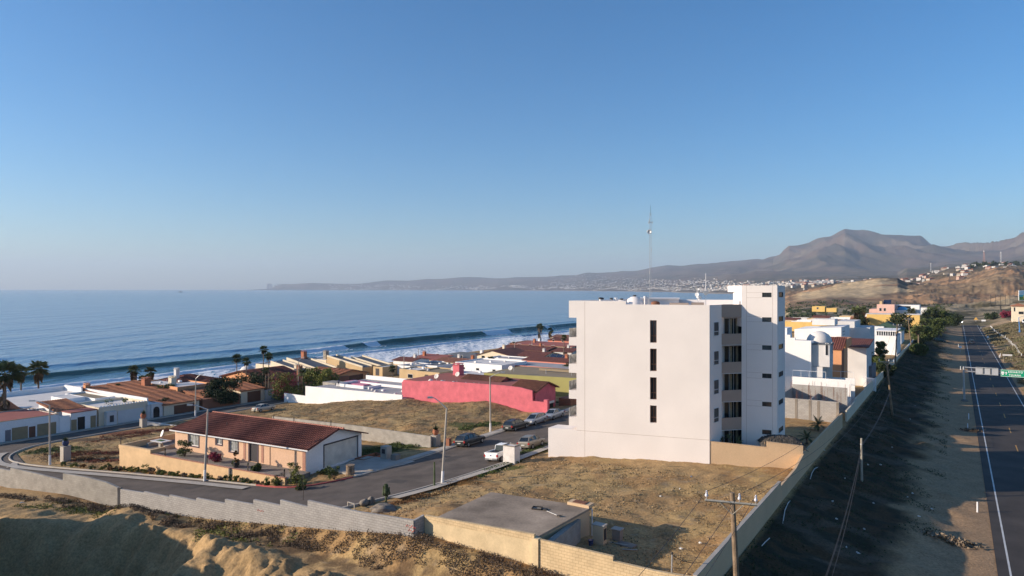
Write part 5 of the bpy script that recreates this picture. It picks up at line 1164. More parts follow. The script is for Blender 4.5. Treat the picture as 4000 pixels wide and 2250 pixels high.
mb.build('ridge_tiles', mat('ridge_tile', (.42, .17, .12), .85, .15, 3), T)
mb = MB(); mb.box(-Lh - ov, .74, -ov - .06, -ov - .002, EZ - sg * ov - .1, EZ - sg * ov + .04); mb.build('gutter', M_['frame_w'], T)
for (x, y, h) in ((-14, 3.2, .5), (-15.5, 2.0, .4), (-3, 7.2, .9), (-9, 6.9, .7), (-12.3, 6.6, .55)):
    zz = EZ + sg * (y if y < Dh / 2 else Dh - y); MB().cyl((x, y, zz), (x, y, zz + h + .15), .05, n=6).build('vent_pipe', M_['metal_d'], T)
# patio, retaining wall
rw = [(-28.2, -3.9), (0.9, -3.9)]
PT = thing('patio', 'raised patio behind the beige retaining wall of the red roofed bungalow', 'patio', (hx, hy, -2.45), HR)
MB().prism([(-28, -3.7), (.7, -3.7), (.7, -.01), (-Lh - .01, -.01), (-Lh - .01, 5), (-28, 5)], -2.6, -.02).build('paving', M_['conc_d'], PT)
wt = MB(); wt.box(-28.2, .9, -3.95, -3.71, -2.9, .25); rwl = wt.build('retaining_wall', mat('stucco_sand', (.66, .45, .25), .93, .09, .6, .25, 2.2), PT)
MB().box(-21.8, .95, -4.0, -3.66, .252, .31).build('brick_coping', M_['brickred'], PT)
mb = MB(); mb.box(-28.3, -21.9, -4.0, -3.6, .252, .72); mb.box(-28.3, -28.0, -3.59, 4.8, .252, .72); mb.box(-22.25, -21.9, -3.59, -2.0, .252, .72); mb.box(-28.3, -28.0, -3.9, 5, -2.9, .25); mb.box(-27.99, -Lh - .5, 4.9, 5.2, -2, .7); mb.build('parapet', MATS['stucco_sand'], PT)
MB().box(-7.9, -7.55, -3.98, -3.952, -2.5, .25).build('wall_rib', M_['conc_d'], PT)
tb = thing('patio_table', 'pale patio table with green top and benches on the left end of the patio', 'table', (hx, hy, -2.45), HR)
MB().box(-26.6, -24.2, -.9, .5, .72, .80).build('table_top', M_['greyw'], tb); MB().box(-25.9, -24.9, -.5, .1, .802, .84).build('green_mat', mat('mat_green', (.06, .12, .03), .9, .1), tb); MB().box(-25.6, -25.2, -.4, 0, -.02, .718).build('table_leg', M_['conc'], tb)
for x0 in (-27.3, -23.9): MB().box(x0, x0 + .4, -.9, .5, -.01, .42).build('bench', M_['conc'], tb)
def hw(lx, ly, lz=0):
    c, s = math.cos(HR), math.sin(HR); return (hx + c * lx - s * ly, hy + s * lx + c * ly, -2.45 + lz)
x, y, z = hw(-27.6, 1.6, 0); t = thing('satellite_dish', 'white satellite dish standing behind the patio table', 'satellite dish', (x, y, z)); MB().cyl((0, 0, 0), (0, 0, 1.05), .03, n=6).build('pole', M_['metal'], t); mb = MB(); dish(mb, (0, 0, 1.15), (-.75, -.6, .35), .48, .12); mb.build('dish', M_['white'], t, smooth=True)
for i, (lx, lab) in enumerate(((-28.15, 'lantern post on the far left corner of the patio wall'), (-19.3, 'lantern post on the retaining wall beside the left green shrub'), (-11.7, 'lantern post on the retaining wall just right of the near street lamp'), (-4.9, 'lantern post on the retaining wall in front of the dark front door'), (.7, 'lantern post at the right end of the retaining wall'))):
    x, y, z = hw(lx, -3.82, .31 if i else .73); t = thing('lantern_post', lab, 'lantern', (x, y, z), group='lantern posts on the retaining wall')
    MB().box(-.05, .05, -.05, .05, 0, .62).build('post', M_['wood'], t); MB().lathe((0, 0, .62), [(.05, 0), (.09, .04), (.09, .18), (.12, .19), (.02, .28)], 8).build('lantern', M_['metal_d'], t)
mb = MB(); mb.prism([(hw(.8, 2.3)[0], hw(.8, 2.3)[1]), (hw(7.5, 1.5)[0], hw(7.5, 1.5)[1]), (hw(8.5, 9)[0], hw(8.5, 9)[1]), (hw(.8, 9.6)[0], hw(.8, 9.6)[1])], -4.2, [-2.72, -2.50, -2.30, -2.72]); tag(mb.build('driveway', M_['conc']), kind='structure')
# ---------- seaside row (between the bluff and the coast street) ----------
CORR[0] = .42
FB = -130.6                                          # street frontage
t, z = site('white_house', 'white house with a red coated flat roof over two tan garage doors', 56.5, FB, z=-7.0)
flat(t, -11, 0, -12, 0, 3.35, 'white', 'roof_r', .12, cap='roof_b')
for s, w, m in ((-5.9, 2.3, 'door_t'), (-1.9, 2.9, 'door_t')): door(t, 'e', s, -.4, w, 2.5, m)
door(t, 'e', -4.1, -.4, .95, 2.3, 'door_b', name='door'); door(t, 'e', -7.6, -.4, .8, 2.3, 'slate', name='shutter')
shed(t, -17, -11.4, -14, -1.5, 4.3, 3.1, 'white', 'tile_b', 'x'); shed(t, -11.3, -4.5, 1.5, 6, 4.0, 3.1, 'white', 'tile_o', 'x')
shed(t, -30, -17.4, -22, -2, 4.1, 3.6, 'white', 'roof_r', 'x')
MB().box(-3.2, 0, 1.9, 6.2, -1.5, 3.15).build('gate_house', M_['white'], t); MB().box(-3.3, .1, 1.8, 6.3, 3.152, 3.3).build('gate_roof', M_['roof_r'], t)
door(t, 'e', 2.4, -.3, .9, 2.3, 'door_t', name='gate_panel'); door(t, 'e', 3.6, -.3, 1.2, 2.6, 'door_k', name='gate'); door(t, 'e', 5.6, -.3, .9, 2.5, 'door_t', name='gate_panel')
MB().box(-.4, 0, .05, 1.75, -1.5, 2.9).build('side_wall', M_['white'], t); MB().box(-7, -.5, -19, -12.2, -1.5, 2.1).build('yard_wall', M_['white'], t)
t, z = site('white_house', 'large white flat roofed house ringed by a scalloped parapet beside the surf', 62.8, FB, z=-6.9)
flat(t, -9, 0, .3, 9.2, 3.4, 'cream', 'roof_w', .5); flat(t, -31.6, -9.2, -7, 8.38, 3.25, 'white', 'roof_w', .2); flat(t, -19, -13, .5, 4, 3.8, 'white', 'roof_w', .1)
w_ = MB(); w_.box(-32, -31.7, -7, 8.7, -1, 3.9); w_.box(-31.69, -24.1, 8.4, 8.7, -1, 4.1); w_.box(-24.1, -.3, 9.22, 9.5, 1, 3.9); w_.build('parapet_wall', M_['white'], t)
sc = MB()
for k in range(29): sc.cyl((-31.85, -6.8 + k * .53, 3.85), (-31.85, -6.55 + k * .53, 3.85), .14, n=8)
sc.build('scalloped_crest', M_['white'], t); sc = MB()
for k in range(17): sc.cyl((-.12, .6 + k * .53, 3.4), (-.12, .86 + k * .53, 3.4), .16, n=8)
sc.build('scalloped_crest', M_['white'], t); sc = MB()
for k in range(13): sc.cyl((-31.2 + k * .55, 8.55, 4.1), (-30.95 + k * .55, 8.55, 4.1), .14, n=8)
sc.build('scalloped_crest', M_['white'], t)
ring(mb := MB(), -22, -10, 4.4, 8.2, 3.0, 3.6, .2); mb.build('light_well', M_['white'], t); MB().box(-21.7, -10.3, 4.7, 7.9, 3.26, 3.3).build('light_well_floor', M_['roof_b'], t)
door(t, 'e', 6.0, -.3, 4.8, 2.6, 'greyw'); MB().box(.01, .9, 1.2, 3.0, -.5, 2.5).build('entrance_box', M_['greyw'], t); door(t, 'e', 2.1, .6, .7, 1.2, 'frame_d', x1=.9, name='shutter')
t, z = site('tiled_house', 'terracotta tiled house with an arched dark gate and a red chimney', 72.2, FB, z=-7.3)
shed(t, -9, 0, 3.0, 10.5, 3.4, 2.5, 'cream', 'tile_o', 'x', .4); shed(t, -27, -10, 0, 5.4, 4.0, 3.0, 'orange', 'tile_o', 'x', .5); shed(t, -27, -11, 6, 12, 4.2, 3.3, 'orange', 'tile_o', 'x', .3)
flat(t, -9.2, 0, -.6, 2.8, 3.0, 'greyw', 'roof_w', .2)
MB().box(-.3, .25, .4, 2.4, -1, 3.1).build('gate_surround', M_['greyw'], t); mb = MB(); mb.box(.252, .3, .8, 2.0, -.3, 1.9); mb.cyl((.252, 1.4, 1.9), (.3, 1.4, 1.9), .6, n=16); mb.build('arched_gate', M_['door_k'], t)
door(t, 'e', 7.4, -.2, 4.6, 2.3, 'door_b'); chimney(t, -20, 10.5, 3.0, 5.3, 'terra', .7); chimney(t, -26, 1, 3.6, 4.7, 'orange', .5)
t, z = site('flat_house', 'white flat roofed house with stubby white chimneys left of the dark round tree', 84.0, FB, z=-7.4)
flat(t, -26, -10, 0, 8, 4.3, 'orange', 'roof_w', .3); shed(t, -9.5, -2, 1, 8, 3.4, 2.7, 'brownw', 'tile_o', 'x'); chimney(t, -17, 3, 4.0, 5.5, 'cream', .6); chimney(t, -22, 7, 4.0, 6.6, 'greyw', .45)
roofbits(t, -25, -11, 1, 7, 4.0, 4, 3); MB().box(-2, 0, -.5, 8.2, -1.2, 2.6).build('yard_wall', M_['brownw'], t)
t, z = site('tiled_house', 'house with a dark red hipped roof and a brown garage door under orange tiles', 92.0, FB, z=-7.1)
shed(t, -7, 0, .5, 6.5, 3.5, 2.8, 'cream', 'tile_o', 'x', .3); hip(t, -28, -17, -4, 8, 3.3, 4.9, 'orange', 'tile'); gable(t, -16.4, -8, -1, 6, 2.9, 4.0, 'orange', 'tile', 'x', .4)
door(t, 'e', 3.8, -.2, 3.4, 2.7, 'door_b'); MB().box(-.4, 0, 6.8, 10.5, -1.2, 2.3).build('yard_wall', M_['greyw'], t)
t, z = site('arched_house', 'orange house with a wide arch and a dark red roof behind the tall palms', 103, FB, z=-6.9)
gable(t, -24, -8, 1, 13, 3.1, 4.9, 'orange', 'tile', 'y', .5); mb = MB(); mb.box(-18.6, -15.4, .9, .97, -.5, 1.3); mb.cyl((-17, .9, 1.3), (-17, .975, 1.3), 1.6, n=20); mb.build('arch', M_['glass_w'], t)
chimney(t, -8, 12, 3, 5.4, 'brownw', .5); MB().lathe((-26, 10, 2.6), [(2.2, 0), (2.1, .9), (1.5, 1.7), (.6, 2.2), (.1, 2.3)], 16).build('roof_dome', M_['roof_w'], t, smooth=True); MB().box(-.4, 0, -2, 16, -1.2, 2.4).build('yard_wall', M_['brownw'], t)
t, z = site('orange_house', 'orange house with shaped window and low tiled roof by the coast street', 118.5, FB, z=-6.8)
gable(t, -13, -1, 1, 13, 2.6, 3.8, 'orange', 'tile_o', 'x', .5, f=.55); mb = MB(); mb.cyl((-9.5, .94, 1.3), (-9.5, .98, 1.3), .8, n=6); mb.build('shaped_window', M_['frame_d'], t); door(t, 'e', 9, -.2, 5, 2.6, 'door_b', x1=-1); MB().box(-.5, 0, .5, 5.5, -1, 2.6).build('yard_wall', M_['brownw'], t); chimney(t, -13.5, 0, 3, 4.8, 'cream', .4)
for i, (a0, b0, lab) in enumerate(((124, -146, 'cream house with two steep grey shed roofs and a brick chimney'), (142, -144, 'cream house with long grey sloping roofs right of the brick chimney'))):
    t, z = site('cream_house', lab, a0, b0, z=-6.9)
    for (x0, x1, y0, y1, zf, zk) in ((-17, -3, 1, 5.5, 4.5, 2.3), (-17, -3, 6.5, 13, 5.0, 2.5)) if i == 0 else ((-16, -1, 1, 5, 4.8, 2.4), (-12, 2, 7, 12, 4.2, 1.9)):
        w = MB(); w.prism([(x0, y0), (x1, y0), (x1, y1), (x0, y1)], -1.5, [zf - .4, zk - .4, zk - .4, zf - .4]); w.build('wall', M_['tan' if i else 'cream'], t)
        slope(t, [(x1 - .02, y0 + .3, zk - .36), (x1 - .02, y1 - .3, zk - .36), (x0 + .02, y1 - .3, zf - .36), (x0 + .02, y0 + .3, zf - .36)], 'roof_s', .05)
        for yy in (y0, y1 - .3): MB().prism([(x0, yy), (x1, yy), (x1, yy + .3), (x0, yy + .3)], [zf - .38, zk - .38, zk - .38, zf - .38], [zf + .1, zk + .1, zk + .1, zf + .1]).build('gable_wall', M_['cream'], t)
    flat(t, -25, -17.4, 2, 9, 3.2, 'cream', 'roof_w', .3); chimney(t, -16 if i == 0 else -17.5, 12 if i == 0 else 2, 3.5, 6.2 if i == 0 else 5.8, 'terra' if i == 0 else 'stone', .6)
    flat(t, -2.7 if i == 0 else 2.3, 6, 2, 10, 2.5, 'tan', 'roof_w', .3); door(t, 'n', 2 if i == 0 else 4, 0, 1.4, 2.0, 'frame_d', y0=2, name='door')
# simpler neighbours farther along: (label, a, px0, px1, depth, top row, wall, roof, kind, ridge rise)
CORR[0] = 0
ROWS = [
 ('low white house with a dark tiled top left of the dark red roof', 158, 1536, 1610, 8, 1405, 'white', 'tile', 'gx', .9),
 ('white box house with a black roof deck beside the two bare poles', 150, 1552, 1602, 9, 1428, 'white', 'roof_s', 'flat', 0),
 ('white house with wide window band under a dark flat roof', 156, 1600, 1708, 11, 1425, 'white', 'roof_s', 'flat', 0),
 ('tan house front with round topped pillars before the white boxes', 140, 1560, 1650, 7, 1444, 'tan', 'roof_w', 'flat', 0),
 ('tan low house with a dark open roof and brown chimney', 128, 1622, 1716, 9, 1452, 'tan', 'roof_b', 'flat', 0),
 ('dark red flat house with a brick chimney behind the bare poles', 172, 1592, 1692, 10, 1400, 'cream', 'roof_r', 'shed', .8),
 ('white and brown house with a low brown gable', 170, 1692, 1778, 11, 1410, 'greyw', 'tile_b', 'gx', 1.4),
 ('brown roofed house with scalloped eaves beside the small palm', 164, 1742, 1842, 9, 1412, 'cream', 'tile_b', 'gx', 1.0),
 ('grey slate roofed house with a white chimney nearest the surf', 196, 1690, 1872, 15, 1392, 'greyw', 'roof_s', 'hip', 2.4),
 ('cream gabled house with a big dark red roof', 196, 1864, 2010, 14, 1382, 'cream', 'tile', 'gy', 2.6),
 ('cream house with carport under a dark red roof in front of the bare pole', 200, 2022, 2120, 12, 1386, 'cream', 'tile', 'gx', 1.6),
 ('long dark red roofed house with a cream fascia and brick chimneys', 222, 1950, 2130, 14, 1362, 'cream', 'tile', 'gx', 1.6),
 ('dark red roofed house with skylights beside the right hand palm', 224, 2090, 2232, 13, 1368, 'greyw', 'tile', 'gx', 1.3),
 ('long cream walled house with dark flat red roof beyond the skylights', 250, 2008, 2232, 13, 1348, 'cream', 'roof_r', 'shed', .6),
 ('brown hipped roof house beneath the two round palms', 262, 1990, 2104, 12, 1339, 'brownw', 'tile_b', 'hip', 1.8),
 ('distant pink and cream house at the apartment edge', 282, 2140, 2260, 14, 1328, 'salmon', 'tile', 'gx', 1.2),
 ('distant low cream house touching the apartment balcony', 330, 2150, 2270, 16, 1316, 'cream', 'tile_b', 'gx', 1.4),
 ('white low house with small rooftop tanks before the cream gable', 178, 1800, 1900, 9, 1416, 'greyw', 'roof_s', 'flat', 0),
 ('white house with a stepped gable beside the salmon house', 142, 1778, 1960, 12, 1420, 'white', 'roof_w', 'flat', 0),
 ('low white house with white domed roof lights', 133, 1712, 1888, 7, 1458, 'white', 'roof_w', 'flat', 0),
 ('salmon house with a long grey roof and stone chimney', 148, 1955, 2240, 11, 1432, 'salmon', 'roof_g', 'flat', 0),
 ('salmon house with low red tiled roof behind the stone chimney', 164, 2045, 2245, 9, 1408, 'salmon', 'tile', 'gx', 1.0),
 ('white low house with roof terrace behind the salmon chimney', 176, 1898, 2080, 8, 1402, 'white', 'roof_g', 'flat', 0),
]
def row_house(lab, a, p0, p1, dep, py, wm, rm, kind, rise, seed):
    b0, b1 = bpx(p0, a), bpx(p1, a); xm, ym = ab(a, (b0 + b1) / 2); zt = zat(py, ym); rise *= .6; zt -= rise * .35; t, z = site('house', lab, a, (b0 + b1) / 2); w = (b1 - b0) / 2; h = zt - z
    if kind == 'flat': flat(t, -w, w, 0, dep, h, wm, rm, .3); roofbits(t, -w, w, 0, dep, h - .28, 4, seed)
    elif kind == 'gx': gable(t, -w, w, 0, dep, h - .1, h + rise, wm, rm, 'x', .45); chimney(t, w * .4, dep * .5, h + rise * .5, h + rise + .8, 'terra' if seed % 2 else 'greyw', .4)
    elif kind == 'gy': gable(t, -w, w, 0, dep, h - .2, h + rise, wm, rm, 'y', .5, f=.38); chimney(t, -w * .5, dep * .8, h + rise * .3, h + rise + .8, 'cream', .45)
    elif kind == 'hip': hip(t, -w, w, 0, dep, h - .1, h + rise, wm, rm, .5); chimney(t, w * .5, dep * .6, h, h + rise + .6, 'white', .5)
    elif kind == 'shed': shed(t, -w, w, 0, dep, h - .1, h + rise, wm, rm, 'y', .4); chimney(t, -w * .6, dep * .6, h, h + 1.6, 'terra', .45)
    r = random.Random(seed); n = max(1, int(w / 2.4))
    for k in range(n):
        s = -w + (k + .5) * 2 * w / n + r.uniform(-.3, .3); win(t, 'n', s, max(.5, h - 2.3), r.choice((.9, 1.3, 1.8)), 1.1, y0=0, frame=r.choice(('frame_w', 'frame_d')), name='window')
    for k in range(2): win(t, 'e', dep * (.3 + .4 * k), max(.5, h - 2.3), 1.1, 1.1, x1=w, frame='frame_w')
    return t, w, h
for i, q in enumerate(ROWS): row_house(*q, i)
# ---------- block of houses between the two streets ----------
def lot_wall(name, label, cat, pts, m, t=.25): return wall_run(name, label, cat, pts, m, t)
Awh = 97.5
wpts = [topA(1110, 1538, Awh), topA(1192.5, 1546, Awh), topA(1193, 1508, Awh), topA(1300, 1520, Awh), topA(1570, 1543, Awh)]
t, z = site('white_flat_house', 'long low white house with a stepped white side wall and grey flat roof', Awh, bpx(1193, Awh), z=-6.0)
bl = bpx(1110, Awh) - bpx(1193, Awh); br_ = bpx(1570, Awh) - bpx(1193, Awh); zt0 = zat(1508, onA(1193, Awh)[1]) + 6; zt1 = zat(1543, onA(1570, Awh)[1]) + 6; zl = zat(1541, onA(1150, Awh)[1]) + 6
MB().prism([(0, 0), (br_, 0), (br_, .25), (0, .25)], -1.5, [zt0, zt1, zt1, zt0]).build('side_wall', M_['white'], t); MB().box(bl, -.002, 0, .25, -1.5, zl).build('low_side_wall', M_['white'], t)
MB().box(.5, br_ - .1, .26, 17, -1.5, zt1 - .75).build('wall', M_['white'], t); MB().box(.8, br_ - .2, .3, 16.7, zt1 - .748, zt1 - .70).build('roof', M_['roof_g'], t)
for (x0, x1, y0, y1, h) in ((4, 12, 5, 5.25, .6), (4, 4.25, 5.3, 11, .6), (6, br_, 10, 10.25, .55), (13, 13.3, 5.3, 9, .5), (1, 16, 16.7, 17, .9), (15, br_, 13.5, 13.75, .7)): MB().box(x0, x1, y0, y1, zt1 - .75, zt1 - .7 + h).build('roof_parapet', M_['white'], t)
MB().box(1, 9, 8, 13, zt1 - .695, zt1 - .45).build('pink_roof', M_['roof_p'], t); roofbits(t, 14, br_ - 1, 1, 9, zt1 - .7, 7, 5); MB().box(-1.5, 2.5, 6, 9, -1, zt0 + .1).build('block_stack', M_['cinder_o'], t)
CORR[0] = .4; Apk = 99.0
p0 = onA(1570, Apk); p1 = onA(2085, Apk); t, z = site('pink_house', 'deep pink house with a long blank side wall and brown tiled roof', Apk, p0[2], z=-4.6)
L_ = p1[2] - p0[2]; zf = lambda px, py: (onA(px, Apk)[2] - p0[2], zat(py, onA(px, Apk)[1]) + 4.6)
prof = [zf(1570, 1491), zf(1700, 1487), zf(1960, 1505), zf(2030, 1513), zf(2079, 1526), zf(2080, 1566), zf(2135, 1572)]
mb = MB()
for q0, q1 in zip(prof[:-1], prof[1:]):
    if q1[0] - q0[0] > .02: mb.prism([(q0[0], 0), (q1[0], 0), (q1[0], .3), (q0[0], .3)], -1.5, [q0[1], q1[1], q1[1], q0[1]])
mb.build('side_wall', M_['pink'], t)
zr_ = prof[1][1]; xe = prof[4][0]
MB().box(.02, xe - 7, .31, 14, -1.5, zr_ - .5).build('wall', M_['pink'], t); MB().box(.2, xe - 7.2, .35, 13.8, zr_ - .498, zr_ - .44).build('roof', M_['roof_r'], t)
gable(t, 9, xe - 12, 6, 13.4, zr_ - 1.0, zr_ + .15, 'pink', 'tile_b', 'x', .5); gable(t, xe - 5, xe, 1.0, 8, prof[4][1] - .25, prof[4][1] + .85, 'pink', 'tile_b', 'x', .55, f=.55)
chimney(t, 4.5, 12, zr_ - .5, zr_ + 1.5, 'pink', .8)
for x in (6, 8.8, 11.5, 14.3): MB().lathe((x, 1.4, zr_ - .44), [(.5, 0), (.47, .15), (.3, .36), (.05, .44)], 14).build('skylight_dome', M_['roof_w'], t, smooth=True)
for x in (9.8, 12.6, 16.5, 17.6, 22): MB().cyl((x, 1.0, zr_ - .44), (x, 1.0, zr_ + .2), .05, n=6).build('vent_pipe', M_['metal'], t)
door(t, 'e', 4.5, 0, 5.2, 2.6, 'door_k', x1=xe, name='garage_opening'); MB().box(xe + .3, xe + .34, 2, 7, 2.5, 2.9).build('awning', M_['greyw'], t)
MB().box(prof[6][0] - .45, prof[6][0] + .25, -.2, .5, -1.5, prof[6][1] + .45).build('gate_pillar', M_['pink'], t); MB().box(xe + .4, prof[6][0], 8.5, 14, -1.5, 3.1).build('back_wing', M_['brownw'], t); MB().box(xe, xe + 8, 14.2, 14.6, -1, 2.0).build('yard_wall', M_['brownw'], t)
CORR[0] = 0; Aol = 119
p0 = onA(1890, Aol); p1 = onA(2262, Aol); zl_ = zat(1457, p0[1]); t, z = site('olive_house', 'wide olive green house with a flat brown roof behind the pink house', Aol, p0[2], z=-4.2)
L_ = p1[2] - p0[2]; h1 = zl_ + 4.2; h2 = zat(1478, p1[1]) + 4.2
MB().prism([(0, 0), (L_, 0), (L_, .3), (0, .3)], -2, [h1, h2, h2, h1]).build('side_wall', M_['olive'], t); MB().box(.02, L_, .31, 15, -2, h2 - .45).build('wall', M_['olive'], t); MB().prism([(.3, .32), (L_, .32), (L_, 14.8), (.3, 14.8)], h2 - .448, [h1 - .12, h2 - .12, h2 - .1, h1 - .1]).build('roof', M_['roof_b'], t)
MB().box(9, L_, 8, 8.25, h2 - .12, h2 + .35).build('roof_step', M_['roof_b'], t)
for x in (5, 13, 19): MB().cyl((x, 4, h2 - .2), (x, 4, h2 + .8), .05, n=6).build('vent_pipe', M_['metal'], t)
# dishes on those roofs, each with its place
for (px, py, d, lab) in ((1706, 1470, 128, 'satellite dish behind the pink chimney'), (1770, 1440, 152, 'tan satellite dish on the low white house'), (1995, 1438, 142, 'pale satellite dish on the salmon house above the olive roof'), (1788, 1462, 136, 'grey satellite dish to the right of the brown chimney')):
    x = (px - CX) / F * d; sat(x, d, zat(py, d) - .85, lab, .5)
t, z = site('solar_water_panels', 'row of four dark solar panels on the red roof by the balcony', 172, bpx(2190, 172)); z_ = zat(1395, onA(2190, 172)[1]) - z
for k in range(4): MB().add([(-3.4 + k * 2, -.8, z_ - .6), (-1.6 + k * 2, -.8, z_ - .6), (-1.6 + k * 2, .8, z_ + .7), (-3.4 + k * 2, .8, z_ + .7), (-3.4 + k * 2, .86, z_ + .64), (-1.6 + k * 2, .86, z_ + .64), (-1.6 + k * 2, -.74, z_ - .66), (-3.4 + k * 2, -.74, z_ - .66)], [(0, 1, 2, 3), (4, 5, 6, 7), (0, 3, 4, 7), (1, 6, 5, 2), (3, 2, 5, 4), (0, 7, 6, 1)]).build('panel', M_['solar'], t)
t['category'] = 'solar panels'
# person on the white roof
# ---------- inland row right of the apartment block ----------
def near_pt(px, a): x, y, b = onA(px, a); return b, y
t, z = site('unfinished_building', 'unfinished grey block building with steel rods standing from its walls', 102, -13.3, z=0.1)
b0 = bpx(3040, 102) + 13.3
zt = zat(1565, 94) - .1
mb = MB(); mb.box(b0, 0, 0, .2, -1.2, zt); mb.box(b0, b0 + .2, .21, 14, -1.2, zt + .3); mb.box(-4.2, -4, .21, 9, -1.2, zt - .3); mb.box(b0 + .21, -.1, 9, 9.2, -1.2, zt + .8); mb.build('block_wall', M_['cinder'], t)
wl = mb = MB(); mb.box(b0 - 2, -.1, 13, 13.2, -1, zt + 1.5); mb.box(-6, -.1, 18, 18.2, -1, zt + 1.2); mb.build('white_wall', M_['white'], t)
for x in (b0 + .1, b0 + 2.4, b0 + 4.2, -2.6, -.2): MB().box(x - .17, x + .17, -.03, -.002, -1.2, zt - .05).build('concrete_column', M_['conc_d'], t)
rd = MB(); rr_ = random.Random(4)
for k in range(70):
    x = b0 + .1 + rr_.choice((0, 2.4, 4.2, 5.8, -b0 - .4)) + rr_.uniform(-.14, .14); y = rr_.choice((.1, .1, 4, 9, 9, 12.8)); h = zt + rr_.uniform(.6, 1.5); rd.cyl((x, y, zt - 1), (x + rr_.uniform(-.05, .05), y, h), .012, n=4)
rd.build('steel_rods', M_['rust'], t)
def rail(t, p, q, z0, z1, n):
    mb = MB(); mb.cyl((*p, z1), (*q, z1), .035, n=6)
    for k in range(n + 1): f = k / n; x, y = p[0] * (1 - f) + q[0] * f, p[1] * (1 - f) + q[1] * f; mb.cyl((x, y, z0), (x, y, z1), .03, n=6)
    mb.build('railing', M_['frame_w'], t)
rail(t, (b0 - .5, 13.1), (-3.6, 13.1), zt + 1.5, zt + 2.5, 4); rail(t, (-5.8, 18.1), (-.3, 18.1), zt + 1.2, zt + 2.2, 3); rail(t, (b0 - 1, 22), (-4.4, 22), zt + 1.7, zt + 2.7, 3); MB().box(b0 - 3, -4.3, 21.9, 22.1, -1, zt + 1.7).build('terrace_wall', M_['white'], t)
t, z = site('white_villa', 'tall white house with a stepped parapet, dome and jutting bay behind the stair tower', 117, bpx(3168, 117), z=0.0)
xx = lambda px: bpx(px, 117) - bpx(3168, 117); Yv = onA(3168, 117)[1]; zz_ = lambda py: zat(py, Yv)
w = MB(); w.box(-7, 0, 0, 4.5, -1, zz_(1336)); w.box(-7, xx(3087), 0, .5, zz_(1336), zz_(1311)); w.box(xx(3087), xx(3106), 0, .5, zz_(1336), zz_(1322)); w.box(xx(3106), 0, 0, .3, zz_(1336), zz_(1331)); w.box(-7, xx(3087) - .6, .51, 4.5, zz_(1336), zz_(1285)); w.build('wall', M_['white'], t)
MB().box(-.5, 2.6, .8, 4.4, zz_(1432), zz_(1347)).build('bay', M_['greyw'], t); MB().box(-.6, 2.75, .7, 4.5, zz_(1347) + .002, zz_(1343)).build('bay_roof', M_['roof_s'], t)
MB().box(-.4, 1.6, .6, 4.4, -1, zz_(1433)).build('ground_floor', M_['greyw'], t); win(t, 'e', 3.2, zz_(1388), 1.0, 2.0, x1=2.6, mull=(.5,)); win(t, 'n', 2.2, zz_(1388), .5, 2, y0=.8)
MB().lathe((.4, 5.2, zz_(1352)), [(2.0, -9), (2.0, .3), (1.85, 1.0), (1.45, 1.6), (.8, 2.0), (.1, 2.15)], 24).build('dome', M_['roof_w'], t, smooth=True)
t, z = site('orange_tower', 'narrow orange house with a red tiled lean-to roof and dark red corner', 130, bpx(3230, 130), z=0)
W_ = bpx(3287, 130) - bpx(3230, 130); Yv = onA(3258, 130)[1]; h = zat(1365, Yv)
MB().box(0, W_, 0, 8, -1, h).build('wall', M_['orange'], t); MB().box(W_ + .001, W_ + .05, 0, 3, .5, h + .1).build('red_trim', M_['brownw'], t); slope(t, [(-.2, -.3, h + .1), (W_ + .3, -.3, h + .1), (W_ + .3, 4.5, h + 1.9), (-.2, 4.5, h + 1.9)], 'tile')
MB().box(0, W_ + .2, 4.5, 12, h, h + 1.5).build('upper_room', M_['orange'], t)
t, z = site('tiled_house', 'grey walled house under a long low red tiled roof beside the orange tower', 143, bpx(3300, 143), z=0)
W_ = bpx(3385, 143) - bpx(3300, 143); Yv = onA(3340, 143)[1]; h = zat(1356, Yv); shed(t, -6, W_, 0, 9, h, h + .9, 'greyw', 'tile', 'y', .4); MB().box(W_ - .5, W_ + 1.6, -1, 0, -1, 1.5).build('yard_wall', M_['white'], t)
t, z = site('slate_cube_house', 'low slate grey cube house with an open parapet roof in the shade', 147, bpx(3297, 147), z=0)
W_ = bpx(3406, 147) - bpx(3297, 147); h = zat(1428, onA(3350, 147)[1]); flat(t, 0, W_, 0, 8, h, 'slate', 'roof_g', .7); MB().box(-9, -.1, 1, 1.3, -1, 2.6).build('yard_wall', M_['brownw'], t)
t, z = site('white_block_house', 'wide white house with a blank sunlit end and perforated shaded wall', 165, bpx(3103, 165), z=0)
W_ = bpx(3286, 165) - bpx(3103, 165); Yl, Yr = onA(3103, 165)[1], onA(3286, 165)[1]; h0_, h1_ = zat(1286, Yl), zat(1279, Yr)
MB().prism([(0, 0), (W_, 0), (W_, 14), (0, 14)], -1, [h0_, h1_, h1_, h0_]).build('wall', M_['white'], t); pf_ = MB()
for i in range(3):
    for j in range(9): pf_.box(W_ + .002, W_ + .03, 2.5 + i * 1.3, 2.8 + i * 1.3, h1_ - 1.2 - j * .7, h1_ - .95 - j * .7)
pf_.build('perforations', M_['frame_d'], t); MB().box(W_ * .25, W_ * .75, 8, 13, h1_, h1_ + 1.4).build('roof_room', M_['greyw'], t); win(t, 'e', 11, h1_ - 6, 1.2, 1.6, x1=W_)
t, z = site('grey_block_house', 'grey white cube house with a small oval window behind the perforated house', 183, bpx(3270, 183), z=0)
W_ = bpx(3338, 183) - bpx(3270, 183); h = zat(1255, onA(3300, 183)[1]); MB().box(0, W_, 0, 12, -1, h).build('wall', M_['greyw'], t)
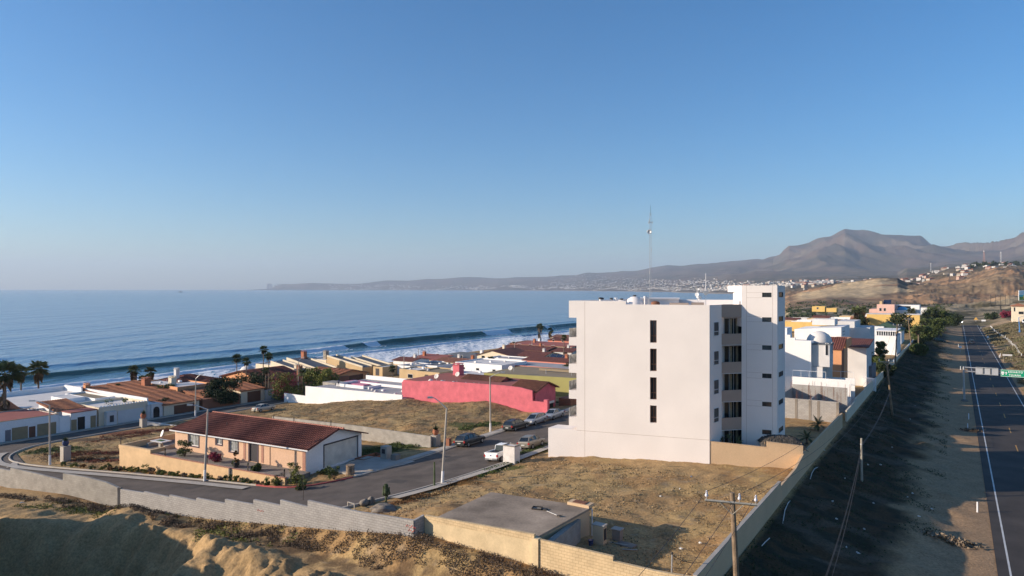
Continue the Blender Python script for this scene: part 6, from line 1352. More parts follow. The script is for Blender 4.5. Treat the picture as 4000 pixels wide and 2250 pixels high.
x1_ = bpx(3400, 183) - bpx(3270, 183); h = zat(1278, onA(3370, 183)[1]); flat(t, W_ + .05, x1_, -1, 10, h, 'greyw', 'roof_w', .2); mb = MB(); mb.cyl(((W_ + x1_) / 2 - .6, -1.04, h - 9.0), ((W_ + x1_) / 2 - .6, -1.0, h - 9.0), .55, n=16); mb.build('oval_window', M_['frame_d'], t)
win(t, 'n', W_ * .6, h - 5.6, 1.4, 1.6, y0=0, mull=(.5,)); MB().box(x1_ - 2.8, x1_ - .3, -1.05, -1.002, h - 13.6, h - 10.3).build('garage_opening', M_['door_k'], t)
t, z = site('big_white_house', 'big white house with a window band under its flat roof above the slope', 214, bpx(3416, 214), z=0)
W_ = -13.6 - bpx(3416, 214); h = zat(1312, onA(3460, 214)[1]); MB().box(0, W_, 0, 16, -2, h).build('wall', M_['white'], t); MB().box(-.2, W_, 1, 16, h + 1.15, h + 1.4).build('roof', M_['white'], t)
MB().box(.3, W_ - .5, 1.5, 15, h, h + 1.15).build('window_band', M_['glass'], t)
for k in range(9): MB().box(.3 + k * (W_ - .9) / 8, .45 + k * (W_ - .9) / 8, 1.4, 1.495, h, h + 1.15).build('mullion', M_['frame_w'], t)
t, z = site('green_roofed_house', 'house with a dark green hipped roof behind the big white house', 258, bpx(3400, 258), z=0)
W_ = bpx(3520, 258) - bpx(3400, 258); h = zat(1290, onA(3460, 258)[1]); hip(t, 0, W_, 0, 16, h, h + 2.6, 'white', 'roof_gn', .6); MB().box(-4, 4, -1, 3, -1, h + 1.2).build('front_gable', M_['white'], t)
t, z = site('yellow_building', 'long plain yellow building in front of the pink block', 330, bpx(3385, 330), z=0)
W_ = bpx(3593, 330) - bpx(3385, 330); h = zat(1229, onA(3490, 330)[1]); MB().box(0, W_, 0, 10, -2, h).build('wall', M_['yellow'], t); MB().box(-.2, W_ + .2, -.2, 10.2, h + .002, h + .25).build('roof', M_['roof_w'], t)
t, z = site('pink_block', 'pale pink block with solar panels on its roof above the yellow building', 345, bpx(3395, 345), z=0)
W_ = bpx(3494, 345) - bpx(3395, 345); h = zat(1189, onA(3450, 345)[1]); x1_ = bpx(3425, 345) - bpx(3395, 345)
MB().box(x1_, W_, 0, 12, -1, h).build('wall', M_['palepink'], t); MB().box(0, x1_ - .01, 0, 12, -1, h - 2.2).build('side_wing', M_['palepink'], t); MB().prism([(W_ * .55, 2), (W_ * .85, 2), (W_ * .85, 5), (W_ * .55, 5)], h + .01, [h + .5, h + .5, h + 2.0, h + 2.0]).build('solar_panel', M_['solar'], t); MB().box(x1_ + 1, x1_ + 2, 1, 2, h, h + 1.4).build('chimney', M_['tan'], t)
for s in (.45, .62): win(t, 'n', W_ * s, h - 3, 1.0, 1.4, y0=0)
t, z = site('domed_white_building', 'white building with a bright blue dome right of the pink block', 350, bpx(3497, 350), z=0)
W_ = bpx(3592, 350) - bpx(3497, 350); h = zat(1192, onA(3550, 350)[1]); hb2 = zat(1212, onA(3550, 350)[1])
MB().box(0, W_ * .64, 0, 12, -1, hb2).build('wall', M_['white'], t); MB().box(W_ * .64, W_, -.5, 12, -1, h).build('side_wing', M_['white'], t); MB().box(0, W_ * .63, 7, 12, hb2, h).build('back_wing', M_['greyw'], t)
MB().lathe((W_ * .28, 2.6, hb2), [(2.2, 0), (2.1, .5), (1.6, 1.1), (.8, 1.45), (.05, 1.55)], 20).build('dome', M_['dome_b'], t, smooth=True); MB().box(.5, W_ * .6, 6.9, 6.98, h - 1.4, h - .6).build('window_band', M_['glass'], t)
t, z = site('white_shed', 'small white building beyond the blue domed one', 400, bpx(3596, 400), z=0); W_ = bpx(3634, 400) - bpx(3596, 400); h = zat(1202, onA(3615, 400)[1]); MB().box(0, W_, 0, 8, -1, h).build('wall', M_['white'], t); MB().box(-.3, W_ + .3, -.3, 8.3, h + .002, h + .3).build('roof', M_['roof_g'], t)
t, z = site('yellow_wall', 'long yellow compound wall right of the stair tower', 352, -76, cat='wall', z=-1.5)
h = zat(1257, 331) + 1.5; MB().box(-14, 36, 0, .6, -1, h).build('wall', M_['yellow'], t)
rr_ = random.Random(12); cols = [('white', 'roof_w'), ('white', 'roof_g'), ('cream', 'tile_o'), ('greyw', 'roof_w'), ('white', 'tile'), ('tan', 'roof_w'), ('white', 'roof_w')]
adj = {'white': 'white', 'cream': 'cream', 'greyw': 'grey', 'tan': 'tan'}; protoC = []
for i, (wm, rm) in enumerate(cols):
    t = thing('bungalow', 'low distant bungalow among the cluster of white roofs right of the stair tower', 'house', (0, 0, -50), GRZ, 'low bungalows beyond the yellow compound wall')
    if 'tile' in rm: gable(t, -5, 5, 0, 9, 2.7, 4.0, wm, rm, 'x', .4)
    else: flat(t, -5.5, 5.5, 0, 9, 3.1, wm, rm, .3)
    win(t, 'n', -2, 1, 1.4, 1.1, y0=0); win(t, 'n', 2, 1, 1.4, 1.1, y0=0); protoC.append(t)
k = 0
for ra in (362, 380, 399, 420, 442, 466, 492):
    for b in np.arange(-118, -34, 14.5):
        o = protoC[k] if k < len(protoC) else dup(protoC[k % len(protoC)]); x, y = ab(ra + rr_.uniform(-2, 2), b + rr_.uniform(-1.5, 1.5)); o.location = (x, y, max(h0(x, y), -5.5) ); k += 1
t, z = site('yellow_villa', 'yellow villa with curved roof tops standing alone beyond the bungalows', 560, bpx(3205, 560), z=0); W_ = 14; Yv = onA(3205, 560)[1]; zb = zat(1218, Yv)
flat(t, -6, 3, 0, 9, zat(1197, Yv), 'yellow', 'roof_w', .3, zb=zb); flat(t, 4, 11, 0, 9, zat(1203, Yv), 'yellow', 'roof_w', .3, zb=zb); win(t, 'n', -2, zb + 2, 1.4, 1.4, y0=0)
# cream building beside the upper road, right
t, z = site('cream_tower_house', 'cream villa with a tiled turret beside the upper road', 475, 26.5, z=1.0)
Yv = ab(475, 27)[1]; zb = 0; ht = zat(1196, Yv) - 1; MB().box(0, 6, 0, 8, -2, ht).build('turret', M_['cream'], t); hip(t, -.3, 6.3, -.3, 8.3, ht, ht + 1.6, 'cream', 'tile_o', .4, zb=ht - .3); win(t, 'n', 4, ht - 4.5, 2.4, 1.6, y0=0); MB().box(6, 22, 2, 10, -2, ht - 3.5).build('wall', M_['cream'], t); win(t, 'n', 1, ht - 3.0, .8, 2.4, y0=0); MB().box(9, 9.8, 1.9, 1.98, 1, 4).build('column', M_['white'], t)

t, z = site('white_house', 'unseen white house added behind the apartment block to cast the shadow on the villa', 106, -38, z=0); flat(t, -5, 5, 0, 10, 11.6, 'white', 'roof_w', .4); win(t, 'n', 0, 4, 1.5, 1.4, y0=0)  # house out of view, added to throw the shadow on the villa
# ---------- vehicles: local +y is forward ----------
def paint(name, col, metal=.0, rough=.35): return mat(name, col, rough, .03, 2, metal=metal, spec=.6)
PT_ = {'black': paint('paint_black', (.015, .017, .018)), 'silver': paint('paint_silver', (.36, .37, .39), .35), 'silver_d': paint('paint_silver_dark', (.27, .275, .27), .35), 'goldgrey': paint('paint_grey_gold', (.24, .215, .18), .35), 'white': paint('paint_car_white', (.80, .80, .80)), 'teal': paint('paint_teal', (.02, .09, .09)), 'beige': paint('paint_beige', (.45, .40, .32), .2), 'dkgrey': paint('paint_dark_grey', (.05, .055, .06), .2)}
TYRE = mat('tyre_rubber', (.018, .018, .018), .85, .1); RIM = mat('wheel_rim', (.32, .32, .33), .35, .05, metal=.7); GLS = mat('car_glass', (.012, .015, .017), .06, .1, spec=.8); RED_ = mat('tail_light_red', (.35, .012, .012), .3, .05, spec=.7); HL = mat('head_light_clear', (.60, .60, .58), .15, .05, spec=.8); PLATE = mat('number_plate', (.55, .55, .52), .6, .03); TRIM = mat('car_trim_dark', (.03, .03, .03), .6, .05)
def loft(secs, name, m, parent, smooth=True):
    """secs: list of (y, [(x, z) ring points]) closed rings of equal length"""
    mb = MB(); V = []; n = len(secs[0][1])
    for y, r in secs: V += [(x, y, z) for x, z in r]
    F_ = [(j * n + k, j * n + (k + 1) % n, (j + 1) * n + (k + 1) % n, (j + 1) * n + k) for j in range(len(secs) - 1) for k in range(n)]
    F_ += [tuple(reversed(range(n))), tuple(range((len(secs) - 1) * n, len(secs) * n))]; mb.add(V, [tuple(reversed(f)) for f in F_]); o = mb.build(name, m, parent, smooth=False)
    if smooth:
        md = o.modifiers.new('bevel', 'BEVEL'); md.width = .04; md.segments = 2; md.limit_method = 'ANGLE'; md.angle_limit = R(25)
    return o
def ringx(w, z0, z1, sh=.9, top=.93): return [(-w * sh, z0), (w * sh, z0), (w, z0 + (z1 - z0) * .35), (w, z0 + (z1 - z0) * .7), (w * top, z1), (-w * top, z1), (-w, z0 + (z1 - z0) * .7), (-w, z0 + (z1 - z0) * .35)]
def car(label, px, py, kind, col, head, loc=None, group='cars on the streets', L=4.4, W=.86, name='parked_car'):
    """head: angle of the forward direction against the highway's direction"""
    if loc is None: x, y, z = G(px, py); z = h0(x, y) + .03
    else: x, y, z = loc
    e = .6; dz = lambda xx, yy: h0(xx, yy); rz = GRZ + head
    t = thing(name, label, 'car' if kind != 'pickup' else 'pickup truck', (x, y, z), rz, group); h = L / 2
    # lean with the road
    fx_, fy_ = -math.sin(rz), math.cos(rz); rx_, ry_ = math.cos(rz), math.sin(rz)
    if loc is None: t.rotation_euler.x = math.atan2(dz(x + fx_, y + fy_) - dz(x - fx_, y - fy_), 2) ; t.rotation_euler.y = -math.atan2(dz(x + rx_, y + ry_) - dz(x - rx_, y - ry_), 2)
    P_ = PT_[col]
    if kind == 'sedan': body = [(-h, .45, .80), (-h + .15, .30, .96), (-h + .9, .22, 1.0), (-.2, .2, .97), (h - 1.1, .2, .93), (h - .3, .24, .80), (h, .38, .66)]; cab = [(-h + .75, .98, .62), (-h + 1.35, 1.38, .56), (-.2, 1.46, .56), (.35, 1.40, .56), (h - 1.15, .94, .68)]
    elif kind == 'hatch': body = [(-h, .40, .92), (-h + .12, .28, 1.04), (-h + .8, .22, 1.04), (0, .2, 1.0), (h - 1.0, .2, .94), (h - .25, .24, .82), (h, .38, .66)]; cab = [(-h + .12, 1.02, .64), (-h + .55, 1.44, .56), (-.3, 1.53, .57), (.3, 1.46, .56), (h - .95, .95, .68)]
    elif kind == 'wagon': body = [(-h, .40, .85), (-h + .12, .30, 1.02), (-h + .9, .24, 1.03), (0, .22, 1.0), (h - 1.15, .22, .96), (h - .3, .26, .84), (h, .4, .68)]; cab = [(-h + .10, 1.0, .66), (-h + .45, 1.46, .58), (-.5, 1.55, .58), (.25, 1.50, .57), (h - 1.2, .98, .69)]
    elif kind == 'van': body = [(-h, .45, 1.0), (-h + .1, .30, 1.15), (0, .24, 1.15), (h - .9, .24, 1.05), (h - .2, .28, .95), (h, .42, .75)]; cab = [(-h + .06, 1.12, .74), (-h + .2, 1.80, .68), (0, 1.9, .68), (h - 1.6, 1.86, .66), (h - .75, 1.05, .72)]
    else: body = [(-h, .52, .98), (-h + .1, .50, 1.02), (-.55, .45, 1.02), (-.5, .42, 1.04), (h - 1.35, .42, 1.04), (h - .3, .45, .96), (h, .5, .82)]; cab = [(-.62, 1.02, .70), (-.50, 1.64, .60), (.35, 1.70, .60), (.75, 1.62, .60), (h - 1.45, 1.03, .72)]
    bd = loft([(yy, ringx(W if 1 < i < len(body) - 2 else W * .95, z0, z1)) for i, (yy, z0, z1) in enumerate(body)], 'body', P_, t)
    gl = loft([(cab[0][0], [(-cab[0][2] - .08, cab[0][1] - .1), (cab[0][2] + .08, cab[0][1] - .1), (cab[0][2], cab[0][1]), (-cab[0][2], cab[0][1])])] + [(c[0], [(-W * .88, .92), (W * .88, .92), (c[2], c[1]), (-c[2], c[1])]) for c in cab[1:-1]] + [(cab[-1][0], [(-cab[-1][2] - .05, cab[-1][1] - .1), (cab[-1][2] + .05, cab[-1][1] - .1), (cab[-1][2], cab[-1][1]), (-cab[-1][2], cab[-1][1])])], 'windows', GLS, t)
    mb = MB(); r = cab[1:-1]; V = []
    for c in r: V += [(-c[2] - .01, c[0], c[1] + .012), (c[2] + .01, c[0], c[1] + .012), (c[2] + .01, c[0], c[1] - .05), (-c[2] - .01, c[0], c[1] - .05)]
    mb.add(V, [tuple(reversed((j * 4 + k, j * 4 + (k + 1) % 4, (j + 1) * 4 + (k + 1) % 4, (j + 1) * 4 + k))) for j in range(len(r) - 1) for k in range(4)] + [(0, 1, 2, 3), tuple(reversed(((len(r) - 1) * 4, (len(r) - 1) * 4 + 1, (len(r) - 1) * 4 + 2, (len(r) - 1) * 4 + 3)))])
    def pil(a_, b_, w=.035):
        for s in (-1, 1): mb.cyl((s * a_[0], a_[1], a_[2]), (s * b_[0], b_[1], b_[2]), w, n=5)
    c0, c1, cm, c3, c4 = cab; pil((c0[2] + .03, c0[0], c0[1]), (c1[2] + .01, c1[0], c1[1]), .045); pil((W * .88, (c1[0] + cm[0]) / 2 + .05, .96), (cm[2] + .01, (c1[0] + cm[0]) / 2 + .05, cm[1] - .03)); pil((W * .88, cm[0] + .45, .96), (cm[2] + .01, cm[0] + .4, cm[1] - .02)); pil((c4[2] + .02, c4[0], c4[1]), (c3[2] + .01, c3[0], c3[1]), .04)
    mb.build('cabin_frame', P_, t)
    for sx in (-1, 1):
        for yy in (-h + .82, h - .85):
            w = MB().cyl((sx * (W - .17), yy, .32), (sx * (W + .015), yy, .32), .325, n=18).build('wheel', TYRE, t); MB().cyl((sx * (W + .002), yy, .32), (sx * (W + .028), yy, .32), .2, n=12).build('rim', RIM, w)
        zz_ = .78 if kind != 'pickup' else .80
        MB().box(sx * W * .93 - .11, sx * W * .93 - .11 + .2 * (1 if sx > 0 else 1), -h - .015, -h + .1, zz_ - .12, zz_ + .12).build('tail_light', RED_, t)
        hl = MB().box(sx * W * .72 - .15, sx * W * .72 + .15, h - .14, h + .012, .60, .74).build('headlight', HL, t)
        MB().box(sx * (W + .01) - .07, sx * (W + .01) + .07, h - 1.62, h - 1.5, .94, 1.06).build('mirror', P_, t)
        if kind == 'wagon': MB().box(sx * .5 - .02, sx * .5 + .02, -h + .7, .1, 1.57, 1.60).build('roof_rail', TRIM, t)
    MB().box(-W * .9, W * .9, -h - .05, -h + .1, .36, .52).build('rear_bumper', P_ if kind != 'pickup' else RIM, t); MB().box(-.24, .24, -h - .066, -h - .051, .56 if kind != 'pickup' else .42, .68 if kind != 'pickup' else .52).build('number_plate', PLATE, t); MB().box(-W * .9, W * .9, h - .08, h + .05, .34, .50).build('front_bumper', P_ if kind != 'wagon' else PT_['goldgrey'], t); MB().box(-.4, .4, h - .02, h + .02, .56, .66).build('grille', TRIM, t)
    if kind == 'pickup':
        MB().box(-W + .12, W - .12, -h + .12, -.68, 1.021, 1.035).build('bed_floor', TRIM, t)
        mb = MB(); mb.box(-W + .02, -W + .12, -h + .02, -.64, 1.0, 1.16); mb.box(W - .12, W - .02, -h + .02, -.64, 1.0, 1.16); mb.box(-W + .12, W - .12, -h + .02, -h + .1, 1.0, 1.16); mb.build('bed_sides', P_, t)
        mb = MB(); mb.lathe((0, -h - .012, .86), [(.001, 0)], 3) if False else mb.cyl((0, -h - .018, .86), (0, -h - .002, .86), .075, n=14); mb.build('tailgate_badge', paint('badge_blue', (.03, .06, .22)), t)
    if kind == 'wagon': MB().box(-W * .97, W * .97, -h + .2, h - .2, .26, .36).build('lower_trim', PT_['goldgrey'], t)
    return t
sw = .0
car('black station wagon with roof rails parked at the kerb beside the agave pillar', 1838, 1738, 'wagon', 'black', sw, L=4.7)
car('black station wagon seen from behind next to the silver hatchback', 2017, 1678, 'wagon', 'black', sw, L=4.7)
car('silver rounded hatchback facing the camera between the black wagon and the sedan', 2092, 1656, 'hatch', 'silver', math.pi, L=4.4)
car('silver sedan facing the camera, farthest of the cars by the pink house', 2163, 1635, 'sedan', 'silver', math.pi, L=4.5)
car('grey gold compact hatchback seen from behind near the white planter wall', 2078, 1748, 'hatch', 'goldgrey', sw, L=3.9, W=.84)
car('white pickup truck with an open bed beside the weathered white pillar', 1968, 1792, 'pickup', 'white', sw, L=5.0, W=.9)
car('beige silver sedan parked at the coast street by the dry lot', 1030, 1606, 'sedan', 'beige', .12, L=4.7)
car('dark pickup truck in the shade beneath the flowering bush', 1108, 1556, 'pickup', 'dkgrey', math.pi, L=5.2, W=.95)
car('dark teal van in the shade by the orange house', 1412, 1488, 'van', 'teal', math.pi, L=4.6)
car('white van roof showing over the white house wall', 1312, 1505, 'van', 'white', math.pi, L=4.6)
x, y = P(3667, 1331, h0(*P(3667, 1331, -2.9)))
car('dark teal car parked on the slope under the palm trees', 3667, 1333, 'sedan', 'teal', -1.25, L=4.6)
x, y = ab(267, 8.3); car('dark pickup driving on the highway', 0, 0, 'pickup', 'dkgrey', 0, loc=(P(3795, 1342, -4.1)[0], P(3795, 1342, -4.1)[1], h0(*P(3795, 1342, -4.1)) + .06), group='cars on the highway', L=5.0, name='driving_car')
oc = car('far oncoming car with its headlights lit at the highway crest', 0, 0, 'sedan', 'dkgrey', math.pi, loc=(P(3753, 1263, -4.1)[0], P(3753, 1263, -4.1)[1], -4.0), group='cars on the highway', name='driving_car')
em = bpy.data.materials.new('lit_headlight'); em.use_nodes = True; e_ = em.node_tree.nodes['Principled BSDF']; e_.inputs['Emission Color'].default_value = (1, .95, .85, 1); e_.inputs['Emission Strength'].default_value = 14
for c_ in oc.children:
    if c_.name.startswith('headlight'): c_.data = c_.data.copy(); c_.data.materials[0] = em; c_.scale = (1.3, 1.02, 1.6); c_.location.z = -.35
car('small dark car behind the lit car at the highway crest', 0, 0, 'sedan', 'dkgrey', 0, loc=(P(3783, 1263, -4.1)[0] + 6, P(3783, 1263, -4.1)[1] + 26, -4.0), group='cars on the highway', name='driving_car')
for (px, py, a_, b_, kd, cl, lab) in ((3975, 1245, 440, 29.5, 'van', 'white', 'white van on the upper road at the right edge'), (3965, 1238, 466, 33, 'van', 'white', 'second white van farther up the upper road'), (3990, 1255, 392, 31.5, 'sedan', 'silver', 'silver car coming down the upper road at the right edge')):
    x, y = ab(a_, b_); car(lab, 0, 0, kd, cl, math.pi, loc=(x, y, h0(x, y) + .6), group='vehicles on the upper road', L=5 if kd == 'van' else 4.4, name='driving_car')

# ---------- highway furniture ----------
def on_ground(px, py): x, y, z = G(px, py); return x, y, hz(x, y)
x, y, z = G(3767, 1567); z = h0(x, y); t = thing('sign_gantry', 'grey sign gantry over the highway carrying the green direction sign', 'sign gantry', (x, y, z), GRZ); t.scale = (.82, 1, 1)
zt = zat(1432, y) - z; s4 = y / F
MB().cyl((0, 0, -.4), (-3 * s4, 0, zt), .24, .19, 12).build('post', M_['metal'], t); MB().lathe((0, 0, -.3), [(.8, 0), (.75, .5), (.35, .7)], 12).build('footing', M_['conc_d'], t)
za, zb_ = zat(1434, y) - z, zat(1449, y) - z; ln = (4000 - 3763) * s4
for k, zz in enumerate((za, zb_)): MB().cyl((-3 * s4, 0, zz), (ln, -.35, zz - .25), .10, n=8).build('arm', M_['metal'], t)
d1 = MB(); xa, xb = (3811 - 3767) * s4, (3898 - 3767) * s4; d1.prism([(xa, -.50), (xb, -.62), (xb, -.56), (xa, -.44)], zat(1458, y) - z, zat(1430, y) - z); sb_ = d1.build('sign_back', mat('aluminium_panel', (.42, .43, .45), .5, .06, metal=.2), t)
for f in (.33, .66): MB().box(xa + (xb - xa) * f - .05, xa + (xb - xa) * f + .05, -.72, -.63, zat(1456, y) - z, zat(1432, y) - z).build('bracket', M_['metal_d'], sb_)
fr_ = MB()
for zz in (1431, 1457): fr_.prism([(xa, -.70), (xb, -.74), (xb, -.64), (xa, -.56)], zat(zz, y) - z - .06, zat(zz, y) - z + .06)
fr_.build('frame', M_['metal'], sb_)
xa, xb = (3907 - 3767) * s4, (3997 - 3767) * s4; z0_, z1_ = zat(1461, y) - z, zat(1434, y) - z
yy_ = -.75; gs = MB().box(xa, xb, yy_, yy_ + .06, z0_, z1_).build('green_sign', M_['sign_g'], t)
br = MB(); 
for (a1, b1, a2, b2) in ((xa + .05, xb - .05, z1_ - .10, z1_ - .05), (xa + .05, xb - .05, z0_ + .05, z0_ + .10)): br.box(a1, b1, yy_ - .012, yy_ - .002, a2, b2)
br.box(xa + .05, xa + .1, yy_ - .012, yy_ - .002, z0_ + .101, z1_ - .101); br.box(xb - .1, xb - .05, yy_ - .012, yy_ - .002, z0_ + .101, z1_ - .101); br.build('border', M_['sign_w'], gs)
def text_mesh(txt, size, parent, loc, m, rot=(R(90), 0, 0), name='lettering', space=1.0):
    cu = bpy.data.curves.new(name, 'FONT'); cu.body = txt; cu.size = size; cu.space_character = space; cu.extrude = .006; cu.offset = size * .022; ob = bpy.data.objects.new('tmp', cu); COL.objects.link(ob)
    dg = bpy.context.evaluated_depsgraph_get(); me = bpy.data.meshes.new_from_object(ob.evaluated_get(dg)); bpy.data.objects.remove(ob); o = bpy.data.objects.new(name, me); COL.objects.link(o); o.parent = parent; o.location = loc; o.rotation_euler = rot; me.materials.clear(); me.materials.append(m); return o
wd = xb - xa; hg = z1_ - z0_
text_mesh('ROSARITO', hg * .36, gs, (xa + wd * .31, yy_ - .012, z0_ + hg * .58), M_['sign_w'], space=1.22); text_mesh('TIJUANA', hg * .36, gs, (xa + wd * .34, yy_ - .012, z0_ + hg * .16), M_['sign_w'], space=1.22)
ar = MB(); cx_ = xa + wd * .23; ar.box(cx_ - .07, cx_ + .07, yy_ - .012, yy_ - .002, z0_ + hg * .28, z0_ + hg * .55); ar.prism([(cx_ - .22, yy_ - .012), (cx_ + .22, yy_ - .012), (cx_ + .22, yy_ - .002), (cx_ - .22, yy_ - .002)], z0_ + hg * .55, z0_ + hg * .56); ar.add([(cx_ - .24, yy_ - .011, z0_ + hg * .52), (cx_ + .24, yy_ - .011, z0_ + hg * .52), (cx_, yy_ - .011, z0_ + hg * .74)], [(0, 1, 2)]); ar.build('arrow', M_['sign_w'], gs)
sh_ = MB(); cx_ = xa + wd * .09; zc_ = z0_ + hg * .48; pts_ = [(-.25, .32), (-.27, 0), (-.12, -.3), (0, -.38), (.12, -.3), (.27, 0), (.25, .32)]; sh_.add([(cx_ + q[0], yy_ - .011, zc_ + q[1]) for q in pts_], [tuple(range(7))]); so2 = sh_.build('route_shield', M_['sign_w'], gs); text_mesh('1', .42, so2, (cx_ - .08, yy_ - .022, zc_ - .15), M_['metal_d'], name='route_number')
# white marker posts
proto = None
def post(px, py, lab, grp, h=1.0, r=.07, xyz=None):
    global proto
    x, y, z = on_ground(px, py) if xyz is None else xyz
    if proto is None:
        t = thing('marker_post', lab, 'marker post', (x, y, z), group=grp); MB().cyl((0, 0, -.2), (0, 0, 1), .075, .07, 8).build('post', M_['sign_w'], t); MB().cyl((0, 0, 1.001), (0, 0, 1.03), .06, .03, 8).build('cap', M_['sign_w'], t); proto = t; t.scale = (1, 1, h); return t
    return dup(proto, (x, y, z), 0, lab, grp, (1, 1, h))
for px, py, lab in ((3818, 2001, 'nearest white marker post on the dirt shoulder of the highway'), (3780, 1680, 'white marker post beside the small burnt patch on the shoulder'), (3784, 1638, 'white marker post just beyond the burnt patch on the shoulder'), (3762, 1530, 'tilted white marker post beside the gantry post'), (3752, 1445, 'white marker post left of the gantry arm'), (3744, 1355, 'white marker post near the small road sign on the shoulder')): post(px, py, lab, 'white marker posts on the highway shoulder')
for i, b in enumerate(np.arange(128, 470, 6.2)):
    if 250 < b < 262: continue
    x, y = ab(b, 16.8 + .8 * math.sin(b / 40)); post(0, 0, 'white post in the row along the verge between highway and upper road', 'row of white fence posts on the verge', 1.15, xyz=(x, y, hz(x, y)))
for px, py, lab in ((3904, 1398, 'left one of two white posts before the small board'), (3908, 1392, 'right one of two white posts before the small board'), (3882, 1358, 'lone white post on the verge left of the post row'), (3832, 1284, 'far white post beside the right edge line')): post(px, py, lab, 'white marker posts on the verge')
def road_sign(px, py, w, h, hh, m, lab, n=1, tri=False):
    x, y, z = on_ground(px, py); t = thing('road_sign', lab, 'road sign', (x, y, z), GRZ * .8)
    for k in range(n): xx = 0 if n == 1 else (k - .5) * w * .75; MB().cyl((xx, 0, -.2), (xx, 0, hh), .05, n=6).build('post', M_['wood_g' if n > 1 else 'metal'], t)
    if tri: MB().add([(-w / 2, -.06, hh), (w / 2, -.06, hh), (0, -.06, hh + h), (-w / 2, -.04, hh), (w / 2, -.04, hh), (0, -.04, hh + h)], [(0, 1, 2), (5, 4, 3), (0, 3, 4, 1), (1, 4, 5, 2), (2, 5, 3, 0)]).build('panel', M_[m], t)
    else: MB().box(-w / 2, w / 2, -.08, -.05, hh - h, hh).build('panel', M_[m], t)
road_sign(3751, 1377, .8, .75, 2.3, 'sign_w', 'small white square road sign on the dirt shoulder'); road_sign(3935, 1412, 2.4, .5, 2.2, 'greyw', 'long low blank board on two posts on the verge', n=2)
road_sign(3858, 1330, .8, .8, 2.0, 'sign_w', 'small white road sign on the verge beyond the long board'); road_sign(3812, 1262, 2.4, 1.9, 2.0, 'ochre', 'yellow triangular warning sign at the highway crest', tri=True); road_sign(3842, 1258, 2.4, 1.0, 1.6, 'sign_w', 'small white board right of the yellow warning sign')
# blue lamp column, billboards
d = 298; x = (3983 - CX) / F * d; z = hz(x, d); t = thing('blue_lamp_column', 'light blue lamp column standing at the right edge', 'lamp column', (x, d, z)); zt = zat(1240, d) - z
MB().cyl((0, 0, .9), (-.4, 0, zt), .22, .12, 10).build('post', M_['blue_p'], t); MB().lathe((0, 0, -.3), [(.55, 0), (.5, .5), (.3, .9), (.35, 1.2)], 8).build('base', M_['blue_p'], t); MB().cyl((-.4, 0, zt), (1.6, 0, zt + .5), .08, .06, 8).build('arm', M_['blue_p'], t); MB().box(1.5, 2.3, -.15, .15, zt + .45, zt + .6).build('lamp_head', M_['metal'], t)
d = 470; x = (3908 - CX) / F * d; z = hz(x, d); t = thing('empty_billboard', 'empty dark billboard frame on a single thick post', 'billboard', (x, d, z)); s5 = d / F; zb_ = zat(1192, d) - z; zt = zat(1150, d) - z
MB().cyl((0, 0, -.4), (0, 0, zb_), .55, .5, 10).build('post', M_['metal_d'], t); mb = MB(); mb.box(-40 * s5, 38 * s5, -.25, .25, zb_ - .3, zb_ + .3)
for q in (-38, -19, 0, 19, 37): mb.cyl((q * s5, 0, zb_), (q * s5, 0, zt), .13, n=6)
mb.build('frame', M_['metal_d'], t)
d = 430; x = (3995 - CX) / F * d; z = hz(x, d); t = thing('billboard', 'billboard with a coloured landscape picture at the right edge', 'billboard', (x, d, z)); s5 = d / F; z0_, z1_ = zat(1174, d) - z, zat(1134, d) - z; MB().cyl((3, .4, -.4), (3, .4, z0_), .5, .45, 10).build('post', M_['metal_d'], t)
pn = MB().box(-15 * s5, 30 * s5, 0, .3, z0_, z1_).build('panel', M_['white'], t)
for (a1, a2, b1, b2, m) in ((-14, 29, .55, .97, 'sky'), (-14, 29, .38, .55, 'sea'), (-14, 29, .04, .38, 'land'), (2, 14, .12, .5, 'box')):
    c_ = {'sky': (.35, .55, .70), 'sea': (.05, .35, .45), 'land': (.10, .22, .07), 'box': (.5, .5, .12)}[m]; MB().box(a1 * s5, a2 * s5, -.03 - (.02 if m == 'box' else 0), -.005, z0_ + (z1_ - z0_) * b1, z0_ + (z1_ - z0_) * b2 - .02).build('picture_' + {'sky': 'sky', 'sea': 'sea', 'land': 'field', 'box': 'patch'}[m], mat('print_' + m, c_, .6, .15, .6), pn)
d = 1050; 
def tower(px, d, top, base, lab, m1, w=2.2):
    x = (px - CX) / F * d; z = zat(base, d); h = zat(top, d) - z; t = thing('radio_tower', lab, 'radio tower', (x, d, z - 2), group='radio towers on the far hills'); mb = MB(); c = [(-w, -w), (w, -w), (w, w), (-w, w)]
    for q in c: mb.cyl((q[0], q[1], 0), (q[0] * .35, q[1] * .35, h + 2), .28, .2, 5)
    for k in range(10):
        z0, z1 = (h + 2) * k / 10, (h + 2) * (k + 1) / 10; f0, f1 = 1 - .65 * k / 10, 1 - .65 * (k + 1) / 10
        for i in range(4): a_, b_ = c[i], c[(i + 1) % 4]; mb.cyl((a_[0] * f0, a_[1] * f0, z0), (b_[0] * f1, b_[1] * f1, z1), .14, n=4)
    mb.build('lattice', m1, t); MB().cyl((0, 0, h - 1), (0, 0, h + 2.5), 1.2, n=10).build('antenna_head', M_['metal'], t)
tower(3844, 1800, 980, 1042, 'red and white radio tower above the hilltop houses', mat('tower_red_white', (.42, .24, .20), .7, .4, .12)); tower(3910, 2000, 985, 1040, 'slimmer grey radio tower right of the red and white one', M_['metal'], 1.4); tower(3636, 2400, 1028, 1062, 'small grey radio tower left of the hilltop houses', M_['metal'], 1.5)
